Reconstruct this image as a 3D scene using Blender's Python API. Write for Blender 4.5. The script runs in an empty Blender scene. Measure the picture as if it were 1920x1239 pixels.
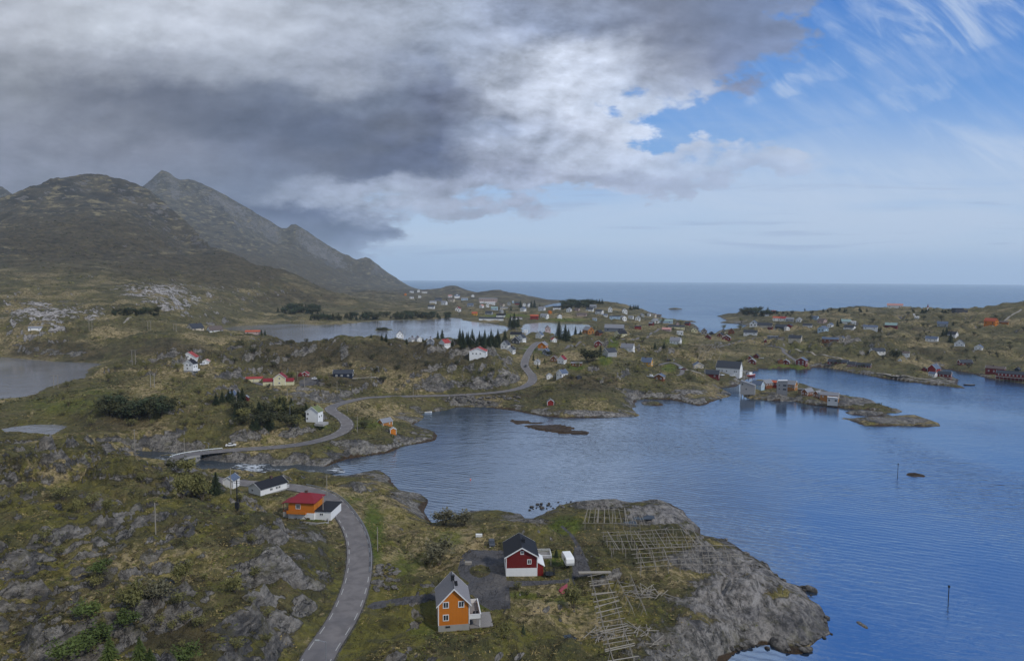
import bpy, bmesh, math, random
import numpy as np
from mathutils import Vector, Matrix

scene = bpy.context.scene
R = math.radians
random.seed(7)
rng = np.random.default_rng(7)

# ---------------------------------------------------------------- camera
CAM_H = 84.0
F = 1280.0                      # focal length in photo pixels (1920 wide)
PITCH, ROLL = R(4.30), R(0.37)
_f = np.array([0, math.cos(PITCH), -math.sin(PITCH)])
_u0 = np.array([0, math.sin(PITCH), math.cos(PITCH)])
_h = np.array([1.0, 0, 0])
_r = _h * math.cos(ROLL) + _u0 * math.sin(ROLL)
_u = _u0 * math.cos(ROLL) - _h * math.sin(ROLL)
cam = bpy.data.cameras.new("camera")
cam.sensor_width = 36.0
cam.lens = 24.0
cam.clip_start = 1.0
cam.clip_end = 80000.0
cam_ob = bpy.data.objects.new("camera", cam)
scene.collection.objects.link(cam_ob)
M = Matrix.Identity(4)
for i in range(3):
    M[i][0], M[i][1], M[i][2] = _r[i], _u[i], -_f[i]
M[2][3] = CAM_H
cam_ob.matrix_world = M
scene.camera = cam_ob


def ray(px, py):
    d = _f * F + _r * (px - 960.0) - _u * (py - 619.5)
    return d / d[1]             # direction per metre of depth


def project(x, y, z):
    dx, dy, dz = x, y, z - CAM_H
    fx = dx * _r[0] + dy * _r[1] + dz * _r[2]
    fy = dx * _u[0] + dy * _u[1] + dz * _u[2]
    ff = dx * _f[0] + dy * _f[1] + dz * _f[2]
    return 960 + F * fx / ff, 619.5 - F * fy / ff


def at_z(px, py, z):
    d = ray(px, py)
    y = (z - CAM_H) / d[2]
    return np.array([d[0] * y, y, z])


def at_d(px, py, depth):
    d = ray(px, py)
    return np.array([d[0] * depth, depth, CAM_H + d[2] * depth])


# ---------------------------------------------------------------- node helper
class N:
    """a socket with arithmetic"""
    def __init__(s, tree, sock): s.t, s.s = tree, sock
    def _m(s, op, *a):
        n = s.t.nodes.new('ShaderNodeMath'); n.operation = op
        for i, v in enumerate((s,) + a):
            if isinstance(v, N): s.t.links.new(v.s, n.inputs[i])
            else: n.inputs[i].default_value = v
        return N(s.t, n.outputs[0])
    def __add__(s, o): return s._m('ADD', o)
    __radd__ = __add__
    def __sub__(s, o): return s._m('SUBTRACT', o)
    def __rsub__(s, o): return (s * -1.0) + o
    def __mul__(s, o): return s._m('MULTIPLY', o)
    __rmul__ = __mul__
    def __truediv__(s, o): return s._m('DIVIDE', o)
    def max(s, o): return s._m('MAXIMUM', o)
    def min(s, o): return s._m('MINIMUM', o)
    def pow(s, o): return s._m('POWER', o)
    def abs(s): return s._m('ABSOLUTE')
    def sat(s): return s.max(0.0).min(1.0)
    def step(s, a, b):
        n = s.t.nodes.new('ShaderNodeMapRange'); n.interpolation_type = 'SMOOTHSTEP'
        s.t.links.new(s.s, n.inputs[0])
        n.inputs[1].default_value, n.inputs[2].default_value = (a, b) if a < b else (b, a)
        n.inputs[3].default_value, n.inputs[4].default_value = (0, 1) if a < b else (1, 0)
        return N(s.t, n.outputs[0])


def comb(t, x, y, z):
    n = t.nodes.new('ShaderNodeCombineXYZ')
    for i, v in enumerate((x, y, z)):
        if isinstance(v, N): t.links.new(v.s, n.inputs[i])
        else: n.inputs[i].default_value = v
    return N(t, n.outputs[0])


def sep(t, v):
    n = t.nodes.new('ShaderNodeSeparateXYZ'); t.links.new(v.s, n.inputs[0])
    return [N(t, o) for o in n.outputs]


def noise(t, vec, scale, detail=5, rough=0.55, dist=0.0, lac=2.0, color=False):
    n = t.nodes.new('ShaderNodeTexNoise')
    t.links.new(vec.s, n.inputs['Vector'])
    n.inputs['Scale'].default_value = scale; n.inputs['Detail'].default_value = detail
    n.inputs['Roughness'].default_value = rough; n.inputs['Distortion'].default_value = dist
    n.inputs['Lacunarity'].default_value = lac
    return N(t, n.outputs['Color' if color else 'Fac'])


def voronoi(t, vec, scale, feature='F1'):
    n = t.nodes.new('ShaderNodeTexVoronoi'); n.feature = feature
    t.links.new(vec.s, n.inputs['Vector']); n.inputs['Scale'].default_value = scale
    return n


def vscale(t, vec, sx, sy, sz):
    n = t.nodes.new('ShaderNodeVectorMath'); n.operation = 'MULTIPLY'
    t.links.new(vec.s, n.inputs[0]); n.inputs[1].default_value = (sx, sy, sz)
    return N(t, n.outputs[0])


def mixc(t, fac, a, b, mode='MIX'):
    n = t.nodes.new('ShaderNodeMix'); n.data_type = 'RGBA'; n.blend_type = mode
    for idx, v in ((0, fac), (6, a), (7, b)):
        if isinstance(v, N): t.links.new(v.s, n.inputs[idx])
        elif idx == 0: n.inputs[0].default_value = v
        else: n.inputs[idx].default_value = (*v, 1)
    return N(t, n.outputs[2])


def lin(c):
    return tuple(((v / 255) / 12.92 if v / 255 <= 0.04045 else ((v / 255 + 0.055) / 1.055) ** 2.4) for v in c)


# ---------------------------------------------------------------- sky
SUN_AZ, SUN_EL = R(125), R(42)      # from the right, a little behind the viewer
world = bpy.data.worlds.new("World")
scene.world = world
world.use_nodes = True
T = world.node_tree
T.nodes.clear()
out = T.nodes.new('ShaderNodeOutputWorld')
bg = T.nodes.new('ShaderNodeBackground')
T.links.new(bg.outputs[0], out.inputs[0])
sky = T.nodes.new('ShaderNodeTexSky')
sky.sky_type = 'NISHITA'
sky.sun_disc = False
sky.sun_elevation, sky.sun_rotation = SUN_EL, SUN_AZ
sky.air_density, sky.dust_density, sky.ozone_density = 1.2, 0.4, 2.5
tc = T.nodes.new('ShaderNodeTexCoord')
D = N(T, tc.outputs['Generated'])
dx, dy, dz = sep(T, D)
yy = dy.max(0.22)
tt = dx / yy                        # horizontal tangent
ss = dz.max(0.0) / yy               # vertical tangent
zz = dz.max(0.0) + 0.10
plane = comb(T, dx / zz, dy / zz, 0.0)          # a cloud deck overhead
face = comb(T, tt, ss * 1.7, 0.3)               # cloud walls seen side-on
w1 = noise(T, plane, 0.55, 5, 0.52, 0.1, color=True)
w2 = noise(T, face, 5.0, 7, 0.58, 0.1, color=True)
w1x, w1y, w1z = sep(T, w1)
w2x, w2y, w2z = sep(T, w2)
t2 = tt + (w1x - 0.5) * 0.10 + (w2x - 0.5) * 0.36
s2 = ss + (w1y - 0.5) * 0.05 + (w2y - 0.5) * 0.17
fx = ((t2 + 0.75) / 1.5).sat()
COLS = [0, 120, 240, 360, 480, 600, 720, 840, 960, 1080, 1200, 1320, 1440, 1560, 1740, 1920]
# rows: photo line, then brightness colour of the cloud and its cover (0..1)
g = lambda *a: a
SKYG = [
 (-330, [(182,189,203)]*8 + [(184,194,212)]*4 + [(176,193,218)]*4, [.95]*6+[.85,.8,.75,.7,.7,.65,.6,.55,.5,.5]),
 (-20, [(180,185,198),(191,197,208),(203,209,221),(193,200,213),(177,185,199),(160,169,185),(153,163,181),(161,171,190),(153,164,186),(134,142,160),(120,129,150),(114,125,150),(112,126,158),(130,150,190),(150,175,215),(150,175,215)],
        [1,1,1,1,1,1,1,1,1,1,1,1,.95,.10,.0,.0]),
 (60, [(177,182,193),(185,191,202),(195,202,214),(197,204,218),(185,193,208),(173,181,197),(167,176,193),(167,178,198),(160,171,194),(140,152,178),(124,132,154),(116,127,153),(118,133,165),(130,150,190),(150,175,215),(150,175,215)],
        [1,1,1,1,1,1,1,1,1,1,1,1,.8,.05,.0,.0]),
 (130, [(160,165,176),(155,160,172),(151,157,171),(163,170,185),(171,179,195),(165,173,190),(155,164,183),(135,146,170),(183,192,210),(207,216,234),(150,158,178),(128,139,168),(125,140,176),(140,160,200),(150,175,215),(150,175,215)],
        [1,1,1,1,1,1,1,1,1,1,.9,.82,.55,.0,.0,.0]),
 (195, [(145,150,161),(123,128,142),(107,113,130),(105,112,130),(115,124,144),(120,130,152),(123,134,158),(105,113,138),(140,148,168),(209,218,236),(200,212,234),(140,152,184),(140,155,195),(150,170,210),(150,175,215),(150,175,215)],
        [1,1,1,1,1,1,1,1,1,.98,.62,.25,.1,.0,.0,.0]),
 (245, [(145,150,164),(133,138,153),(119,125,142),(105,112,131),(97,106,128),(97,107,132),(102,109,128),(100,109,134),(155,167,192),(201,210,230),(209,219,238),(180,190,215),(180,195,220),(150,170,210),(150,175,215),(150,175,215)],
        [1,1,1,1,1,1,1,1,1,.92,.2,.1,.0,.0,.0,.0]),
 (290, [(143,148,164),(140,145,162),(135,140,158),(127,134,154),(115,124,148),(102,109,130),(94,103,129),(98,109,140),(167,178,202),(191,201,222),(195,206,228),(191,204,228),(190,200,220),(180,195,220),(150,175,215),(150,175,215)],
        [1,1,1,1,1,1,1,1,1,1,.75,.60,.5,.2,.0,.0]),
 (322, [(137,142,160),(135,141,158),(133,139,158),(129,137,158),(120,130,155),(108,116,138),(92,102,130),(104,114,142),(150,158,180),(165,173,194),(164,174,199),(168,178,203),(174,186,212),(180,195,220),(170,195,225),(170,195,225)],
        [1,1,1,1,1,1,1,1,1,.9,.75,.62,.55,.2,.0,.0]),
 (355, [(135,140,158),(133,139,157),(129,137,157),(125,134,156),(119,130,155),(165,176,200),(171,182,206),(150,158,180),(175,186,212),(172,180,202),(178,190,214),(180,195,220),(180,195,220),(180,195,220),(170,195,225),(170,195,225)],
        [1,1,1,1,1,.72,.70,.72,.70,.55,.25,.1,.0,.0,.0,.0]),
 (385, [(145,150,166),(137,142,160),(129,137,157),(123,133,156),(121,132,157),(173,185,210),(185,197,220),(165,174,196),(160,169,192),(176,186,208),(180,195,220),(180,195,220),(180,195,220),(180,195,220),(170,195,225),(170,195,225)],
        [1,1,1,1,1,.66,.62,.60,.52,.30,.0,.0,.0,.0,.0,.0]),
 (425, [(135,140,158),(133,140,158),(125,134,156),(119,130,155),(92,103,132),(86,97,128),(104,116,146),(180,192,214),(185,196,218),(180,195,220),(180,195,220),(180,195,220),(180,195,220),(180,195,220),(170,195,225),(170,195,225)],
        [1,1,1,1,1,.95,.62,.25,.2,.05,.0,.0,.0,.0,.0,.0]),
 (470, [(135,140,158),(133,140,158),(125,134,156),(119,130,155),(115,124,148),(118,128,154),(160,175,205),(170,185,212),(170,186,214),(180,195,220),(180,195,220),(180,195,220),(180,195,220),(180,195,220),(170,195,225),(170,195,225)],
        [1,1,1,1,1,.75,.35,.15,.1,.05,.0,.0,.0,.0,.0,.0]),
 (524, [(150,160,185)]*16, [.5]*5+[.2]*11),
]
colr = alph = None
prev = None
for py, cols, al in SKYG:
    r_ = T.nodes.new('ShaderNodeValToRGB')
    cr = r_.color_ramp
    cr.interpolation = 'LINEAR'
    while len(cr.elements) < len(COLS): cr.elements.new(0.5)
    for e, c, x, a in zip(cr.elements, cols, COLS, al):
        e.position = x / 1920; e.color = (*lin(c), a)
    for k, x in enumerate(COLS): cr.elements[k].position = x / 1920
    T.links.new(fx.s, r_.inputs[0])
    c_, a_ = N(T, r_.outputs[0]), N(T, r_.outputs[1])
    s_ = (523.0 - py) / F
    if colr is None:
        colr, alph, prev = c_, a_, s_
    else:
        f_ = s2.step(prev, s_)      # prev is higher: 1 at this lower row
        colr = mixc(T, f_, colr, c_)
        alph = alph + (a_ - alph) * f_
        prev = s_
# fine structure of the cloud
d1 = noise(T, plane, 1.3, 8, 0.58, 0.15)
d2 = noise(T, comb(T, tt, ss * 2.0, 0.0), 9.0, 9, 0.58, 0.12)
d2b = noise(T, comb(T, tt + 0.012, ss * 2.0 - 0.03, 0.0), 9.0, 5, 0.58, 0.12)
puff = d2 * 0.65 + d1 * 0.35
d3 = noise(T, comb(T, tt * 0.9, ss * 1.9, 4.0), 24.0, 6, 0.6, 0.1)
dens = alph + (puff - 0.5) * 1.5 + (d3 - 0.5) * 0.35
cover = dens.step(0.39, 0.61) * (1.0 - (tt.step(0.12, 0.34) * ss.step(0.22, 0.16)) * 0.35)
rim = (dens - 0.42).step(0.45, 0.0) * cover * tt.step(-0.32, -0.10)
soft = tt.step(0.1, -0.45) * 0.55                 # the rain cloud on the left is smoother
d4 = noise(T, comb(T, tt, ss * 1.8, 8.0), 13.0, 8, 0.62, 0.1)
d4b = noise(T, comb(T, tt + 0.010, ss * 1.8 - 0.026, 8.0), 13.0, 6, 0.62, 0.1)
lit = 1.0 + ((puff - 0.5) * 0.75 + (d2 - d2b) * 1.35 + (d4 - d4b) * 1.0 + (d4 - 0.5) * 0.20 + (d3 - 0.5) * 0.12) * (1.0 - soft) * (1.0 - tt.step(0.02, 0.30) * 0.55) + rim * 0.05
lit = lit * (1.0 - tt.step(0.02, -0.12) * ss.step(0.36, 0.22) * 0.13)
cloud = mixc(T, 1.0, colr, comb(T, lit, lit, lit), 'MULTIPLY')
# clear air: physical sky, a pale veil towards the horizon, high cirrus
nis = mixc(T, 1.0, N(T, sky.outputs[0]), (0.055, 0.072, 0.105), 'MULTIPLY')
cl_ramp = T.nodes.new('ShaderNodeValToRGB')
cre = cl_ramp.color_ramp
cre.elements.remove(cre.elements[-1])
for p_, c_ in ((0.0, (164,190,224)), (0.06, (170,196,229)), (0.13, (196,215,238)), (0.24, (184,208,238)), (0.38, (136,180,232)), (0.55, (104,160,228)), (1.0, (58,124,208))):
    e = cre.elements.new(p_) if p_ > 0 else cre.elements[0]
    e.color = (*lin(c_), 1)

T.links.new((ss / 0.42).sat().s, cl_ramp.inputs[0])
clear = mixc(T, 0.82, nis, N(T, cl_ramp.outputs[0]))
ang = comb(T, (tt * 0.83 - ss * 0.55) * 1.0, (tt * 0.55 + ss * 0.83) * 4.5, 0.7)
ci1 = noise(T, ang, 5.0, 8, 0.62, 1.2)
ang2 = comb(T, (tt * 0.62 + ss * 0.78) * 5.5, (ss * 0.62 - tt * 0.78) * 1.2, 3.7)
ci2 = noise(T, ang2, 5.0, 8, 0.60, 1.0)
cim = noise(T, comb(T, tt, ss * 1.5, 9.0), 3.2, 3, 0.5, 0.4)
cirrus = (ci1 * 0.6 + ci2 * 0.4 + cim * 0.9 - 0.95).step(-0.07, 0.38)
cirrus = cirrus * (tt.step(0.05, 0.5) * 0.45 + 0.2) * ss.step(0.02, 0.10)
wt = tt + (w2x - 0.5) * 0.20 + (ci1 - 0.5) * 0.10
ws = ss + (w2y - 0.5) * 0.10 + (ci2 - 0.5) * 0.06
strands = 0.10 + (ci1 * 0.6 + ci2 * 0.4 - 0.41).step(0.0, 0.20) * 0.95
for cx_, cy_, rx_, ry_, rot_, k_ in ((1790, 45, 190, 50, .12, .95), (1640, 50, 70, 34, -.5, .6), (1560, 105, 62, 40, -.75, .75), (1510, 160, 150, 20, .36, .75), (1700, 185, 140, 15, .30, .5), (1860, 290, 150, 34, -.25, .8), (1620, 345, 320, 40, .05, .55), (1540, 250, 40, 14, .2, .45)):
    ct, cs = (cx_ - 960) / F, (523.3 + .00646 * (cx_ - 960) - cy_) / F
    ax_, ay_ = wt - ct, ws - cs
    p_ = (ax_ * math.cos(rot_) + ay_ * math.sin(rot_)) / (rx_ / F)
    q_ = (ay_ * math.cos(rot_) - ax_ * math.sin(rot_)) / (ry_ / F)
    cirrus = cirrus.max((p_ * p_ + q_ * q_).step(2.4, 0.0) * strands * k_)
veil = noise(T, comb(T, tt * 1.0, ss * 7.0, 1.0), 2.2, 6, 0.55, 0.5)
veilm = (veil + tt * 0.22 - 0.36).step(0.0, 0.30) * ss.step(0.30, 0.10) * ss.step(0.0, 0.07) * 0.75
clear = mixc(T, veilm, clear, lin((196,211,232)))
clear = mixc(T, cirrus * 0.75, clear, lin((196,212,236)))
# thin grey streaks low over the sea
strk = noise(T, comb(T, tt * 1.6, ss * 26.0, 5.0), 2.4, 6, 0.55, 0.5)
strm = (strk - 0.56).step(0.0, 0.14) * ss.step(0.20, 0.09) * ss.step(0.015, 0.04) * 0.45
clear = mixc(T, strm, clear, lin((146,166,200)))
skyc = mixc(T, cover, clear, cloud)
T.links.new(skyc.s, bg.inputs[0])
bg.inputs[1].default_value = 1.0
world.cycles.sampling_method = 'MANUAL'
world.cycles.sample_map_resolution = 512

# ---------------------------------------------------------------- sun through thin cloud, exposure
sun = bpy.data.lights.new("sun", 'SUN')
sun.energy = 2.35
sun.angle = R(6)
sun.color = (1.0, 0.95, 0.87)
sun_ob = bpy.data.objects.new("sun", sun)
scene.collection.objects.link(sun_ob)
sdir = Vector((math.sin(SUN_AZ) * math.cos(SUN_EL), math.cos(SUN_AZ) * math.cos(SUN_EL), math.sin(SUN_EL)))
sun_ob.rotation_euler = sdir.to_track_quat('Z', 'Y').to_euler()
sun_ob.location = (0, 0, 400)
vs = scene.view_settings
vs.view_transform = 'Standard'; vs.look = 'None'; vs.exposure = 0.0; vs.gamma = 1.0
scene.display_settings.display_device = 'sRGB'
scene.cycles.max_bounces = 4
scene.cycles.volume_bounces = 2
scene.cycles.use_denoising = True
scene.cycles.transparent_max_bounces = 4
# ---------------------------------------------------------------- terrain numbers
_perm = np.random.default_rng(3).permutation(256).astype(np.int32)
_perm = np.concatenate([_perm, _perm])
_ga = np.random.default_rng(4).uniform(0, 2 * np.pi, 256)
_gx, _gy = np.cos(_ga).astype(np.float32), np.sin(_ga).astype(np.float32)


def perlin(x, y):
    xi, yi = np.floor(x).astype(np.int32), np.floor(y).astype(np.int32)
    xf, yf = (x - xi).astype(np.float32), (y - yi).astype(np.float32)
    xi &= 255; yi &= 255
    a, b = _perm[xi], _perm[(xi + 1) & 255]
    def gr(h, px, py): return _gx[h] * px + _gy[h] * py
    aa, ab = _perm[a + yi], _perm[a + ((yi + 1) & 255)]
    ba, bb = _perm[b + yi], _perm[b + ((yi + 1) & 255)]
    uu = xf * xf * xf * (xf * (xf * 6 - 15) + 10)
    vv = yf * yf * yf * (yf * (yf * 6 - 15) + 10)
    n0 = gr(aa, xf, yf); n1 = gr(ba, xf - 1, yf)
    m0 = gr(ab, xf, yf - 1); m1 = gr(bb, xf - 1, yf - 1)
    x0 = n0 + uu * (n1 - n0); x1 = m0 + uu * (m1 - m0)
    return (x0 + vv * (x1 - x0)) * 1.5


def sstep(a, b, x):
    t = np.clip((x - a) / (b - a), 0, 1)
    return t * t * (3 - 2 * t)


LAKE_Z = 12.0
POND_Z = 13.0
# coast lines, as seen points brought down to the water plane ('W' = plan metres)
W = lambda x, y: ('W', x, y)
MAIN = [W(-400, 10), W(60, 10), (1330, 1300), (1345, 1262), (1375, 1227), (1384, 1221), (1402, 1209), (1445, 1208), (1454, 1218), (1477, 1224), (1504, 1225), (1512, 1218), (1521, 1209), (1536, 1196), (1562, 1189), (1553, 1171), (1547, 1149), (1536, 1133), (1518, 1125), (1501, 1098), (1477, 1092), (1448, 1072), (1437, 1059), (1413, 1044), (1396, 1037), (1370, 1017), (1349, 1011), (1311, 1001), (1308, 987), (1288, 970), (1282, 958), (1256, 944), (1230, 936), (1180, 942), (1157, 936), (1107, 938), (1078, 940), (1040, 949), (1010, 965), (990, 975), (975, 962), (940, 957), (900, 957), (878, 960), (850, 973), (829, 976), (811, 981), (800, 968), (795, 959), (803, 936), (786, 924), (768, 923), (743, 918), (734, 900), (725, 889), (710, 881), (685, 885), (662, 892), (630, 893), (612, 887), (625, 875), (635, 866), (650, 860), (700, 852), (735, 847), (750, 837), (780, 832), (815, 825), (822, 815), (805, 806), (785, 800), (772, 797), (795, 784), (790, 776), (837, 769), (852, 762), (905, 763), (960, 769), (1010, 778), (1060, 784), (1110, 783), (1150, 782), (1198, 780), (1185, 767), (1189, 750), (1210, 748), (1260, 750), (1285, 755), (1310, 760), (1327, 757), (1350, 747), (1375, 741), (1362, 734), (1352, 728), (1385, 722), (1395, 716), (1405, 708), (1396, 697), (1410, 698), (1422, 691), (1485, 691), (1489, 693), (1519, 694), (1522, 688), (1540, 688), (1568, 692), (1598, 699), (1623, 702), (1644, 707), (1675, 712), (1717, 717), (1740, 720), (1772, 723), (1797, 727), (1812, 728.5), (1797, 721), (1796, 712), (1787, 707), (1762, 690), (1755, 687), (1772, 690), (1793, 696), (1830, 702), (1835, 705), (1866, 712), (1887, 715), (1920, 719), (2000, 728), (2150, 735), (2300, 722), W(900, 560), W(1700, 700), W(1900, 1500), W(1101, 1500), W(875, 1750), W(735, 1750), W(634, 1760), (1364, 588), (1345, 592.5), (1355, 597), (1365, 601), (1349, 605), (1386, 607), (1400, 610), (1401, 613), (1385, 616), (1360, 618), (1345, 622), (1337, 629), (1330, 628), (1313, 624), (1307, 613), (1301, 609), (1293, 605), (1303, 603), (1298, 602), (1257, 600), (1240, 595), (1230, 589), (1204, 583), W(361, 1900), W(234, 1950), W(175, 1950), (1055, 578), (1025, 577.5), (1020, 573), (1035, 570), (1056, 567), (1060, 566), (1052, 563), (1027, 562), (1000, 556.5), W(0, 3400), W(-150, 3650), W(-350, 4000), W(-506, 4600), W(-838, 5660), W(-1020, 6000), W(-1950, 6500), W(-8500, 6500), W(-9000, 3000)]
ISLES = {
 'isle': [(1387, 738), (1397, 746), (1437, 750), (1466, 752), (1489, 752), (1519, 759), (1547, 762), (1585, 766), (1615, 767), (1660, 774), (1690, 775), (1695, 771), (1652, 762), (1635, 750), (1615, 747), (1575, 744), (1540, 730), (1500, 719), (1470, 714), (1440, 714), (1415, 712), (1400, 716), (1392, 728)],
 'skerry': [(1535, 781), (1580, 785), (1600, 789), (1620, 796), (1665, 799), (1690, 797), (1740, 800), (1772, 799), (1750, 790), (1722, 780), (1697, 778), (1665, 782), (1615, 784), (1580, 783)],
 'skerry2': [(1583, 772), (1615, 771), (1660, 775), (1672, 779), (1640, 781), (1610, 778), (1590, 776)],
 'bank': [(960, 787), (1010, 790), (1042, 795), (1080, 803), (1108, 810), (1100, 814), (1060, 813), (1010, 805), (970, 796), (955, 790)],
 'rock1': [(1206, 755), (1222, 753), (1246, 757), (1240, 760), (1215, 759)],
 'rock2': [(1699, 888), (1707, 886), (1722, 888), (1738, 892), (1732, 894), (1705, 892)],
 'far': [(1252, 579.3), (1262, 580.4), (1273, 580.4), (1281, 579.6), (1270, 577.8), (1260, 577.6)],
 'rock3': [(1604, 1163), (1611, 1164), (1626, 1174), (1632, 1181), (1622, 1178), (1610, 1170)],
}
LAKES = {
 'left': (LAKE_Z, [(-500, 690), (-200, 668), (0, 669), (40, 672), (90, 677), (135, 679), (175, 680), (190, 682), (170, 690), (162, 700), (158, 712), (120, 718), (85, 726), (68, 738), (45, 744), (0, 748), (-200, 770), (-500, 790)]),
 'pond': (POND_Z, [(-60, 806), (0, 805), (25, 800), (60, 796), (100, 796), (125, 799), (112, 806), (100, 815), (70, 817), (45, 812), (0, 809), (-40, 812)]),
 'mid': (LAKE_Z, [(405, 617), (440, 612), (480, 609), (540, 607), (600, 609), (640, 608), (660, 606), (700, 602), (740, 600), (790, 599.5), (830, 597), (850, 595.5), (862, 596), (868, 600), (885, 603), (915, 606), (948, 611), (960, 616), (945, 622), (930, 630), (900, 640), (800, 652), (650, 650), (540, 642), (512, 630), (490, 624.5), (440, 623.5), (400, 624), (385, 622)]),
 'right': (LAKE_Z, [(985, 607), (1010, 605), (1040, 604.5), (1070, 606), (1100, 608), (1108, 611), (1098, 618), (1085, 626), (1060, 632), (1020, 634), (985, 628), (975, 615)]),
}
LISLE = [(703, 618.5), (715, 620), (730, 619.5), (732, 618), (720, 616.5), (708, 616.8)]


def world_poly(pts, z=0.0):
    o = []
    for p in pts:
        if p[0] == 'W': o.append((p[1], p[2]))
        else:
            q = at_z(p[0], p[1], z); o.append((q[0], q[1]))
    return np.array(o)


def densify(P, frac=0.02):
    o = []
    n = len(P)
    for i in range(n):
        a, b = P[i], P[(i + 1) % n]
        k = int(np.clip(np.hypot(*(b - a)) / (frac * max(60, min(a[1], b[1]))), 1, 40))
        for j in range(k): o.append(a + (b - a) * j / k)
    return np.array(o)


def sdf(P, x, y):
    """signed distance, + inside"""
    best = np.full(x.shape, 1e18); ins = np.zeros(x.shape, bool)
    n = len(P)
    for i in range(n):
        ax, ay = P[i]; bx, by = P[(i + 1) % n]
        ex, ey = bx - ax, by - ay
        wx, wy = x - ax, y - ay
        t = np.clip((wx * ex + wy * ey) / (ex * ex + ey * ey + 1e-9), 0, 1)
        d = (wx - ex * t) ** 2 + (wy - ey * t) ** 2
        np.minimum(best, d, out=best)
        if ay != by:
            c = ((ay <= y) != (by <= y))
            ins ^= c & (x < ax + (y - ay) / (by - ay) * ex)
    return np.where(ins, 1, -1) * np.sqrt(best)


def inpoly_px(P, px, py):
    return sdf(np.array(P, float), px, py)


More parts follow.
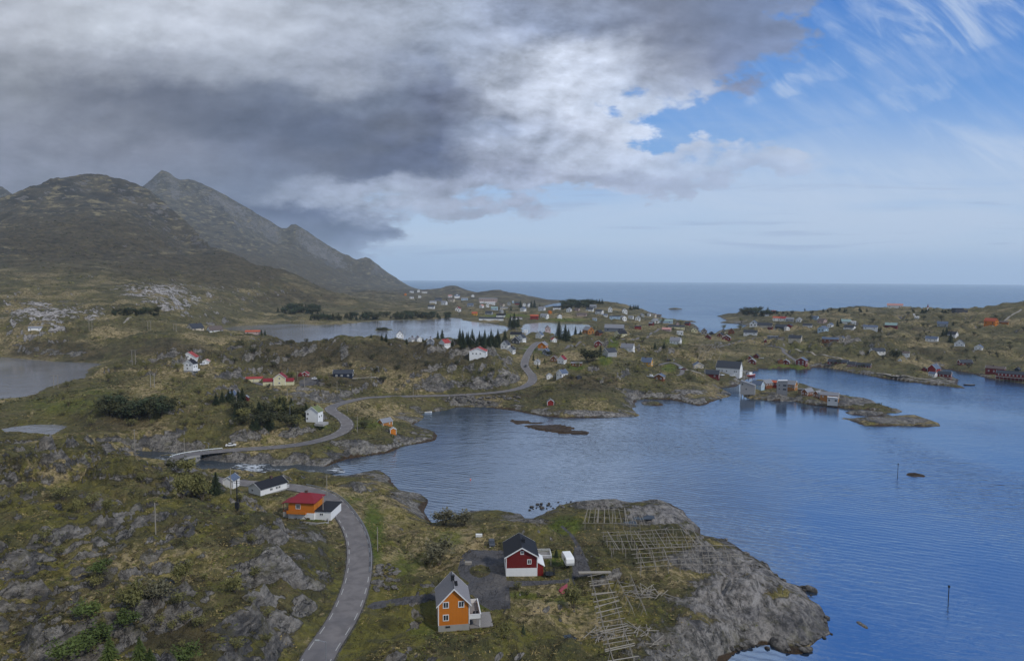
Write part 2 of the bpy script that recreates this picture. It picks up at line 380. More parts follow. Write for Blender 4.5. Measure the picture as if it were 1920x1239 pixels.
# ground heights: (px, py, z) read off the photo, D = a ridge at a given depth
CP = [(0,1239,22),(150,1239,22),(300,1239,20),(450,1239,16),(530,1239,12.5),(700,1239,9),(850,1239,8),(1000,1239,6),(1150,1239,5.5),(1250,1239,3.5),
 (0,1400,22),(300,1400,20),(600,1400,12),(900,1400,8),(1200,1400,5),(-300,1239,22),(-300,1100,24),(-300,1000,25),(-300,900,22),
 (0,1100,24),(150,1100,24),(300,1100,22),(420,1100,20),(520,1100,17),(590,1100,14),(590,1160,12.5),(740,1100,7.5),(800,1100,7.5),(900,1100,7),(1000,1080,7),(1100,1080,6.5),
 (610,1040,14.5),(620,1000,13),(0,1000,26),(150,1000,25),(290,1000,25),(400,970,22),(450,943,15),(520,965,13),(590,990,12),
 (0,900,24),(150,900,22),(290,900,18),(360,900,13),(400,890,9),(430,916,8),(500,930,8.8),(565,975,10.5),(0,830,18),(60,830,17),(150,840,18),(220,850,14),(285,872,9.5),(255,856,7),(330,893,11.5),(380,905,11),
 (0,780,14),(120,780,15),(200,800,16),(180,750,20),(250,740,22),(220,760,20),(300,760,22),(400,750,22),(450,760,20),(350,800,14),(250,830,9),(300,840,7.5),(400,823,9.5),(500,812,10),(560,795,12),(590,796,11),(540,770,14),
 (650,640,36),(800,640,33),(800,730,7),(800,700,17),(800,680,22),(800,660,28),(720,660,29),(720,700,16),(897,674,25),(900,715,13),(900,690,20),(950,680,20),(960,705,13),
 (480,680,20),(560,690,18),(640,690,18),(480,705,15),(525,722,15),(570,712,15),(645,708,15.5),(640,722,12.5),(600,745,11),(680,740,8),(350,692,18),(380,682,19),(250,700,14),(200,690,13),(430,745,18),(740,733,7.5),(640,765,8.5),
 (150,650,22),(67,617,35),(230,640,24),(300,650,24),
 (60,590,'D',760),(60,560,'D',950),(60,520,'D',1150),(60,480,'D',1400),(60,440,'D',1650),(60,400,'D',2000),(60,353,'D',2300),
 (200,590,'D',760),(200,560,'D',950),(200,520,'D',1200),(200,480,'D',1500),(200,440,'D',1750),(200,400,'D',2050),(200,360,'D',2350),(200,331,'D',2500),
 (-100,590,'D',760),(-100,520,'D',1150),(-100,440,'D',1650),(-100,400,'D',2000),(-300,520,'D',1150),(-300,440,'D',1600),(-300,400,'D',2000),
 (25,365,'D',2250),(100,338,'D',2400),(140,329,'D',2450),(165,328,'D',2500),(240,340,'D',2500),(270,348,'D',2500),(300,368,'D',2480),(330,397,'D',2420),(350,415,'D',2380),(380,445,'D',2250),
 (350,480,'D',1800),(350,520,'D',1400),(300,440,'D',1950),(130,420,'D',1850),(130,460,'D',1550),
 (420,475,'D',1900),(480,500,'D',1800),(540,508,'D',1750),(580,530,'D',1750),(610,545,'D',1700),(650,555,'D',1600),(420,520,'D',1480),(480,535,'D',1480),(540,540,'D',1560),
 (430,548,'D',1350),(350,560,'D',1200),(480,562,'D',1400),(560,570,'D',1480),(480,585,20),(560,585,16),(640,580,16),(700,580,14),(400,585,'D',1020),
 (300,545,'D',1050),(300,575,'D',850),(300,600,'D',760),(380,610,'D',760),(120,600,'D',720),
 (285,335,'D',4750),(305,317,'D',4800),(320,324,'D',4800),(333,340,'D',4800),(345,337,'D',4820),(356,335,'D',4850),(380,345,'D',4850),(420,365,'D',4900),(460,388,'D',4950),(500,410,'D',5000),(530,428,'D',5050),(541,424,'D',5080),(549,415,'D',5100),(575,430,'D',5130),(600,450,'D',5150),(630,470,'D',5200),(650,478,'D',5250),(668,487,'D',5280),(684,479,'D',5300),(696,485,'D',5330),(720,505,'D',5400),(750,527,'D',5550),
 (340,400,'D',4200),(400,430,'D',4200),(430,400,'D',4500),(450,470,'D',3900),(500,470,'D',4200),(500,500,'D',3700),(560,500,'D',4100),(620,500,'D',4600),(600,525,'D',4000),(660,525,'D',4500),(540,460,'D',4600),(600,545,'D',3000),(660,540,'D',3800),(560,525,'D',3200),(330,440,'D',3900),
 (300,345,'D',4600),(332,372,'D',4550),(282,362,'D',4500),(360,370,'D',4650),(5,352,'D',4200),(-60,330,'D',4300),(20,362,'D',4100),
 (640,552,'D',2400),(700,546,'D',2500),(740,552,'D',2450),(770,560,'D',2300),(680,565,'D',2000),(740,570,'D',1900),
 (1040,640,20),(1040,690,14),(1100,660,18),(1150,640,18),(1100,700,14),(1200,690,12),(1150,720,9),(1040,742,6.5),(1150,752,4),(1030,768,3),(1080,765,3.5),(1250,680,12),(1250,640,15),(1250,620,14),(1320,700,8),(1250,722,7),(1300,735,4),(1300,660,13),(1370,684,8),(1400,660,8),(1440,662,7),(1440,680,4),(1350,640,8),(1200,640,16),(1200,625,14),(1345,712,3.5),(1385,706,3.5),(1490,683,3.5),(1310,745,2.5),
 (900,592,14),(1000,592,14),(1100,592,15),(1200,603,10),(1280,612,7),(960,640,19),(900,650,24),(980,650,20),
 (1120,563,'D',1700),(1080,570,'D',1650),(1160,568,'D',1650),(1190,577,'D',1600),(1050,578,'D',1700),(1130,585,'D',1450),
 (800,575,14),(800,560,14),(850,560,14),(850,580,14),(950,570,8),(1000,577,6),(848,535,'D',3600),(838,536.5,'D',3600),(858,536.5,'D',3600),(822,549,'D',3400),(840,550,'D',3250),(870,550,'D',3250),(940,544.5,'D',3000),(920,545.5,'D',3000),(930,555,'D',2700),(828,545,'D',3500),(868,541,'D',3600),(890,549,'D',3600),(930,543.5,'D',3000),(905,549,'D',2950),(955,549,'D',3000),(975,551,'D',3000),(985,555,'D',2950),(1000,558,'D',2900),
 (1560,660,13),(1600,660,13.5),(1600,640,17),(1600,620,20.5),(1600,600,23),(1600,585,26.5),(1600,577,'D',1400),(1700,660,14),(1700,640,17.5),(1700,620,21),(1700,600,24),(1680,578,'D',1400),(1760,580,'D',1350),(1800,584,'D',1300),(1540,583,'D',1430),(1500,585,'D',1480),(1450,588,'D',1480),(1420,589,'D',1500),(1390,588,'D',1560),(1370,596,'D',1500),
 (1620,690,4.5),(1700,705,4.5),(1760,712,4),(1500,668,8),(1500,640,12),
 (1800,660,12),(1850,682,6),(1850,640,18),(1900,640,18),(1850,610,27),(1885,569,'D',1080),(1868,575,'D',1100),(1848,578,'D',1150),(1920,567,'D',1080),(2000,560,'D',1080),(2200,560,'D',1080),(1900,690,5),(2100,690,6),
 (1450,640,10),(1450,620,11),(1450,605,12),(1550,640,13),
 (1300,1100,5.5),(1400,1100,5),(1450,1130,4),(1350,1185,4.5),(1500,1160,3),(1250,1050,5.5),(1300,1040,4.5),(1200,1000,5),(1250,970,3),(1150,980,4.5),(1050,1000,5),(950,1000,5),(880,1000,4.5),(850,1040,5.5),(800,1050,6),(780,1000,5.5),(760,960,4.5),(740,935,3.5),(700,910,3.5),(660,922,6),(700,980,7),(720,1050,7.5),(922,1028,5.5),(1200,1120,5.5),(1475,1205,3.5),
 (700,840,3.5),(740,822,4),(700,800,6),(660,830,5.5),(760,795,4),(500,853,4.5),(560,852,4.5),(610,845,4),(350,870,3.5),(420,876,3),(500,878,2),(560,884,2.2),(600,900,3),
 (1450,738,5),(1500,742,4),(1600,757,4),(1640,762,2.5),(1545,752,4.5),(1415,730,4),(1690,789,3.2),(1640,792,2.5),(1740,795,2),(1620,776,1.2),(1265,579,2.5),(1720,890,.8),(1030,798,.5),(1225,756,.7)]
BACK = [(2500,1.25,.55),(4800,1.2,.7)]


RIDGES = [  # (px, py, depth) along crests; densified below
 [(-60,330,4300),(5,352,4200),(22,363,4150)],
 [(-120,440,2150),(-40,395,2200),(25,365,2250),(60,353,2300),(100,338,2400),(140,329,2450),(165,328,2500),(200,331,2500),(240,340,2500),(270,348,2500),(300,368,2480),(330,397,2420),(350,415,2380),(380,445,2250),(420,475,2000),(480,500,1850),(540,508,1780),(580,530,1750),(610,545,1700),(650,555,1620)],
 [(240,375,4700),(268,350,4720),(285,335,4750),(305,317,4800),(320,324,4800),(333,339,4800),(345,336,4820),(356,336,4850),(380,345,4850),(420,365,4900),(460,388,4950),(500,410,5000),(530,428,5050),(541,424,5080),(549,415,5100),(575,430,5130),(600,450,5150),(630,470,5200),(650,478,5250),(668,487,5280),(684,479,5300),(696,485,5330),(720,505,5400),(750,527,5550),(766,540,5640)]]


def cp_world():
    o = []
    rj = np.random.default_rng(12)
    for R_ in RIDGES:
        R_ = np.array(R_, float); xs = np.arange(R_[0, 0], R_[-1, 0], 7.0)
        for i, px in enumerate(xs):
            py, dd = np.interp(px, R_[:, 0], R_[:, 1]), np.interp(px, R_[:, 0], R_[:, 2])
            q = at_d(px, py + rj.normal(0, .7), dd); o.append(q)
            if i % 2 == 0 and q[2] > 100:
                for k, dz in ((-.05, .62), (.05, .62), (.2, 1.1)):      # both flanks fall away
                    if dd < 2200 and k < 0: continue
                    d_ = dd * k; z_ = max(q[2] - abs(d_) * dz, q[2] * .45, 20)
                    o.append(np.array([q[0] * (1 + k), q[1] * (1 + k), z_]))
    for c in CP:
        if len(c) == 4:
            if c[3] > 4600 or (c[3] > 2200 and c[1] < 450 and abs(c[3] - 2400) < 130): continue     # crests come from RIDGES
            q = at_d(c[0], c[1], c[3])
        else: q = at_z(*c)
        o.append(q)
    return np.array(o)


coast = densify(world_poly(MAIN))
isl = {k: densify(world_poly(v)) for k, v in ISLES.items()}
lakes = {k: (z, densify(world_poly(p, z))) for k, (z, p) in LAKES.items()}
lisle = densify(world_poly(LISLE, LAKE_Z))
pts = [cp_world()]
for P in [coast] + list(isl.values()):
    m = (P[:, 1] > 60)
    pts.append(np.c_[P[m][::2], np.zeros(m.sum())[::2] + 0.3])
for z, P in lakes.values(): pts.append(np.c_[P[::2], np.full(len(P[::2]), z + 0.3)])

# the road: centre line points with height
ROAD = [(560,1330,10.6),(590,1239,10.4),(618,1196,10.2),(642,1166,10),(654,1135,9.8),(666,1105,9.6),(672.5,1074,9.4),(675,1043.5,9.2),(671.6,1013,9.2),(665.5,994.5,9.2),(655,976,9.2),(642,958,9.2),(627,939.5,9.2),(607,927,9.2),(585,919,9.2),(550,912.5,9.2),(510,909,9),(460,906,8.6),(415,902,8.2),(380,894,7.8),(348,882,7.4),(328,870,7.1),(319,861,7),(333,855.3,6.9),(400,846.5,6.8),(450,842.5,6.8),(520,838,6.8),(570,832,6.8),(610,823,6.9),(640,811,7.1),(652,800,7.5),(648,788,8.2),(632,776,9.2),(618,769,9.8),(622,762,9.8),(640,756,9.4),(672,748,8.4),(700,744.5,7.2),(740,743.5,6.6),(780,742.5,6.4),(860,740.5,6.4),(920,736.5,6.6),(960,731.5,7),(985,724,8),(998,715,9.2),(998,705,10.6),(989,694,12.5),(983,685,14.4),(985,675,16.4),(989,665,18.4),(995,655,20.2),(1004,645,22),(1012,641,22.5)]
SIDE = [[(1235,684,11.5),(1258,679,11.5),(1272,684,11),(1279,693,10),(1277,702,8.5),(1265,705,8),(1245,706,8)],
        [(1500,683,3.8),(1492,676,5),(1480,668,6.5),(1470,660,8),(1465,652,9.5),(1440,648,10)],
        [(385,688,18.5),(410,694,17.5),(440,703,16.5),(475,716,15.2),(500,723,14.8)]]


def spline(pts_w, step=2.0):
    P = np.array(pts_w); o = []
    for i in range(len(P) - 1):
        p0, p1, p2, p3 = P[max(i - 1, 0)], P[i], P[i + 1], P[min(i + 2, len(P) - 1)]
        # centripetal-ish tangents to keep bends round
        d = np.linalg.norm(p2 - p1)
        m1 = (p2 - p0) / (np.linalg.norm(p2 - p1) + np.linalg.norm(p1 - p0) + 1e-6) * d
        m2 = (p3 - p1) / (np.linalg.norm(p3 - p2) + np.linalg.norm(p2 - p1) + 1e-6) * d
        k = max(1, int(d / step))
        for j in range(k):
            t = j / k
            o.append((2*t**3-3*t**2+1)*p1 + (t**3-2*t**2+t)*m1 + (-2*t**3+3*t**2)*p2 + (t**3-t**2)*m2)
    o.append(P[-1])
    return np.array(o)


def smooth_line(P, it):
    P = P.copy()
    for _ in range(it): P[1:-1] = P[1:-1] * .5 + (P[:-2] + P[2:]) * .25
    return P


road = smooth_line(spline([at_z(*p) for p in ROAD]), 12)
sides = [smooth_line(spline([at_z(*p) for p in s]), 6) for s in SIDE]
pts.append(road[::8] - np.array([0, 0, .2]))
CPW = np.concatenate(pts)
# drop near-duplicate points
def uv(x, y): return x / y, np.log(y) * 0.5
keep = []; seen = set()
for i, (x, y, z) in enumerate(CPW):
    a, b = uv(x, max(y, 20)); k = (round(a * 400), round(b * 300))
    if k not in seen and y > 20 and abs(a) < 4: seen.add(k); keep.append(i)
CPW = CPW[keep]
cu, cv = uv(CPW[:, 0], CPW[:, 1])
K = np.sqrt((cu[:, None] - cu) ** 2 + (cv[:, None] - cv) ** 2)
A = np.block([[K + np.eye(len(cu)) * 1e-4, np.ones((len(cu), 1))], [np.ones((1, len(cu))), np.zeros((1, 1))]])
wgt = np.linalg.solve(A, np.append(CPW[:, 2], 0.0))

# grid: azimuth tangent x depth
NU = 1300
U = np.linspace(-1.05, 1.05, NU)
Y = [72.0]
while Y[-1] < 9500:
    y = Y[-1]; Y.append(y + min(y * np.interp(y, [700, 1100, 2600, 3200, 5600, 6200], [.0062, .0042, .0040, .0027, .0027, .008]), max(0.38, y * y / 47000)))
Y = np.array(Y); NV = len(Y)
UU, YY = np.meshgrid(U, Y)
XX = UU * YY


def up(a, su, sv):
    """coarse grid -> full grid, bilinear"""
    fu = np.linspace(0, a.shape[1] - 1, NU); fv = np.linspace(0, a.shape[0] - 1, NV)
    iu = np.minimum(fu.astype(int), a.shape[1] - 2); iv = np.minimum(fv.astype(int), a.shape[0] - 2)
    tu = fu - iu; tv = (fv - iv)[:, None]
    b = a[:, iu] * (1 - tu) + a[:, iu + 1] * tu
    return b[iv] * (1 - tv) + b[iv + 1] * tv


def coarse(nu, nv):
    cu_ = np.linspace(U[0], U[-1], nu)
    cy_ = np.interp(np.linspace(0, NV - 1, nv), np.arange(NV), Y)
    a, b = np.meshgrid(cu_, cy_)
    return a, b


cU, cY = coarse(330, 300)
qa, qb = cU.ravel(), (np.log(cY) * 0.5).ravel()
hb = np.empty(len(qa))
for i in range(0, len(qa), 6000):
    s_ = slice(i, i + 6000)
    hb[s_] = np.sqrt((qa[s_, None] - cu) ** 2 + (qb[s_, None] - cv) ** 2) @ wgt[:-1] + wgt[-1]
base = up(hb.reshape(cU.shape), 0, 0)

cU, cY = coarse(760, NV // 2)
cX = cU * cY
sd = sdf(coast, cX, cY)
for P in isl.values(): sd = np.maximum(sd, sdf(P, cX, cY))
sdl = np.full(cX.shape, -1e6); lz = np.zeros(cX.shape)
for z, P in lakes.values():
    q = sdf(P, cX, cY); lz = np.where(q > sdl, z, lz); sdl = np.maximum(sdl, q)
sd, sdl, lz = up(sd, 0, 0), up(sdl, 0, 0), up(lz, 0, 0)
spac = np.maximum(YY * (U[1] - U[0]), np.gradient(Y)[:, None] * 0.6)

def octave(lam, ang=0.0, st=1.0, off=0.0):
    if ang or st != 1.0:
        ca, sa = math.cos(ang), math.sin(ang)
        x = (XX * ca + YY * sa) / (lam * st); y = (-XX * sa + YY * ca) / lam
    else: x, y = XX / lam, YY / lam
    return perlin(x + off, y + off * .7) * sstep(1.6, 3.2, lam / spac)

sd = sd + (octave(26, 0, 1, 3) * 2.4 + octave(9, 0, 1, 5) * 1.5 + octave(3.5, 0, 1, 6) * .8) * np.clip(np.abs(sd) / 3 + .35, 0, 1) * np.clip(YY / 400, .5, 2)
sdl = sdl + (octave(30, 0, 1, 7) * 2.0 + octave(10, 0, 1, 8) * 1.2) * np.clip(YY / 500, .5, 1.5)
PX, PY = project(XX, YY, base)
mtn = sstep(60, 180, base)
calm = np.ones(base.shape)
# levelled plots (px, py, radius px, target height or None)
PLOTS = [(864, 1172, 66, 6.3), (985, 1075, 58, 6.8), (902, 1100, 60, 6.9), (1040, 1055, 30, 6.4), (566, 970, 48, 8.7), (505, 925, 50, 8.8), (434, 911, 30, 8.9), (480, 948, 62, None), (545, 955, 40, None), (594, 792, 20, 11.0), (525, 722, 36, 14.8), (360, 694, 18, 18.0), (1160, 1010, 70, None), (1240, 1060, 80, None), (1160, 1150, 60, None)]
for px_, py_, rad, z in PLOTS:
    c = at_z(px_, py_, z if z is not None else 5.5)
    rm = rad / F * c[1] * 1.05
    d = np.hypot(XX - c[0], (YY - c[1]) * .9) / rm
    k = sstep(1.5, .75, d)
    calm = np.minimum(calm, 1 - .97 * k)
    if z is not None: base = base * (1 - k) + z * k
def ridge_d(line, half, width):
    """distance & height of a line, only near it"""
    dist = np.full(base.shape, 1e6); hz = np.zeros(base.shape)
    for p in line:
        iy = np.searchsorted(Y, [p[1] - width, p[1] + width])
        if iy[1] <= iy[0]: continue
        ulo, uhi = (p[0] - width) / p[1] - .02, (p[0] + width) / p[1] + .02
        iu = np.searchsorted(U, [ulo, uhi])
        s_ = (slice(*iy), slice(*iu))
        d = np.hypot(XX[s_] - p[0], YY[s_] - p[1])
        m = d < dist[s_]
        dist[s_] = np.where(m, d, dist[s_]); hz[s_] = np.where(m, p[2], hz[s_])
    return dist, hz
rd, rz = ridge_d(road, 3, 26)
calm = np.minimum(calm, sstep(3.5, 16, rd) * .9 + .1)
shore = sstep(0, 14, sd)
lk = sstep(0, 12, -sdl)
near = 1 - mtn
# relief: smooth glaciated humps with creases, plus finer joints
n1 = octave(95, .4, 1.4, 11); n2 = octave(44, .5, 1.5, 13); n3 = octave(21, .6, 1.6, 17); n4 = octave(10.5, .5, 1.6, 19); n5 = octave(5.2, .7, 1.5, 23); n6 = octave(2.6, .6, 1.5, 29); n7 = octave(1.3, .7, 1.4, 31)
hump = (np.abs(n2) - .25) * 5.0 + (np.abs(n3) - .25) * 4.2 + (np.abs(n4) - .25) * 2.6 + (np.abs(n5) - .2) * 1.5 + n6 * .75 + n7 * .45
rough = 0.45 + 0.75 * sstep(-.3, .5, octave(140, 0, 1, 41)) 
relief = (n1 * 3.5 + hump * rough * (1.5 + .5 * sstep(380, 480, YY)) * (1 + .45 * sstep(330, 250, YY) * sstep(0, -30, XX))) * np.maximum(np.clip(base / 9, .28, 1), .6 * sstep(20, 50, XX) * sstep(340, 300, YY)) * calm
hl = sstep(30, 52, XX) * sstep(345, 300, YY) * sstep(3, 10, sd)
slab = (np.abs(octave(8, 1.25, 2.6, 33)) - .2) * 2.6 + (np.abs(octave(4, 1.15, 2.4, 35)) - .2) * 1.5 + (np.abs(octave(2.1, 1.3, 2.0, 37)) - .2) * .7 + octave(1.1, 1.2, 1.6, 39) * .25
relief = relief * (1 - .5 * hl) + slab * hl * (.45 + .55 * calm)
far = sstep(650, 1500, YY)
relief *= (1 - .35 * far)
gul = octave(420, .2, 1, 51) * 46 + (.3 - np.abs(octave(210, .3, 1, 53))) * 34 + (.3 - np.abs(octave(105, .1, 1, 57))) * 18 + (.3 - np.abs(octave(52, 0, 1, 59))) * 17 + octave(26, 0, 1, 61) * 8 + octave(14, 0, 1, 63) * 4
relief = relief * near + (gul * .40 + relief * 1.3) * mtn * np.interp(YY, [900, 2400, 3200, 4500], [.6, .75, .8, .55])
hh_ = base + relief * shore * np.where(sdl > -30, lk, 1)
tw = octave(75, .3, 1, 43) * .8
tf = hh_ / 7.5 + tw
tfr = tf - np.floor(tf)
ter = (np.floor(tf) + sstep(.22, .78, tfr) * .82 + tfr * .18 - tw) * 7.5
tamt = .75 * sstep(-.25, .35, octave(120, 0, 1, 47)) * near * calm * sstep(4, 16, sd) * np.where(sdl > -30, lk, 1) * sstep(5, 11, hh_)
h = hh_ + (ter - hh_) * tamt
h = np.where(sd > 0, np.maximum(h, .5) * sstep(-1, 6, sd) ** .7 + .05 + np.minimum(sd, 3) * .25, np.maximum(-6, sd * .35))
bk = (np.abs(PX - 1030) < 95) & (np.abs(PY - 800) < 18)
h = np.where(bk & (sd > 0), octave(14, .1, 3, 86) * 1.1 + octave(5, .1, 2, 87) * .5 + .4, h)
# lakes
hl = np.where(sdl > 0, lz - np.minimum(4, sdl * .3) - .05, h)
bank = np.maximum(h, lz + .1 + np.minimum(-sdl, 6) * .12)
h = np.where(sdl > 0, hl, np.where(sdl > -14, bank * sstep(0, 14, -sdl) + (1 - sstep(0, 14, -sdl)) * (lz + .1 + np.minimum(-sdl, 4) * .15), h))
# river bed below the bridge
RIV = smooth_line(spline([at_z(*p) for p in [(225,852,5.8),(265,853,5.4),(300,855,5.1),(335,860,4.6),(358,866,4.1),(385,872,3.6),(430,875,2.8),(500,877,1.8),(560,879,.9),(600,882,.3),(640,878,0),(690,872,0)]]), 6)
vd, vz = ridge_d(RIV, 5, 24)
wet = sstep(13, 5, vd + octave(9, 0, 1, 71) * 4)
h = np.where(vd < 24, np.minimum(h, np.maximum(h * (1 - wet) + (vz - .55 + octave(4.5, .4, 1.5, 73) * 1.1) * wet, -3)), h)
# road bench: cut and fill
bridge = (np.abs(rd) < 1e5) & (PX > 318) & (PX < 385) & (PY > 840) & (PY < 868)
rdn = rd + octave(7, .4, 1.4, 75) * 2.2 * sstep(4, 9, rd)
fl = np.where(h > rz, sstep(15, 3.7, rdn), sstep(7.5, 3.6, rd))
h = np.where((rd < 19) & (vd > 9), h * (1 - fl) + (rz - .12) * fl, h)
side_d = np.full(base.shape, 1e6)
for s_ in sides:
    a_, b_ = ridge_d(s_, 2, 12)
    fl = sstep(6, 2.2, a_); h = np.where(a_ < 6, h * (1 - fl) + (b_ - .1) * fl, h); side_d = np.minimum(side_d, a_)
# rock slab beside the road on its hill side is steep: keep what the cut left


def ground(x, y, h=None):
    """terrain height at plan points"""
    h = H_LAND if h is None else h
    x = np.asarray(x, float); y = np.clip(np.asarray(y, float), Y[0], Y[-2])
    fv = np.interp(y, Y, np.arange(NV)); fu = np.clip((x / y - U[0]) / (U[1] - U[0]), 0, NU - 1.001)
    iv = np.minimum(fv.astype(int), NV - 2); iu = fu.astype(int)
    tv, tu = fv - iv, fu - iu
    return (h[iv, iu] * (1 - tu) + h[iv, iu + 1] * tu) * (1 - tv) + (h[iv + 1, iu] * (1 - tu) + h[iv + 1, iu + 1] * tu) * tv


H_LAND = h
H_WATER = np.where(sdl > 0, np.maximum(h, lz), h)
_ys = Y[::1]
def hit(px, py, zmin=0.0):
    """where a sight line of the photo meets the ground (or the water)"""
    d = ray(px, py)
    z = CAM_H + d[2] * _ys
    g_ = np.maximum(ground(d[0] * _ys, _ys, H_WATER), zmin)
    k = np.nonzero(z <= g_)[0]
    if len(k) == 0 or k[0] == 0: return at_z(px, py, 8.0)
    i = k[0]
    a, b = z[i - 1] - g_[i - 1], z[i] - g_[i]
    y = _ys[i - 1] + (_ys[i] - _ys[i - 1]) * a / (a - b + 1e-9)
    x = d[0] * y
    return np.array([x, y, max(float(ground(x, y, H_WATER)), zmin)])


# ---------------------------------------------------------------- what grows or lies where
PX, PY = project(XX, YY, h)
gz = np.gradient(h, axis=0) / np.maximum(np.gradient(YY, axis=0), .05)
gx = np.gradient(h, axis=1) / np.maximum(np.gradient(XX, axis=1), .02)
slope = np.hypot(gx, gz)
# (px, py, rx, ry, weight): bare rock, meadow, dry grass
ROCKS = [(1400,1120,165,85,1.05),(1480,1150,90,60,1.3),(1340,1050,90,40,1.1),(1230,965,80,30,1.3),(1120,945,110,14,1.0),(950,970,70,14,.8),(760,945,50,28,.6),(690,905,70,25,.8),(650,885,60,12,1),(560,1040,85,70,.75),(600,1080,40,70,.6),(500,1080,50,40,.5),(520,1000,60,30,.6),(340,1040,40,30,.5),(830,719,130,13,.8),(560,700,70,8,.5),(610,745,60,14,.85),(120,662,110,10,.7),(90,590,120,34,.8),(180,600,50,16,.75),(290,545,95,22,.8),(340,562,80,18,.7),(400,540,60,22,.5),(560,740,60,18,.7),(640,745,40,16,.8),(700,810,90,28,.45),(560,865,110,14,.7),(620,850,60,16,.5),(440,800,60,22,.45),(600,815,40,14,.5),(860,715,120,20,.5),(960,710,35,25,.6),(740,705,60,20,.3),(1100,772,110,9,1),(1300,735,75,14,.7),(1380,720,20,9,.6),(1600,755,110,14,.9),(1690,789,90,10,1.2),(1440,738,60,10,.7),(1620,776,40,6,1.4),(1230,735,50,14,.4),(1120,690,40,12,.3),(1700,715,120,8,.5),(1390,605,60,6,.8),(1060,560,40,6,.5),(980,552,30,6,.4),(900,1070,28,18,.7),(740,1030,22,22,.5),(30,1130,60,40,.25),(480,1180,50,40,.45),(350,1180,70,30,.3),(540,1200,30,30,.6),(160,935,60,12,.3),(300,905,30,12,.5),(1440,665,60,22,.3),(500,520,60,14,.4),(1270,700,30,10,.2)]
GREEN = [(1050,1050,26,12,1),(1060,985,40,20,.8),(880,1140,90,16,.6),(980,1115,60,12,.5),(760,1060,50,40,.5),(700,1000,26,70,.8),(840,1010,60,30,.45),(660,935,40,14,.5),(800,1180,60,30,.45),(1135,672,14,14,1.0),(1150,645,12,14,.9),(590,970,24,8,1),(1080,688,18,6,1),(1265,640,40,12,.5),(1255,690,18,9,.8),(1480,690,40,8,.9),(1500,650,80,18,.35),(700,795,60,14,.5),(600,800,36,8,.5),(620,840,40,9,.4),(1600,650,120,20,.3),(995,655,18,8,.7),(1020,660,10,5,.7),(100,900,80,25,.25),(330,1130,60,60,.25),(120,760,140,25,.45),(180,735,60,14,.45),(1090,730,30,9,.2),(1060,1125,60,14,.5),(1750,640,120,20,.2),(350,745,60,20,.2),(950,592,60,5,.7),(1060,600,60,5,.6)]
HEATHER_SHADE = [(560,665,120,42,.9),(760,665,140,36,.9),(640,715,120,16,.7),(300,655,130,28,.6),(100,655,110,20,.9),(150,450,260,60,.8),(430,505,130,40,1),(300,500,120,40,.7),(560,560,160,22,.6),(1100,715,70,25,.8),(1700,640,160,40,.45),(1330,655,70,14,.4),(300,800,160,40,.45),(300,1180,220,60,.5),(60,1150,90,60,.5),(960,740,120,12,.6),(200,790,120,20,.5),(600,500,150,60,.6)]  # heather cover; the bottom-left spots paint in the shade of the foreground
def spots(L):
    o = np.zeros(base.shape)
    for a, b, c, d, w_ in L:
        m = (np.abs(PX - a) < 3 * c) & (np.abs(PY - b) < 3 * d)
        o[m] = np.maximum(o[m], w_ * np.exp(-((PX[m] - a) / c) ** 2 - ((PY[m] - b) / d) ** 2))
    return o
rocky = spots(ROCKS)
pale = spots([(90,590,180,44,1),(180,602,60,20,1),(290,545,130,30,1),(340,562,110,26,1),(1400,1110,150,75,.4),(1230,965,80,26,.35),(560,1050,60,50,.15),(1100,775,110,8,.3),(1300,738,70,12,.3)])
green = spots(GREEN)
heather = spots(HEATHER_SHADE)  # real heather together with the painted foreground shade
shw = np.interp(YY, [200, 400, 520, 650, 1500], [1.0, .8, .55, .28, .35])
shore_r = np.where((sd > 0), sstep(30, 5, sd / shw + octave(30, 0, 1, 81) * 10) * .8, 0)
steep = sstep(.55, 1.1, slope) * .8
moor = spots([(120,870,220,60,.42),(260,930,160,60,.38),(60,1000,120,60,.35),(230,1040,160,50,.25),(420,960,90,40,.25),(100,1120,160,60,.15),(760,690,200,20,.2),(300,690,160,40,.35),(250,620,160,30,.35)])
rockm = np.clip(np.maximum(np.maximum(rocky, shore_r * .9), steep * (1 - .4 * far)) - green * .5 - moor + wet * .8, -.5, 1.5)
weed = np.where(sd > 0, sstep(1.1, .2, h + octave(12, 0, 1, 83) * .9 + octave(4, 0, 1, 84) * .5) * sstep(14, 0, sd) * sstep(-.5, .3, octave(60, 0, 1, 85) + .15), 1) * (YY < 2500)
weed = np.clip(weed, 0, 1)
bank_m = (np.abs(PX - 1030) < 90) & (np.abs(PY - 800) < 16)
weed = np.where(bank_m & (h < 3), 1, weed)
GRAV = [[(686,1137),(700,1128),(760,1118),(815,1111),(868,1105),(880,1092),(862,1080),(858,1065),(866,1040),(880,1030),(945,1032),(950,1088),(1008,1088),(1050,1086),(1068,1083),(1066,1092),(1000,1097),(955,1100),(958,1140),(920,1144),(900,1132),(885,1114),(820,1124),(760,1132),(700,1142)],
        [(1072,1055),(1078,1020),(1066,1000),(1048,985),(1056,985),(1076,1004),(1092,1030),(1105,1062),(1112,1080),(1075,1082)],
        [(455,897),(485,905),(475,912),(452,906)], [(560,716),(572,708),(600,706),(606,712),(590,722),(562,724)]]
grav = np.zeros(base.shape)
for P in GRAV:
    P = np.array(P, float); x0, y0 = P.min(0) - 8; x1, y1 = P.max(0) + 8
    m = (PX > x0) & (PX < x1) & (PY > y0) & (PY < y1) & (YY < 700)
    grav[m] = np.maximum(grav[m], sstep(-1.5, 2, sdf(P, PX[m], PY[m])))
island_rock = np.exp(-((PX - 900) / 26) ** 2 - ((PY - 1070) / 15) ** 2)
grav = np.clip(grav - (island_rock > .55) * 1.0, 0, 1)
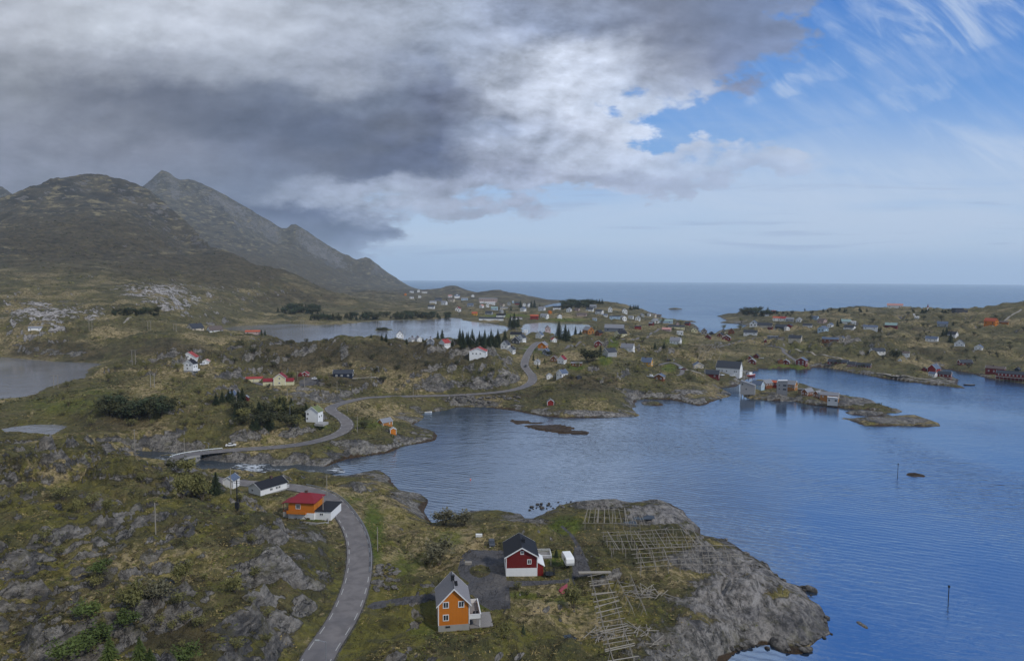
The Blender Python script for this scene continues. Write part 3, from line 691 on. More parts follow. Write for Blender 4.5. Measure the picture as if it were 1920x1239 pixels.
grav = np.maximum(grav, sstep(2.6, 1.4, side_d))
verge = sstep(5.0, 3.2, rd)
dry = sstep(-.15, .55, octave(60, 0, 1, 91) + octave(22, 0, 1, 93) * .6)
# ---------------------------------------------------------------- materials
def material(name):
    m = bpy.data.materials.new(name); m.use_nodes = True
    t = m.node_tree
    b = t.nodes['Principled BSDF']
    b.inputs['Roughness'].default_value = .85
    b.inputs['Specular IOR Level'].default_value = .25
    return m, t, b


def attr(t, name):
    n = t.nodes.new('ShaderNodeAttribute'); n.attribute_name = name
    return n


def bump(t, b, hgt, strength=.5, dist=.2):
    n = t.nodes.new('ShaderNodeBump'); n.inputs['Strength'].default_value = strength; n.inputs['Distance'].default_value = dist
    t.links.new(hgt.s, n.inputs['Height']); t.links.new(n.outputs[0], b.inputs['Normal'])


def terrain_material():
    m, t, b = material("moor_and_rock")
    geo = t.nodes.new('ShaderNodeNewGeometry')
    P = N(t, geo.outputs['Position'])
    a1 = attr(t, "mask_a"); a2 = attr(t, "mask_b")
    rk, gr, wd = sep(t, N(t, a1.outputs['Vector']))
    gv, pl, dr = sep(t, N(t, a2.outputs['Vector']))
    big = noise(t, P, .012, 5, .6, .3)
    mid = noise(t, P, .07, 8, .62, .4)
    mid2 = noise(t, vscale(t, P, 1, 1.3, 1), .19, 7, .65, .5)
    fine = noise(t, P, .9, 6, .7, .3)
    fin2 = noise(t, P, 3.2, 4, .7)
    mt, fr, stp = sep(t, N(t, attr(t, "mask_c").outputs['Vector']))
    # vegetation
    veg = mixc(t, (mid * 1.0 + big * .35 + dr * .38 - .63).step(-.2, .35), lin((68, 70, 42)), lin((114, 106, 66)))
    veg = mixc(t, (mid2 - .47).step(0, .14) * .6, veg, lin((93, 80, 57)))
    veg = mixc(t, (noise(t, P, .45, 8, .72, .2) + dr * .14 - .575).step(0, .10) * .9, veg, lin((166, 148, 110)))
    veg = mixc(t, (noise(t, P, .3, 8, .7, .2) - .54).step(0, .1) * .8, veg, lin((50, 54, 34)))
    veg = mixc(t, (noise(t, P, .13, 8, .7, .2) - .555).step(0, .09) * .6, veg, lin((120, 116, 46)))
    nearm = (1.0 - fr * 6.0).sat()
    veg = mixc(t, (noise(t, P, .045, 7, .66, .3) + (mid2 - .5) * .5 - .5).step(0, .1) * .75 * nearm, veg, mixc(t, fine, lin((86, 90, 30)), lin((144, 134, 48))))
    veg = mixc(t, (noise(t, vscale(t, P, 1, 1, 1), .06, 8, .72, .5) - .52).step(0, .07) * .8 * nearm, veg, mixc(t, fine, lin((34, 34, 22)), lin((64, 60, 36))))
    heath = mixc(t, (noise(t, P, .012, 9, .70, .3) - .4).step(0, .22), lin((52, 50, 46)), lin((86, 80, 66)))  # mountain heath kept darker, painting in the cloud shadow on the dome
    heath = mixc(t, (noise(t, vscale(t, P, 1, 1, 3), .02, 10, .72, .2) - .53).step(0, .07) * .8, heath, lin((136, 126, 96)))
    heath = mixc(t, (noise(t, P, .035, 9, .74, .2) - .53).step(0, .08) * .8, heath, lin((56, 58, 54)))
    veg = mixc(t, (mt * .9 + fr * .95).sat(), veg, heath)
    dk = mixc(t, (noise(t, P, .09, 9, .74, .2) - .38).step(0, .22), lin((44, 42, 32)), lin((86, 76, 56)))
    veg = mixc(t, ((stp * 1.3 + (noise(t, P, .025, 6, .65, .2) - .5) * 2.2).step(.25, .85)) * .8, veg, dk)
    lawn = mixc(t, fine, lin((58, 76, 26)), lin((104, 112, 46)))
    lawn = mixc(t, (mid2 - .5).step(0, .16) * .6, lawn, lin((116, 108, 50)))
    veg = mixc(t, (gr * 1.25 + (mid2 - .5) * 1.2).step(.28, .75), veg, lawn)
    vb = fine * .9 + fin2 * .5
    vv = .36 + vb * .92
    veg = mixc(t, 1.0, veg, comb(t, vv, vv, vv), 'MULTIPLY')
    # rock: grey with joints, lichen, seepage
    wv = noise(t, vscale(t, P, 1.3, .7, 2.2), .35, 10, .70, .4)
    rock = mixc(t, wv.step(.34, .66), lin((84, 81, 76)), lin((160, 154, 145)))
    rock = mixc(t, (mid2 - .5).step(0, .2) * .5, rock, lin((118, 108, 92)))
    rock = mixc(t, (noise(t, vscale(t, P, 1, .6, 1.5), .1, 8, .7, .4) - .49).step(0, .12) * .75 * (1.0 - pl * .7), rock, lin((58, 58, 61)))
    rock = mixc(t, (noise(t, P, 1.3, 6, .7) - .53).step(0, .1) * .55, rock, lin((58, 58, 60)))
    crack = ((noise(t, vscale(t, P, 1.9, .6, 1.2), .20, 5, .58, .4) - .5).abs()).step(.020, .0) * (noise(t, P, .2, 3) - .40).step(0, .2)
    rock = mixc(t, crack * .75, rock, lin((38, 38, 38)))
    rock = mixc(t, (mt * .8 + fr * .4).sat() * .75, rock, mixc(t, (noise(t, vscale(t, P, 1, 1, .5), .010, 10, .75, .3) - .36).step(0, .28), lin((50, 50, 54)), lin((110, 107, 106))))
    rock = mixc(t, (noise(t, P, .21, 8, .7, .2) - .52).step(0, .12) * (1.0 - pl) * .45, rock, lin((98, 94, 56)))
    rock = mixc(t, pl * (wv - .38).step(0, .2), rock, lin((190, 184, 180)))
    sx, sy, nz = sep(t, N(t, geo.outputs['Normal']))
    up_ = nz.step(.55, .95)
    rm = (rk * .80 + (noise(t, vscale(t, P, .7, 1.4, 2.0), .055, 9, .66, .2) - .5) * 2.1 + (fine - .5) * .42 + (mid2 - .5) * .55 + (1.0 - up_) * .32 + mt * .06 - .125).step(.36, .50)
    col = mixc(t, rm, veg, rock)
    # gravel yards, tidal weed
    gcol = mixc(t, fine, lin((72, 71, 74)), lin((104, 102, 102)))
    gcol = mixc(t, (mid - .55).step(0, .1) * .35, gcol, lin((128, 122, 114)))
    col = mixc(t, (gv + (fine - .5) * .5).step(.35, .6), col, gcol)
    px_, py_, pz = sep(t, P)
    wcol = mixc(t, fine, lin((42, 38, 30)), lin((92, 68, 38)))
    wcol = mixc(t, (pz + (fine - .5) * .5).step(.75, 1.25), lin((118, 78, 34)), wcol) if False else wcol
    col = mixc(t, (wd + (mid2 - .5) * .8).step(.4, .75), col, wcol)
    t.links.new(col.s, b.inputs['Base Color'])
    rough = 1.0 - rm * .22 - wd * .25
    t.links.new(rough.s, b.inputs['Roughness'])
    hh = fine * .55 + fin2 * .22 + wv * rm * 1.3 + mid2 * 1.6 - crack * .5
    bump(t, b, hh, 1.0, 1.5)
    return m


def water_material(name, deep, scale=1.0, bstr=.35, rough=.06, cap=.42, tint=(.86, .93, 1.0), ior=1.33):
    m, t, b = material(name)
    geo = t.nodes.new('ShaderNodeNewGeometry')
    P = N(t, geo.outputs['Position'])
    w = noise(t, vscale(t, P, .5, 1.0, 1), .42 * scale, 5, .6, .5)
    w_ = noise(t, vscale(t, P, .35, 1.0, 1), .11 * scale, 4, .55, .8)
    swell = noise(t, P, .012, 3, .5, .3)
    wv = t.nodes.new('ShaderNodeTexWave'); wv.wave_type = 'BANDS'; wv.bands_direction = 'Y'
    rot = t.nodes.new('ShaderNodeMapping'); rot.inputs['Rotation'].default_value = (0, 0, R(24))
    t.links.new(P.s, rot.inputs['Vector']); t.links.new(rot.outputs[0], wv.inputs['Vector'])
    wv.inputs['Scale'].default_value = .12 * scale; wv.inputs['Distortion'].default_value = 5.0; wv.inputs['Detail'].default_value = 4
    wv.inputs['Detail Scale'].default_value = .9; wv.inputs['Detail Roughness'].default_value = .6
    hh = w * .55 + w_ * 1.2 + N(t, wv.outputs['Fac']) * .16
    n_ = t.nodes.new('ShaderNodeBump'); n_.inputs['Distance'].default_value = 1.0
    gust = noise(t, vscale(t, P, 1, .45, 1), .006, 4, .55, .6)
    t.links.new(hh.s, n_.inputs['Height']); t.links.new((((gust - .38).step(0, .22) * 1.0 + .28) * bstr).s, n_.inputs['Strength'])
    t.nodes.remove(b)
    df = t.nodes.new('ShaderNodeBsdfDiffuse'); df.inputs['Color'].default_value = (*deep, 1)
    gl = t.nodes.new('ShaderNodeBsdfGlossy'); gl.inputs['Color'].default_value = (*tint, 1)
    t.links.new(((swell - .45).step(0, .2) * .10 + rough).s, gl.inputs['Roughness'])
    fn = t.nodes.new('ShaderNodeFresnel'); fn.inputs['IOR'].default_value = ior
    for q in (df, gl, fn): t.links.new(n_.outputs[0], q.inputs['Normal'])
    mx = t.nodes.new('ShaderNodeMixShader')          # a choppy surface never mirrors fully, even at grazing view
    t.links.new(N(t, fn.outputs[0]).min(cap).s, mx.inputs[0]); t.links.new(df.outputs[0], mx.inputs[1]); t.links.new(gl.outputs[0], mx.inputs[2])
    t.links.new(mx.outputs[0], t.nodes['Material Output'].inputs['Surface'])
    return m


def simple(name, col, rough=.7, var=.12, scale=1.5, spec=.25, planks=None, metal=0.0):
    """a painted or weathered surface with uneven tone; planks = board width in m along local x/y"""
    m, t, b = material(name)
    tcn = t.nodes.new('ShaderNodeTexCoord')
    P = N(t, tcn.outputs['Object'])
    n_ = noise(t, P, scale, 6, .65, .3)
    n2 = noise(t, vscale(t, P, 4, 4, .5), scale, 4, .6)
    f = 1.0 + (n_ - .5) * (var * 2.2) + (n2 - .5) * var * 1.4
    c = mixc(t, 1.0, col, comb(t, f, f, f), 'MULTIPLY')
    if planks:
        x, y, z = sep(t, P)
        s_ = ((x + y) / planks)
        fr = s_._m('FRACT')
        g_ = (fr - .5).abs().step(.5, .42)
        c = mixc(t, (1.0 - g_) * .55, c, tuple(v * .45 for v in col))
        bump(t, b, g_, .6, .03)
    t.links.new(c.s, b.inputs['Base Color'])
    b.inputs['Roughness'].default_value = rough
    b.inputs['Specular IOR Level'].default_value = spec
    b.inputs['Metallic'].default_value = metal
    return m


MT = {}
def mat(key, *a, **k):
    if key not in MT: MT[key] = simple(key, *a, **k)
    return MT[key]


# ---------------------------------------------------------------- linking helpers
COL = scene.collection
def link_mesh(name, me, m=None, parent=None):
    o = bpy.data.objects.new(name, me); COL.objects.link(o)
    if m is not None:
        for mm in (m if isinstance(m, (list, tuple)) else [m]): me.materials.append(mm)
    if parent is not None: o.parent = parent
    return o


def np_mesh(name, verts, faces, smooth=False):
    me = bpy.data.meshes.new(name)
    faces = np.asarray(faces, np.int32); k = faces.shape[1]
    me.vertices.add(len(verts)); me.vertices.foreach_set('co', np.ascontiguousarray(verts, np.float32).ravel())
    me.loops.add(faces.size); me.loops.foreach_set('vertex_index', faces.ravel())
    me.polygons.add(len(faces)); me.polygons.foreach_set('loop_start', np.arange(0, faces.size, k, dtype=np.int32))
    me.polygons.foreach_set('loop_total', np.full(len(faces), k, np.int32))
    if smooth: me.polygons.foreach_set('use_smooth', np.ones(len(faces), bool))
    me.update(calc_edges=True)
    return me


def struct(o, label=None):
    o['kind'] = 'structure'
    if label: o['label'] = label
    return o


def tag(o, label, cat, group=None):
    o['label'] = label; o['category'] = cat
    if group: o['group'] = group
    return o


def thing(name, label, cat, loc, rz=0.0, group=None):
    o = bpy.data.objects.new(name, None); COL.objects.link(o)
    o.empty_display_size = .5
    o.location = loc; o.rotation_euler = (0, 0, rz)
    return tag(o, label, cat, group)


# ---------------------------------------------------------------- the setting
verts = np.stack([XX, YY, h], -1).reshape(-1, 3)
idx = np.arange(NV * NU).reshape(NV, NU)
faces = np.stack([idx[:-1, :-1], idx[:-1, 1:], idx[1:, 1:], idx[1:, :-1]], -1).reshape(-1, 4)
deepf = (np.maximum.reduce([h[:-1, :-1], h[:-1, 1:], h[1:, 1:], h[1:, :-1]]).ravel() < -3.0)     # far under the sea: left out
faces = faces[~deepf]
me = np_mesh("ground", verts, faces, True)
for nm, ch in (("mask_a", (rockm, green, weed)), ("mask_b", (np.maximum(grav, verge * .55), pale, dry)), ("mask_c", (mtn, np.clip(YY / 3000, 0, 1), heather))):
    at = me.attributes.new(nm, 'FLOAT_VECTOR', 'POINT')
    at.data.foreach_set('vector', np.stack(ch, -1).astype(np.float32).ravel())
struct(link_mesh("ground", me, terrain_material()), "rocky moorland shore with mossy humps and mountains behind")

SEA_R = 30000.0
ang = np.linspace(0, 2 * np.pi, 97)[:-1]
rad = [0.01, 300, 900, 2500, 8000, SEA_R]
sv = np.array([(r_ * math.sin(a), r_ * math.cos(a), 0) for r_ in rad for a in ang])
sf = [(k * 96 + i, k * 96 + (i + 1) % 96, (k + 1) * 96 + (i + 1) % 96, (k + 1) * 96 + i) for k in range(5) for i in range(96)]
struct(link_mesh("sea", np_mesh("sea", sv, [f[::-1] for f in sf]), water_material("sea_water", (.013, .031, .068), tint=(.80, .90, 1.0), ior=1.46, cap=.54)), "open blue sea with fine wind ripples")
LAKE_MAT = water_material("lake_water", (.15, .155, .175), 1.2, .14, .05, .95, (1, 1, 1), 1.6)  # pale body colour paints in the reflection of bright clouds


def poly_sheet(name, P, z, m, grow=1.0):
    c = P.mean(0)
    bm = bmesh.new()
    vs_ = [bm.verts.new((*(c + (p - c) * grow), z)) for p in P]
    f_ = bm.faces.new(vs_)
    if f_.normal.z < 0: f_.normal_flip()
    bmesh.ops.triangulate(bm, faces=[f_])
    bm.normal_update()
    for f_ in bm.faces:
        if f_.normal.z < 0: f_.normal_flip()
    me = bpy.data.meshes.new(name); bm.to_mesh(me); bm.free()
    return link_mesh(name, me, m)


for k, lab in (('left', "grey lake at the foot of the domed mountain"), ('pond', "small pond in the moor"), ('mid', "long pale lake behind the dark ridge"), ('right', "small lake among the village houses")):
    struct(poly_sheet("lake" if k != 'pond' else "pond", lakes[k][1], lakes[k][0], LAKE_MAT, 1.03), lab)


_c = at_z(718, 618.3, LAKE_Z); _s = _c[1] / F
iv, if_ = [], []
_rg = np.random.default_rng(2)
for k, (rr_, zz_) in enumerate(((1.25, -.6), (1.0, .1), (.8, .5), (.45, 1.1), (.02, 1.3))):
    for i in range(28):
        a_ = i / 28 * 6.283; w_ = 1 + .12 * math.sin(3 * a_ + 1) + .06 * _rg.normal()
        iv.append((_c[0] + math.cos(a_) * 15 * _s * rr_ * w_, _c[1] + math.sin(a_) * 26 * _s * rr_ * w_, LAKE_Z + zz_ + .12 * _rg.normal() * (k > 1)))
for k in range(4):
    for i in range(28): if_.append((k * 28 + i, k * 28 + (i + 1) % 28, (k + 1) * 28 + (i + 1) % 28, (k + 1) * 28 + i))
struct(link_mesh("islet", np_mesh("islet", np.array(iv), if_, True), bpy.data.materials["moor_and_rock"]), "tiny bushy islet in the long lake")


def ribbon(name, line, offs, m, dz=0.0, parent=None, close=None):
    """sheet along a line between lateral offsets"""
    tan = np.gradient(line[:, :2], axis=0); tan /= np.linalg.norm(tan, axis=1)[:, None] + 1e-9
    nor = np.c_[tan[:, 1], -tan[:, 0]]
    vs_ = []
    for o in offs: vs_.append(np.c_[line[:, :2] + nor * o, line[:, 2] + dz])
    n = len(line); V_ = np.concatenate(vs_); fs = []
    for k in range(len(offs) - 1):
        a = np.arange(n - 1) + k * n
        fs.append(np.stack([a, a + n, a + n + 1, a + 1], -1))
    me = np_mesh(name, V_, np.concatenate(fs))
    return link_mesh(name, me, m, parent)


def asphalt():
    m, t, b = material("asphalt")
    geo = t.nodes.new('ShaderNodeNewGeometry'); P = N(t, geo.outputs['Position'])
    a = noise(t, P, .35, 5, .6, .4); f = noise(t, P, 6, 4, .7); p = noise(t, P, .05, 4, .5)
    c = mixc(t, a.step(.3, .7), lin((98, 94, 93)), lin((122, 117, 115)))
    c = mixc(t, (p - .5).step(0, .15) * .5, c, lin((92, 92, 97)))
    c = mixc(t, f * .35, c, lin((88, 86, 86)))
    t.links.new(c.s, b.inputs['Base Color']); b.inputs['Roughness'].default_value = .8
    bump(t, b, f, .3, .02)
    return m


ASPH = asphalt()
struct(ribbon("road", road, [3.3, 0.0, -3.3], ASPH, .06), "grey two lane coast road winding round the bay")
for s_ in sides: struct(ribbon("side_road", s_, [1.5, 0, -1.5], ASPH, .05), "narrow tarmac lane between the houses")
# dashed edge lines
PAINT = mat('road_paint', lin((158, 157, 153)), .7, .25, 3)
tan = np.gradient(road[:, :2], axis=0); tan /= np.linalg.norm(tan, axis=1)[:, None]
nor = np.c_[tan[:, 1], -tan[:, 0]]
dist = np.r_[0, np.cumsum(np.linalg.norm(np.diff(road[:, :2], axis=0), axis=1))]
V_, F_ = [], []
for side in (-1, 1):
    d = 0.0
    while d < dist[-1] - 4:
        for a, b_ in ((d, d + 1.6), (d + 1.6, d + 3.2)):
            q = []
            for dd in (a, b_):
                c = np.array([np.interp(dd, dist, road[:, k]) for k in range(3)])
                n_ = np.array([np.interp(dd, dist, nor[:, k]) for k in range(2)])
                for w_ in (2.62, 2.82): q.append((c[0] + n_[0] * w_ * side, c[1] + n_[1] * w_ * side, c[2] + .068))
            k = len(V_); V_ += q; F_.append((k, k + 1, k + 3, k + 2))
        d += 6.4
struct(link_mesh("road_markings", np_mesh("road_markings", np.array(V_), F_), PAINT), "white dashed edge lines on the road")


def lane(pxs, w_, m, name, lab):
    P = smooth_line(spline([hit(*q) for q in pxs], 2.5), 4)
    tn = np.gradient(P[:, :2], axis=0); tn /= np.linalg.norm(tn, axis=1)[:, None] + 1e-9
    V_ = []
    for o in (-w_ / 2, 0, w_ / 2):
        q = P[:, :2] + np.c_[tn[:, 1], -tn[:, 0]] * o
        V_.append(np.c_[q, np.maximum(ground(q[:, 0], q[:, 1]), ground(P[:, 0], P[:, 1])) + .14])
    n = len(P); F_ = [(k * n + i, (k + 1) * n + i, (k + 1) * n + i + 1, k * n + i + 1) for k in range(2) for i in range(n - 1)]
    struct(link_mesh(name, np_mesh(name, np.concatenate(V_), F_), m), lab)
TRACK = mat('gravel_track', lin((138, 132, 122)), .95, .2, .5)
lane([(1060, 654), (1074, 648), (1090, 641)], 3.0, ASPH, "side_road", "short lane climbing past the orange barn")
lane([(1166, 637), (1195, 636), (1215, 631), (1232, 620), (1262, 616)], 3.0, ASPH, "side_road", "lane from the cream house to the harbour mouth")
lane([(1330, 648), (1368, 645), (1410, 636), (1440, 634)], 3.0, ASPH, "side_road", "lane through the boathouses beside the channel")
lane([(1642, 700), (1690, 706), (1735, 711), (1785, 714)], 3.0, TRACK, "track", "pale track along the top of the stone pier")
lane([(1472, 656), (1515, 660), (1552, 668), (1590, 676)], 2.6, TRACK, "track", "pale footpath above the rowhouses on stilts")
lane([(1862, 612), (1890, 596), (1915, 580)], 2.5, TRACK, "track", "pale track climbing the right hand hill")
lane([(1280, 690), (1305, 698), (1320, 704)], 3.0, TRACK, "track", "gravel lane down to the red quay boathouse")
lane([(232, 606), (240, 600), (244, 594)], 3.0, TRACK, "track", "short pale gravel track on the moor")
lane([(660, 710), (690, 708), (712, 712)], 2.6, TRACK, "track", "pale drive beside the navy house")
lane([(990, 655), (978, 653), (960, 655)], 2.6, TRACK, "track", "drive of the white houses left of the main road")


def river_material():
    m, t, b = material("river_water")
    geo = t.nodes.new('ShaderNodeNewGeometry'); P = N(t, geo.outputs['Position'])
    f = noise(t, vscale(t, P, .7, 1.6, 1), .35, 8, .68, 1.5)
    g_ = noise(t, P, .06, 3, .5)
    foam = (f + (g_ - .5) * .9 - .60).step(0, .20)
    c = mixc(t, foam, (.03, .04, .05), (.62, .66, .7))
    t.links.new(c.s, b.inputs['Base Color']); t.links.new((foam * .6 + .12).s, b.inputs['Roughness'])
    bump(t, b, f, .6, .4)
    return m


struct(ribbon("river", RIV[RIV[:, 2] > .02], [7, 3.5, 0, -3.5, -7], river_material(), .03), "short rapid river with white foam running into the bay")
# ---------------------------------------------------------------- shape builder
class MB:
    def __init__(s): s.v, s.f = [], []
    def add(s, vs_, fs):
        k = len(s.v); s.v += [tuple(v) for v in vs_]; s.f += [tuple(i + k for i in f) for f in fs]
    def box(s, x0, y0, z0, x1, y1, z1):
        s.add([(x0,y0,z0),(x1,y0,z0),(x1,y1,z0),(x0,y1,z0),(x0,y0,z1),(x1,y0,z1),(x1,y1,z1),(x0,y1,z1)],
              [(0,3,2,1),(4,5,6,7),(0,1,5,4),(1,2,6,5),(2,3,7,6),(3,0,4,7)])
    def prism(s, prof, a, b, axis='y'):
        """prof = list of (p,q) in the plane across the axis"""
        n = len(prof)
        f = (lambda p, q, t: (p, t, q)) if axis == 'y' else ((lambda p, q, t: (t, p, q)) if axis == 'x' else (lambda p, q, t: (p, q, t)))
        vs_ = [f(p, q, a) for p, q in prof] + [f(p, q, b) for p, q in prof]
        s.add(vs_, [tuple(range(n)), tuple(range(2 * n - 1, n - 1, -1))] + [(i, i + n, (i + 1) % n + n, (i + 1) % n) for i in range(n)])
    def tube(s, a, b, r0, r1=None, n=6):
        r1 = r0 if r1 is None else r1
        a, b = Vector(a), Vector(b); d = (b - a).normalized()
        x = d.orthogonal().normalized(); y = d.cross(x)
        vs_ = [a + (x * math.cos(t) + y * math.sin(t)) * r0 for t in [2 * math.pi * k / n for k in range(n)]] + \
              [b + (x * math.cos(t) + y * math.sin(t)) * r1 for t in [2 * math.pi * k / n for k in range(n)]]
        s.add(vs_, [(i, (i + 1) % n, (i + 1) % n + n, i + n) for i in range(n)] + [tuple(range(n - 1, -1, -1)), tuple(range(n, 2 * n))])
    def mesh(s, name, bev=0.0, smooth=False):
        me = bpy.data.meshes.new(name); me.from_pydata(s.v, [], s.f)
        bm = bmesh.new(); bm.from_mesh(me)
        bmesh.ops.recalc_face_normals(bm, faces=bm.faces)
        if bev: bmesh.ops.bevel(bm, geom=bm.edges[:], offset=bev, segments=2, affect='EDGES', profile=.5)
        bm.to_mesh(me); bm.free()
        if smooth:
            for p in me.polygons: p.use_smooth = True
        me.update()
        return me
    def obj(s, name, m, parent=None, bev=0.0, smooth=False):
        return link_mesh(name, s.mesh(name, bev, smooth), m, parent)


WALLC = {'W': (222,223,222), 'C': (206,200,164), 'E': (196,186,168), 'G': (150,153,156), 'S': (112,117,126), 'R': (104,30,30), 'Q': (128,36,32), 'Y': (204,152,52), 'O': (190,112,34), 'B': (34,42,60), 'N': (118,70,40), 'T': (160,108,56), 'P': (166,188,206), 'D': (62,64,70), 'K': (178,158,152), 'X': (138,134,130)}
ROOFC = {'k': (54,58,66), 'b': (30,32,38), 'r': (146,60,58), 'm': (120,34,44), 'g': (122,124,130), 's': (82,94,114), 'o': (168,84,58), 't': (104,112,72), 'n': (92,82,78), 'p': (178,132,126), 'v': (130,152,150), 'w': (200,200,200)}
def wallm(k): return mat('paint_' + k, lin(WALLC[k]), .75, .10, .8, planks=.32 if k not in 'G' else None)
def roofm(k): return mat('roofing_' + k, lin(ROOFC[k]), .7, .16, .9)
TRIM = mat('white_trim', lin((215, 216, 214)), .6, .06, 1.0)
CONC = mat('grey_concrete', lin((150, 149, 146)), .9, .14, .8)
GLASS, _t, _b = material('window_glass')
_b.inputs['Base Color'].default_value = (.03, .036, .045, 1); _b.inputs['Roughness'].default_value = .12; _b.inputs['Specular IOR Level'].default_value = .5
WOOD = mat('weathered_timber', lin((140, 134, 124)), .9, .22, 2.0)
DECK = mat('deck_boards', lin((132, 128, 124)), .9, .16, 1.0, planks=.2)
DARKM = mat('dark_metal', lin((42, 44, 48)), .5, .1, 2, metal=.3)
GREYM = mat('galvanised_steel', lin((150, 154, 158)), .45, .08, 2, metal=.5)
BRICK = mat('chimney_brick', lin((84, 66, 60)), .9, .15, 3)
_winmesh = {}


def win(parent, kind, c, n, w_, h_, frame=True):
    """window in a wall: centre c, outward normal angle n (0 = -y), size"""
    key = (round(w_, 1), round(h_, 1), frame)
    if key not in _winmesh:
        if frame:
            a = MB(); t = min(.16, w_ * .16)
            a.box(-w_/2, -.07, -h_/2, -w_/2 + t, .03, h_/2); a.box(w_/2 - t, -.07, -h_/2, w_/2, .03, h_/2)
            a.box(-w_/2 + t, -.07, h_/2 - t, w_/2 - t, .03, h_/2); a.box(-w_/2 + t, -.07, -h_/2, w_/2 - t, .03, -h_/2 + t)
            a.box(-.04, -.055, -h_/2 + t, .04, .03, h_/2 - t)
            p = MB(); p.box(-w_/2 + t * .9, -.03, -h_/2 + t * .9, w_/2 - t * .9, .02, h_/2 - t * .9)
            ma, mp = a.mesh('window_frame'), p.mesh('pane'); ma.materials.append(TRIM); mp.materials.append(GLASS)
            _winmesh[key] = (ma, mp)
        else:
            p = MB(); p.box(-w_/2, -.05, -h_/2, w_/2, .02, h_/2); mp = p.mesh('window'); mp.materials.append(GLASS)
            _winmesh[key] = (mp,)
    ms = _winmesh[key]
    o = bpy.data.objects.new('window', ms[0]); COL.objects.link(o); o.parent = parent
    o.location = c; o.rotation_euler = (0, 0, n)
    if frame:
        q = bpy.data.objects.new('pane', ms[1]); COL.objects.link(q); q.parent = o
    return o


def gable_body(w, y0, y1, he, hr, z0=-2.5):
    b = MB(); b.prism([(-w/2, z0), (w/2, z0), (w/2, he), (0, hr), (-w/2, he)], y0, y1); return b


def gable_roof(w, y0, y1, he, hr, ov=.4, th=.16, eav=.45):
    b = MB(); s_ = (hr - he) / (w / 2)
    for sg in (-1, 1):
        xe = w/2 + eav; ze = he - s_ * eav
        P = [(0, hr + .02), (sg * xe, ze + .02), (sg * xe, ze + .02 + th), (0, hr + .02 + th)]
        if sg < 0: P = P[::-1]
        b.prism(P, y0 - ov, y1 + ov)
    return b


def bargeboards(w, y0, y1, he, hr, ov=.4, eav=.45):
    b = MB(); s_ = (hr - he) / (w / 2)
    for y in (y0 - ov - .06, y1 + ov):
        for sg in (-1, 1):
            xe = w/2 + eav; ze = he - s_ * eav
            b.prism([(0, hr - .13), (sg * xe, ze - .13), (sg * xe, ze + .21), (0, hr + .21)], y, y + .06)
    return b


def corner_trim(w, y0, y1, he, z0=0.0):
    b = MB()
    for x in (-w/2, w/2):
        for y in (y0, y1): b.box(x - .1, y - .1, z0, x + .1, y + .1, he - .15)
    return b


def place(px, py, z=None):
    return hit(px, py) if z is None else at_z(px, py, z)


def house(name, px, py, gw, L, he, rise, yaw, wall, roof, label, lod=2, cat='house', group=None, base=None, chim=None, z=None, wfront=None, wside=None, onfront=True):
    """px,py foot of the near side; gw,L,he,rise in photo pixels at that distance"""
    p = place(px, py, z); s_ = p[1] / F
    gw, L, he, rise = gw * s_, L * s_, he * s_ * 1.02, rise * s_ * 1.02
    y_ = R(yaw); az = math.atan2(p[0], p[1])
    rz = y_ - az                                   # yaw is relative to the line of sight
    half = abs(math.cos(y_)) * L / 2 + abs(math.sin(y_)) * gw / 2
    d = np.array([p[0], p[1]]); d = d / np.linalg.norm(d)
    c = (p[0] + d[0] * half, p[1] + d[1] * half, p[2])
    t = thing(name, label, cat, c, rz, group)
    wb = gable_body(gw, -L/2, L/2, he, he + rise)
    wb.obj('wall', wallm(wall), t)
    gable_roof(gw, -L/2, L/2, he, he + rise, min(.4, gw * .06), min(.18, gw * .03), min(.45, gw * .07)).obj('roof', roofm(roof), t)
    if base:
        b = MB(); b.box(-gw/2 - .04, -L/2 - .04, -2.6, gw/2 + .04, L/2 + .04, base[1] * s_); b.obj('foundation', wallm(base[0]) if base[0] != 'c' else CONC, t)
    hb = base[1] * s_ if base else 0.0
    if lod <= 1:
        bargeboards(gw, -L/2, L/2, he, he + rise, min(.4, gw * .06), min(.45, gw * .07)).obj('bargeboard', TRIM, t)
    if lod == 0: corner_trim(gw, -L/2, L/2, he, hb).obj('corner_board', TRIM, t)
    if chim or (chim is None and lod <= 1):
        b = MB(); b.box(-.4, -.4, he + rise - .8, .4, .4, he + rise + .95); o = b.obj('chimney', BRICK, t)
        o.location = (0, L * .12, 0)
    fr = lod <= 1
    ww, wh = (min(1.25, gw * .2), min(1.3, (he - hb) * .42))
    if lod == 2: ww, wh = gw * .17, (he - hb) * .36
    if wfront is None: wfront = [(-.24, .5), (.24, .5)] + ([(0, 1.12)] if rise > 3.2 and gw > 6 else [])
    for fx_, fz in wfront:
        zz_ = hb + (he - hb) * fz
        win(t, 'w', (fx_ * gw, -L/2, zz_), 0, ww, wh, fr)
    if wside is None: wside = [-.28, .05, .32]
    right = (yaw < 0) or yaw >= 60
    vis = (1,) if yaw < -2 else ((-1,) if 2 < yaw else (1,))
    if yaw >= 60: vis = (-1,)
    if lod == 2: wside = wside[::2]
    for sg in vis:
        for fy in wside:
            win(t, 'w', (sg * gw / 2, fy * L, hb + (he - hb) * .52), R(90) * sg, ww, wh, fr)
    return t, (gw, L, he, rise, s_)
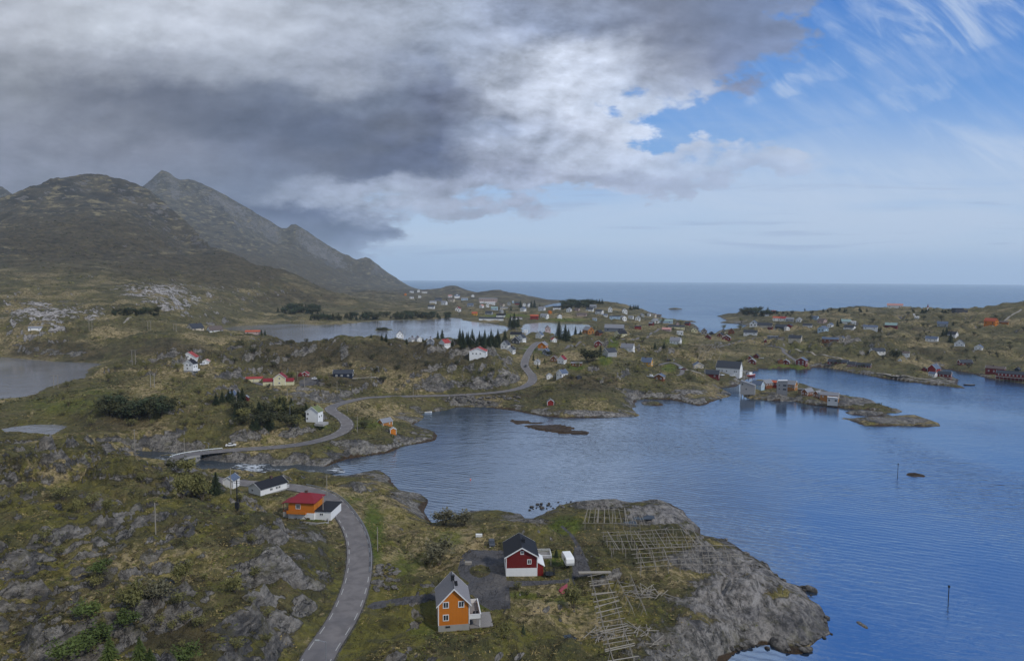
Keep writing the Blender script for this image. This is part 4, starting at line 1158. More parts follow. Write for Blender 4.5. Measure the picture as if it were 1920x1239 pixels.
# ---------------------------------------------------------------- houses: name, foot px/py, gable width, length, eave, rise (photo px), yaw, wall, roof, label
HS = [
# far shore under the mountain
('house',760,554,4,5,3,1.5,10,'O','n',"tiny orange house alone at the far left edge of the distant village"),
('house',772,549,4,7,2.5,1.3,80,'W','g',"small white house high on the slope behind the orange house"),
('house',785,548,5,6,3,2,0,'W','k',"white gabled house in the row below the far mountain foot"),
('house',796,549.5,4,10,2.5,1.2,85,'W','n',"long low white house at the right end of the mountain foot row"),
('house',772,560,4,7,3,1.2,82,'W','g',"bright white bungalow near the brown knoll beside the far slope"),
('house',787,558.5,5,6,3.4,1.8,-10,'W','k',"bright white gabled house standing apart above the brown knoll"),
('house',812,568.5,5,12,3,1.6,80,'W','g',"long white house with pale grey roof above the lakeside wood"),
('house',822,564.5,6,13,3.5,2.2,85,'S','k',"dark blue house with long dark roof above the lakeside wood"),
('house',809,579,7,12,4,2.6,75,'W','k',"white house with dark roof just above the lakeside wood"),
('house',833,571.5,7,10,4.5,2.6,60,'W','g',"white house with grey roof right of the dark blue house"),
('house',847,566,7,10,4,2.4,70,'E','n',"beige house below the small white church"),
('house',844,558,5,7,3,1.8,75,'W','p',"pale house with pinkish roof just left of the church"),
('house',871,563,5,12,3,1.8,84,'P','g',"long pale house to the right of the church"),
('house',886,557,5,6,3,1.8,15,'W','g',"small white house on the slope below the second round hill"),
('house',859,585,9,10,6,3.5,-15,'W','m',"tall white house with dark red roof near the end of the lake"),
('house',882,575,7,11,3.5,2.4,80,'G','s',"house with pale blue roof above the orange house by the lake"),
('house',890,591.5,6,10,4,2.4,78,'Y','o',"yellow house with orange roof near the end of the lake"),
('house',914,576,6,7,4,2.6,0,'W','k',"narrow white gabled house in front of the large industrial hall"),
('house',903,577.5,6,8,4,2.2,-30,'W','p',"white house with faded red roof left of the narrow gabled house"),
('house',927,581.5,7,12,3.6,2.6,78,'P','v',"house with pale green roof in the middle of the far village"),
('house',954,572.5,7,8,4,3,0,'G','k',"grey house with dark roof left of the blue container shed"),
('shed',962,568,3.5,4,3,1,0,'P','w',"small pale blue and white shed in the far village"),
('house',970,571.5,5,9,3,2,80,'Q','k',"dark red house beside the tall spruces in the far village"),
('house',983,574.5,6,7,4,2.6,0,'W','g',"white gabled house right of the tall spruce in the far village"),
('house',992,575.5,7,8,4,3,20,'W','g',"white house with grey roof between the two spruce clumps"),
('house',981,584,8,11,5,3,-25,'W','s',"white house with blue windows below the tall village spruces"),
('house',941,575.5,7,9,3.5,2.6,55,'E','n',"cream house with brown roof right of the pale green roof"),
('house',945,580,4,14,2.6,1.4,86,'E','g',"long low cream building below the cream house"),
('house',1016,583,8,12,4.5,3,65,'W','g',"white house with light end wall left of the harbour creek"),
('house',1044,580,6,14,3.4,2.4,84,'W','b',"white house with black roof beside the far creek"),
('house',1031,588.5,6,7,4.5,1.6,20,'O','o',"small orange brick house on the slope below the creek"),
('house',1021,596.5,9,14,5,3.2,60,'W','g',"large white house above the small right hand lake"),
('house',1049,597,8,9,5,3,12,'W','n',"white gabled house just above the shore of the small lake"),
('barn',1002,598,7,15,5.5,2.2,86,'Q','o',"bright red barn beside the small lake"),
('house',968,600,6,22,4,2.4,86,'W','n',"long white terrace with brown roof between the two lakes"),
('house',939,595,7,16,4,2.8,84,'W','b',"white house with black roof and bright end wall above the lakeside meadow"),
('hall',921,601,6,46,3.6,2.6,87,'W','k',"very long low white building with dark roof on the lakeside meadow"),
('house',917,590.5,8,13,4,3,70,'G','k',"grey house behind the very long lakeside building"),
('house',940,587,6,7,4.5,2.2,30,'G','g',"small grey house between trees above the lakeside meadow"),
# near side of the long lake
('house',750,633,13,12,6,6,0,'W','b',"white house with steep black roof rising against the lake"),
('house',772,641,9,12,4.5,4,-35,'W','g',"white house with grey roof right of the steep black roof"),
('house',784,641,10,12,5,4,30,'W','g',"white gabled house in the middle of the lakeside row"),
('house',807,645.5,13,12,6,5.5,-5,'S','g',"dark green grey gabled house with white trim by the lake"),
('house',834,651,13,18,8,6,-38,'W','r',"white two storey house with red roof side near the lake"),
('house',887,647,13,16,6,6,-20,'S','g',"slate blue gabled house behind the big white red roofed building"),
('house',879,643.5,9,10,5,4,20,'P','s',"pale blue grey gable peeping out left of the slate blue house"),
('house',948,655,14,15,8.5,7,-22,'W','k',"white gabled house left of the road, highest of the close trio"),
('house',959,663.5,12,10,8,5,-30,'W','k',"white house lowest of the trio left of the main road"),
('house',967,645,14,12,7,6,-12,'D','k',"dark gabled house with white trim and balcony left of the main road"),
('house',978,641.5,12,14,8,6,-28,'W','k',"white gabled house nearest the main road above the garden wall"),
('house',968,632,10,22,5,4,82,'C','b',"cream house with broad black roof above the dark gabled house"),
('house',1012,635,12,11,7,5,-25,'W','s',"white house with two rows of windows above the top of the main road"),
('house',1024,667,11,12,8,5,-25,'S','s',"blue grey house behind the road right of the orange fronted house"),
('house',1007,684,10,10,6,4,-15,'W','g',"small white house just right of the main road bend"),
('shed',1030,710.5,11,9,6,4,8,'W','g',"small white shed left of the white house with solar dark roof"),
('shed',986,623,4,7,3.5,.6,85,'W','w',"tiny white shed on the slope above the main road houses"),
('house',1027,622,10,12,6,5,5,'K','n',"pinkish brown house against the small lake"),
('house',1038,642,9,10,5,3.5,20,'W','r',"small white house with red roof behind the orange fronted house"),
('cabin',1039,678,11,12,6,5,-12,'N','n',"red brown wooden cabin left of the white house with red roof"),
('house',1054,683,13,14,9,6,-22,'W','m',"white gabled house with dark red roof and veranda"),
('garage',1081,687,9,20,6,1.5,87,'N','g',"long low brown garage with grey roof beside the lawn"),
('house',1054,708,15,16,8,6,-45,'W','s',"white house with dark blue roof above the rocky bay"),
('shed',1086,711.5,9,8,5,2,15,'D','k',"dark stone shed above the rocky bay"),
('house',1121,649,13,10,6,4.5,6,'R','k',"red house with white ground floor beside the bright green lawn"),
('house',1143,669,16,22,9,6,-50,'G','k',"grey white house with white porch posts behind a dark tree"),
('house',1177,660,11,24,8,7,68,'W','g',"white house with cross gable and long grey roof on the open meadow"),
('house',1164,634,13,20,8,6,-48,'C','b',"cream house with black roof and white retaining wall"),
('barn',1103,627,14,18,8,6,35,'T','g',"big orange timber barn beside the small lake"),
('house',1123,630,10,12,6,4.5,-35,'N','b',"brown house with black roof between barn and grey halls"),
('hall',1152,622,14,36,7,6,82,'S','g',"long grey hall with grey roof above the cream house"),
('house',1196,617,6,12,5,1.2,88,'Q','k',"flat roofed red building at the end of the grey halls"),
# village on the round wooded hill
('house',1067,585,8,8,5,2.8,-20,'W','g',"white house at the left foot of the wooded round hill"),
('house',1082,584,6,9,3.6,2.4,60,'K','n',"pink brown house beside the first white house under the wooded hill"),
('house',1106,584,8,13,4,3,75,'W','k',"white house with dark roof and balcony in the hill village centre"),
('house',1091,593,8,18,3.6,2.6,82,'K','n',"long pinkish house with white terrace wall in the hill village"),
('house',1124,589,9,13,5,3,65,'W','k',"white house with dark windows right of the sloping white rail"),
('house',1134,594,5,10,3.6,1.6,84,'W','s',"low white house in front of the blue grey apartment block"),
('house',1144,585,8,8,6,4,0,'W','s',"tall white gabled house with dark blue gable front on the hill"),
('house',1171,588,9,9,6,3.5,8,'W','g',"white barn like house with vertical windows near the hill's right end"),
('house',1153,598,6,20,5,1.2,86,'P','k',"long blue grey apartment block in the hill village"),
('house',1168,600,9,12,4.5,3,30,'W','g',"white gabled house right of the blue grey apartment block"),
('house',1183,598,6,9,3.6,2,70,'W','g',"low white house between two bright gables at the hill's right foot"),
('house',1196,601,8,9,5,3,-10,'W','g',"bright white gabled house at the right foot of the hill"),
('house',1112,578,7,12,4,2.6,80,'G','g',"grey house highest on the hill under the summit trees"),
('house',1115,601,5,8,3,2,80,'P','g',"small pale house on the shore below the long pinkish house"),
('house',1204,594,6,7,4,2,20,'G','g',"grey house on the slope down to the harbour mouth"),
('house',1217,593,5,7,4.5,2,-20,'W','n',"slim pale house above the harbour mouth"),
('house',1226,595,8,9,5,2.4,-25,'E','n',"cream house with brown roof above the harbour mouth"),
('house',1235,596,6,9,4,2.2,80,'X','n',"grey brown house last on the slope to the harbour mouth"),
('house',1228,606,10,12,5,3.4,-40,'W','g',"white gabled house beside the long grey quay hall"),
('hall',1248,606,8,26,4,2.6,86,'P','v',"long grey green quay hall by the harbour mouth"),
('house',1221,610,6,8,3.6,2.4,60,'R','g',"small red house below the white gabled quay house"),
('hall',1268,616,7,30,3.6,2.6,87,'C','k',"long cream building with dark roof on the harbour slope"),
('boathouse',1289,610,6,9,3.6,3,70,'Q','k',"red boathouse with white front at the harbour mouth point"),
('boathouse',1270,609.5,5,7,3,2.6,10,'K','k',"small pink and white boathouse left of the red one at the point"),
('house',1250,621,8,16,3.4,3,80,'K','p',"house with broad pink roof among bushes"),
('house',1275,629,8,11,7,.8,85,'W','w',"white flat roofed modern house above the white farmhouse"),
('house',1267,646,13,19,7,6,72,'W','g',"white farmhouse with grey roof on the green meadow"),
('house',1302,623,11,11,5,4.5,0,'C','k',"cream gabled house just above the channel"),
('boathouse',1320,627,11,10,6,5,0,'X','n',"brown grey gabled boathouse on the left side of the channel"),
('boathouse',1328,635,9,9,4,3.5,-15,'R','n',"small red boathouse with pale base left of the channel"),
('boathouse',1334,627.5,6,7,3,2.6,20,'B','k',"dark blue boathouse at the head of the channel"),
# right headland village
('house',1355,625,9,8,4,3.4,-8,'E','b',"cream gable with black roof on the right side of the channel"),
('boathouse',1351,632,10,12,4,4,-20,'N','b',"brown boathouse with white trim beside the channel"),
('boathouse',1362,638,15,12,5,4.6,-4,'R','g',"red gabled boathouse with white door near the channel"),
('house',1371,626,11,10,5,5,0,'N','n',"brown gabled house right of the channel"),
('house',1407,628,8,24,5,4,84,'W','k',"long white house with dark roof above the harbour road"),
('house',1413,613,13,12,7,5,-8,'W','s',"white house with twin gables on the outer shore"),
('hall',1434,614,9,26,4,4.5,82,'E','k',"long low hall with dark blue roof right of the twin gables"),
('boathouse',1444,618,6,8,4,2.4,70,'R','n',"small dark red boathouse below the long hall"),
('hall',1466,618,10,22,5,4.4,72,'D','k',"dark roofed shed with pale curved front"),
('house',1481,615.5,8,10,5,2.6,-20,'Q','k',"bright red fronted building at the end of the dark sheds"),
('house',1475,619.5,7,8,5,2.4,30,'W','g',"small white house in front of the bright red front"),
('house',1456,602,6,13,6,2.4,86,'W','o',"white house with orange roof light on the headland"),
('house',1469,602,7,12,5,3.2,65,'W','r',"white house with red roof on the headland"),
('house',1481,603,7,14,4.6,2.6,82,'G','g',"grey house between two white ones on the headland"),
('house',1498,604,9,10,5,3.4,-15,'W','g',"white gabled house at the right of the headland row"),
('house',1450,587,5,8,3,2,75,'O','r',"orange house with red roof on the headland skyline"),
('house',1438,593,4,7,3,1.4,80,'W','g',"small white house high on the wooded headland tip"),
('house',1491,640,11,22,6,5,76,'E','k',"cream house with wide dark roof above the village green"),
('kiosk',1435,642,4.5,4,4,1.6,5,'R','w',"tiny red kiosk with white roof at the end of the lane"),
('house',1455,634,6,30,3.4,.6,88,'S','g',"low grey flat roofed building beside the lane"),
('house',1528,600,7,12,4.4,3,65,'P','s',"pale blue house below the bare headland ridge"),
('house',1541,607,10,14,5.5,4,55,'K','n',"pink white house with brown roof below the ridge"),
('house',1514,614,7,16,4,3,82,'W','k',"white house with dark roof left of the pale blue gable"),
('house',1543,622,13,15,6,4,-30,'P','s',"pale blue gabled house on the headland meadow"),
('house',1557,614,8,10,5,3,-25,'W','s',"white gabled house right of the pale blue gable"),
('house',1586,608,10,17,5,4,75,'W','v',"white house with pale green roof under dark trees"),
('house',1600,608,5,9,5,.6,86,'W','w',"white box shaped house right of the pale green roof"),
('house',1593,618,9,19,4,3.6,62,'W','k',"white house with dark roof and lit gable in mid headland"),
('house',1632,618,8,24,5,3,84,'W','s',"long white house with dark blue roof alone on the heath"),
('barn',1557,642,9,28,6,3.4,84,'N','s',"long brown barn with blue grey roof on the headland meadow"),
('house',1578,640,9,9,6,3.4,-10,'E','s',"cream gabled house at the right end of the brown barn"),
('house',1645,664,13,24,6,4.6,-62,'W','k',"white house with dark roof and window pair above the rowhouses"),
('house',1696,668,7,16,6,3,87,'W','n',"white house with brown roof and two chimneys above the inlet"),
('shed',1687,677,6,5,1.5,3,0,'W','w',"small white pointed roof hut below the two chimney house"),
('house',1767,613,8,17,6,4,86,'G','s',"pale grey house with blue roof behind dark trees"),
('house',1747,641,9,20,6,4,75,'W','s',"white house with blue roof below the grey house"),
('house',1786,633,9,16,6,5,58,'W','k',"white house with steep gable half behind a dark tree"),
('house',1799,649,16,14,5,7,-4,'W','k',"white house with large triangular gable on the right slope"),
('house',1835,656,12,12,5,4.5,-12,'W','s',"small white gabled house farthest right on the slope"),
('house',1671,614,8,20,4.5,4,80,'R','v',"dark red house with pale roof on the heath"),
('house',1714,592,4,5,2.6,1,20,'W','w',"tiny white hut by the quarry yard"),
('house',1719,597.5,4,7,3.4,1,80,'W','w',"small white house inside the quarry yard"),
('hall',1678,577.5,6,26,5,3,86,'W','p',"large white building with pink roof on the skyline"),
('house',1858,610,10,20,8,5,60,'O','o',"orange house with red roof below the right hand hill"),
('shed',1882,608,6,14,4,1.6,80,'T','n',"low tan shed beside the orange house"),
# harbour front
('house',1309,691,17,16,6,5,12,'E','s',"beige house with blue grey roof behind the red boathouse"),
('cabin',1237,713,17,15,7,4.4,-14,'N','s',"brown wooden cabin with grey roof at the end of the lane"),
('boathouse',1410,682,13,12,5,4.4,-5,'R','g',"red boathouse, nearest of three in a cluster by the point"),
('boathouse',1405,675,10,10,4,4,-5,'Q','k',"red boathouse, left rear of the cluster by the point"),
('boathouse',1418,671.5,9,9,4,4,-8,'R','k',"red boathouse, right rear of the cluster by the point"),
('boathouse',1473.5,683.5,13,10,5,4.4,-6,'R','g',"small red boathouse with white trim beside the big red warehouse"),
('shed',1463,682,9,9,6,2.4,15,'N','n',"brown shed left of the small red boathouse"),
('house',1733,696,8,8,4,3.4,-10,'R','k',"small red hut behind the pier barn"),
('house',1809,685,11,22,5,5,-62,'R','k',"red house with white veranda above the inlet"),
('house',1866,702,11,30,11,4,80,'R','n',"two storey red and white house at the right quay"),
('house',1908,696,7,9,4,3,-20,'B','k',"small dark blue hut behind the red row on the right quay"),
# left bank
('shed',67,620,9,22,5,2.6,78,'W','g',"long white shed alone below the pale rock slabs"),
('house',366,620.5,17,26,5,8,-52,'E','k',"dark roofed house with pale gable at the left end of the lake"),
('house',403,623,12,26,4,7,-62,'W','n',"brown roofed house with white gable at the left end of the lake"),
('house',474,626,9,26,4,2.4,84,'K','o',"low house with orange roof behind the dark ridge"),
('house',356,678,26,20,8,9,-18,'W','r',"white house with pale red roof behind the black roofed house"),
('garage',387,682,11,10,4.5,3.4,-16,'W','p',"small white garage with pink roof beside the gravel lane"),
('shed',478,717,9,32,7,3,84,'C','r',"low cream shed with red roof left of the cream house"),
('shed',573,706,11,11,5,3.6,-20,'Q','m',"red shed with white trim, larger of two behind the cream house"),
('shed',563,706,7,9,4,2.6,-10,'R','m',"red shed, smaller of two behind the cream house"),
('house',644,708.5,16,36,8,6,80,'B','k',"long navy blue house with dark roof below the dark ridge"),
('house',434,748,12,22,6,7,-28,'W','s',"white house with blue grey roof among dark spruces"),
('shed',462,750.5,9,9,5,4,-15,'R','g',"tiny red and white shed right of the spruces"),
]
for r_ in HS:
    kind, px, py, gw, L, he, ri, yw, wl, rf, lab = r_
    lod = 1 if (py > 630 and max(gw, L) > 9.5) else 2
    cat = kind.replace('_', ' ')
    house(kind, px, py, gw, L, he, ri, yw, wl, rf, lab, lod, cat, chim=False if kind in ('shed', 'boathouse', 'barn', 'hall', 'garage', 'kiosk') else (None if lod == 1 else (int(px) % 3 == 0)))
# orange fronted house by the main road: pale ground floor
t, (gw, L, he, ri, s_) = house('house', 1018, 659, 15, 17, 12, 5.5, -16, 'O', 'g', "house with orange upper floor and pale ground floor beside the main road", 1, 'house', base=('G', 6), wfront=[(0, .5)])
# big white building with red roof
t, _ = house('house', 897, 673, 31, 26, 14, 6.5, -7, 'W', 'r', "big white building with low red roof on the hilltop meadow", 0, 'house', wfront=[(-.29, .7), (-.08, .7), (.17, .7)])
# yellow house, long side to the viewer
house('house', 1213, 687, 12, 19, 8, 7.5, 73, 'Y', 's', "yellow house with dark blue roof above the harbour lane", 0, 'house')
# red house of the harbour with four windows
house('warehouse', 1503, 685, 18, 18, 9, 5, -10, 'R', 's', "large red warehouse with white window pairs at the inner harbour", 0, 'warehouse', wfront=[(-.2, .28), (.2, .28), (-.2, .76), (.2, .76)], chim=False)
# white fish warehouse and the red boathouse before it
t, (gw, L, he, ri, s_) = house('warehouse', 1367, 703, 22, 44, 13, 11, 76, 'W', 'k', "long white quay warehouse with big dark roof", 0, 'warehouse', wside=[-.36, -.28, .05, .24, .34], wfront=[(0, .6)], chim=False)
house('boathouse', 1335, 709, 13, 26, 8, 6.5, 84, 'R', 'k', "red boathouse with dark roof in front of the white quay warehouse", 0, 'boathouse', wside=[-.2], wfront=[(0, .6)], chim=False)
# red rowhouses on stilts
def on_stilts(t, gw, L, drop=3.2, n=7, dk=True):
    if dk:
        b = MB(); b.box(-gw/2 - 2.4, -L/2 - .6, -.35, gw/2 + .5, L/2 + .6, -.12); b.obj('deck', DECK, t)
    for i in range(n):
        for x in (-gw/2 - 2.0, 0):
            b = MB(); b.tube((x, -L/2 + L * i / (n - 1), -drop - 1.5), (x, -L/2 + L * i / (n - 1), -.36), .14); b.obj('pile', WOOD, t)
for px, py, L, lab in ((1572, 684, 36, "red rowhouse on stilts with long dark roof, left of three"), (1597, 688, 14, "short red rowhouse on stilts, middle of three"), (1619, 690.5, 25, "red rowhouse on stilts with white gable trim, right of three")):
    t, (gw, L_, he, ri, s_) = house('rowhouse', px, py, 9, L, 5, 4.5, 79, 'R', 'k', lab, 1, 'house', 'red rowhouses on stilts', z=3.4, chim=False, wside=[-.4, -.2, 0, .2, .4])
    on_stilts(t, gw, L_)
# pier barn and its neighbours
house('barn', 1751, 699, 15, 18, 8, 7, -24, 'Q', 's', "red barn with steep gable and slate roof on the stone pier", 0, 'barn', wfront=[], wside=[], chim=False)
house('boathouse', 1749, 707, 9, 12, 6, 3, 60, 'W', 's', "white and red boathouse in front of the pier barn", 1, 'boathouse', chim=False)
t, (gw, L_, he, ri, s_) = house('boathouse', 1771, 707, 9, 22, 5.5, 4.5, 78, 'R', 'k', "long red boathouse with dark roof at the end of the stone pier", 1, 'boathouse', z=4.2, chim=False)
on_stilts(t, gw, L_, 2.0, 5)
t, (gw, L_, he, ri, s_) = house('rowhouse', 1897, 707, 9, 48, 6, 4.5, 84, 'R', 'k', "very long red rowhouse with white windows on the right quay", 1, 'house', z=4.0, chim=False, wside=[-.42, -.3, -.18, -.06, .06, .18, .3, .42])
on_stilts(t, gw, L_, 3.0, 9)
# hut on stilts by the bay
t, (gw, L_, he, ri, s_) = house('boathouse', 1032, 760, 12, 12, 7, 4.5, 4, 'Q', 'k', "small red boathouse with white trim on stilts by the rocky bay", 0, 'boathouse', wfront=[], chim=False)
for x in (-.4, .4):
    b = MB(); b.tube((x * gw, -L_/2 - .3, -3), (x * gw, -L_/2 - .3, 0), .14); b.obj('pile', WOOD, t)
# white house with black roof on the left plateau
t, (gw, L_, he, ri, s_) = house('house', 358, 699, 19, 14, 17, 6.5, -37, 'W', 'b', "white two storey house with black roof and grey basement on the left plateau", 0, 'house', base=('c', 4), wfront=[(-.1, .3), (-.14, .78), (.2, .78)], wside=[-.2, .25])
b = MB(); b.box(gw/2, -L_/2, 1.0, gw/2 + 1.6, L_/2, 1.15); b.box(gw/2 + 1.5, -L_/2, 1.15, gw/2 + 1.6, L_/2, 2.0); b.obj('terrace', TRIM, t)
# cream house with wings
t, (gw, L_, he, ri, s_) = house('house', 526, 723, 21, 24, 14, 8, -8, 'C', 'm', "cream house with bright red roofs and two low wings", 0, 'house', wfront=[(-.02, .35), (0, .95)])
for x0, x1, y0, hh_ in ((-gw/2 - 20 * s_, -gw/2, -L_/2 + .8, 8), (gw/2, gw/2 + 14 * s_, -L_/2 + 1.4, 7.5)):
    b = MB(); hh = hh_ * s_; b.prism([(y0, -2), (y0 + 5, -2), (y0 + 5, hh), (y0 + 2.5, hh + 1.5), (y0, hh)], x0, x1, 'x'); b.obj('wing', wallm('C'), t)
    b = MB()
    for P in ([(y0 - .4, hh - .15), (y0 + 2.5, hh + 1.55), (y0 + 2.5, hh + 1.75), (y0 - .4, hh + .05)], [(y0 + 5.4, hh - .15), (y0 + 2.5, hh + 1.55), (y0 + 2.5, hh + 1.75), (y0 + 5.4, hh + .05)]):
        b.prism(P, x0 - .05, x1 + .3, 'x')
    b.obj('roof', roofm('m'), t)
# white house with turf coloured roof in the bend
t, (gw, L_, he, ri, s_) = house('house', 590, 793, 24, 20, 21, 8.5, -28, 'W', 't', "white house with mossy green roof inside the road bend", 0, 'house', wfront=[(-.42, .34), (-.36, .76)], wside=[-.2, .22])
b = MB(); b.box(gw/2 + .3, -L_/2 - 4.2, -.6, gw/2 + 5, -L_/2 + 1.5, .5); b.obj('terrace', CONC, t)
# orange boathouses on the rocks
t, _ = house('boathouse', 722, 799.5, 15, 24, 7, 6, -48, 'T', 'g', "orange brown boathouse with white windows and grey roof on the rocks", 0, 'boathouse', wfront=[(-.2, .5), (.2, .5)], chim=False, wside=[.2])
house('hut', 737, 814, 11, 8, 9, 3, 6, 'O', 'g', "small plain orange hut below the boathouse on the rocks", 0, 'hut', wfront=[], wside=[], chim=False)

# church with spire
p = hit(857, 558); s_ = p[1] / F
t = thing('church', "white village church with pointed spire below the round hill", 'church', tuple(p), R(-80))
gable_body(6 * s_, -5 * s_, 5 * s_, 3 * s_, 5.2 * s_).obj('wall', wallm('W'), t)
gable_roof(6 * s_, -5 * s_, 5 * s_, 3 * s_, 5.2 * s_).obj('roof', roofm('s'), t)
b = MB(); b.box(-1.3 * s_, -1.3 * s_, 0, 1.3 * s_, 1.3 * s_, 6 * s_); b.obj('tower', wallm('W'), t)
b = MB(); b.tube((0, 0, 6 * s_), (0, 0, 9.5 * s_), 1.7 * s_, .05, 4); b.obj('spire', roofm('s'), t)
# large industrial hall and the white hall before it
for px, py, L, hh, wl, rf, lab in ((915, 566, 34, 6, 'K', 'g', "large pinkish industrial hall in the middle of the far village"), (914, 570.5, 28, 3, 'W', 'w', "low white hall in front of the large pinkish one")):
    p = hit(px, py); s_ = p[1] / F
    t = thing('hall', lab, 'hall', tuple(p), 0)
    b = MB(); b.box(-L/2 * s_, 0, -3, L/2 * s_, 14 * s_, hh * s_); b.obj('wall', wallm(wl), t)
    b = MB(); b.prism([(-.3 * s_, hh * s_), (14.3 * s_, hh * s_), (14.3 * s_, hh * s_ + .5), (7 * s_, (hh + 1.2) * s_), (-.3 * s_, hh * s_ + .5)], -(L/2 + .5) * s_, (L/2 + .5) * s_, 'x'); b.obj('roof', roofm(rf), t)
    for i in range(8):
        win(t, 'w', ((-L/2 + L * (i + .5) / 8) * s_, 0, hh * .5 * s_), 0, L * .05 * s_, hh * .3 * s_, False)
# lighthouse
p = hit(1739.5, 581); s_ = p[1] / F
t = thing('lighthouse', "small red and white lighthouse tower on the skyline", 'lighthouse', tuple(p))
b = MB(); b.tube((0,0,-2), (0,0,4.5 * s_), 1.5 * s_, 1.2 * s_, 12); b.obj('base', wallm('W'), t)
b = MB(); b.tube((0,0,4.5 * s_), (0,0,9 * s_), 1.2 * s_, .8 * s_, 12); b.obj('tower', wallm('Q'), t)
b = MB(); b.tube((0,0,9 * s_), (0,0,10.2 * s_), .6 * s_, .6 * s_, 10); b.obj('lantern', GLASS, t)
b = MB(); b.tube((0,0,10.2 * s_), (0,0,11.2 * s_), .8 * s_, .05, 10); b.obj('cap', wallm('Q'), t)
# dark concrete block on the skyline
p = hit(1802, 586); s_ = p[1] / F
t = thing('bunker', "dark square concrete building with a lower step on the skyline", 'building', tuple(p))
b = MB(); b.box(-10 * s_, 0, -4, 5 * s_, 12 * s_, 7.5 * s_); b.obj('block', mat('dark_concrete', lin((66, 68, 76)), .9, .1), t)
b = MB(); b.box(5 * s_, .5, -4, 13 * s_, 11 * s_, 5 * s_); b.obj('annex', mat('dark_concrete', lin((66, 68, 76)), .9, .1), t)
b = MB(); b.box(-10.3 * s_, -.3, 7.5 * s_, 5.3 * s_, 12.3 * s_, 7.5 * s_ + .5); b.obj('parapet', mat('dark_concrete', lin((66, 68, 76)), .9, .1), t)

# ------------------------------------------------ the islet with its modern timber houses
GREYW = mat('grey_cladding', lin((142, 139, 136)), .85, .16, 1.2, planks=.25)
SLATE = roofm('g')
def block(name, px, py, prof, depth, wallmat, roofmat, label, yaw=0, z=4.0, wins=(), cat='house', rth=.25):
    """house whose front outline (px units, from the foot) is prof = roof line points left to right"""
    p = at_z(px, py, z); s_ = p[1] / F
    az = math.atan2(p[0], p[1])
    t = thing(name, label, cat, tuple(p), R(yaw) - az)
    x0, x1 = prof[0][0] * s_, prof[-1][0] * s_
    P = [(x0, -2.0)] + [(a * s_, b * s_) for a, b in prof] + [(x1, -2.0)]
    b = MB(); b.prism(P[::-1], 0, depth * s_); b.obj('wall', wallmat, t)
    b = MB()
    for (a0, b0), (a1, b1) in zip(prof[:-1], prof[1:]):
        if a1 - a0 < .2: continue
        b.prism([(a0 * s_, b0 * s_ + .01), (a1 * s_, b1 * s_ + .01), (a1 * s_, b1 * s_ + rth), (a0 * s_, b0 * s_ + rth)], -.25, depth * s_ + .25)
    b.obj('roof', roofmat, t)
    for wx, wz, ww, wh in wins: win(t, 'w', (wx * s_, 0, wz * s_), 0, ww * s_, wh * s_, False)
    return t, s_
t, s_ = block('house', 1401, 734.5, [(-12.5, 20), (13.5, 12.5)], 14, GREYW, SLATE, "grey timber house with one slanting roof standing on stilts over the channel", -6, 4.2, [(-9, 14, 2, 3), (-2, 5, 2, 2.4)])
for x in (-11, -6, 0, 6, 12):
    for y in (0, 8):
        b = MB(); b.tube((x * s_, y * s_ + .2, -6), (x * s_, y * s_ + .2, -1.9), .16); b.obj('pile', WOOD, t)
house('house', 1421, 728, 13, 20, 7, 6, 62, 'P', 's', "blue grey house with metal roof behind the slanting timber house", 0, 'house', z=4.6, chim=False)
house('house', 1437, 724.5, 13, 18, 6, 5.5, -40, 'N', 'g', "brown timber house with grey roof on the islet crest", 0, 'house', z=5.0, chim=False)
house('house', 1452, 724, 9, 15, 7, 3, 80, 'Q', 'o', "rust red house left of the tall grey tower house", 1, 'house', z=4.6, chim=False)
block('house', 1466, 737, [(-9, 19), (-7, 23), (9.5, 24)], 12, mat('tower_cladding', lin((120, 121, 124)), .85, .12, 1, planks=.25), roofm('w'), "tall grey tower house with white top and dark window bands on the islet", 4, 4.0, [(4.5, 15, 6, 3), (4.5, 7.5, 6, 3), (-5, 15, 2, 2.4), (-5, 8, 2, 2.4)])
house('house', 1485, 730, 15, 15, 9, 6.5, 70, 'T', 'g', "honey coloured timber house with grey roof behind the tower house", 0, 'house', z=4.4, chim=False)
block('hut', 1501, 737, [(-4.5, 7), (5, 8)], 7, mat('brown_boards', lin((108, 92, 78)), .9, .15, 1, planks=.25), SLATE, "small brown hut right of the tower house", 0, 4.0, [], 'hut')
house('lodge', 1514, 742, 12, 22, 7, 5.5, -30, 'N', 'g', "brown gabled timber lodge, left of the islet row", 0, 'house', z=4.0, chim=False)
house('lodge', 1533, 745, 10, 14, 7, 5, -30, 'N', 'g', "brown gabled timber lodge in the middle of the islet row", 0, 'house', z=4.0, chim=False)
house('lodge', 1555, 748, 12, 32, 7, 5, 82, 'T', 'g', "long orange timber lodge with grey metal roof at the islet's end", 0, 'house', z=4.0, chim=False)
block('house', 1561, 755, [(-9, 10), (9, 9.5)], 8, wallm('G'), roofm('w'), "small white grey cube house with two dark windows in front of the islet lodge", 4, 2.9, [(-6, 4.5, 2.6, 3), (5.5, 4.5, 4, 3)])
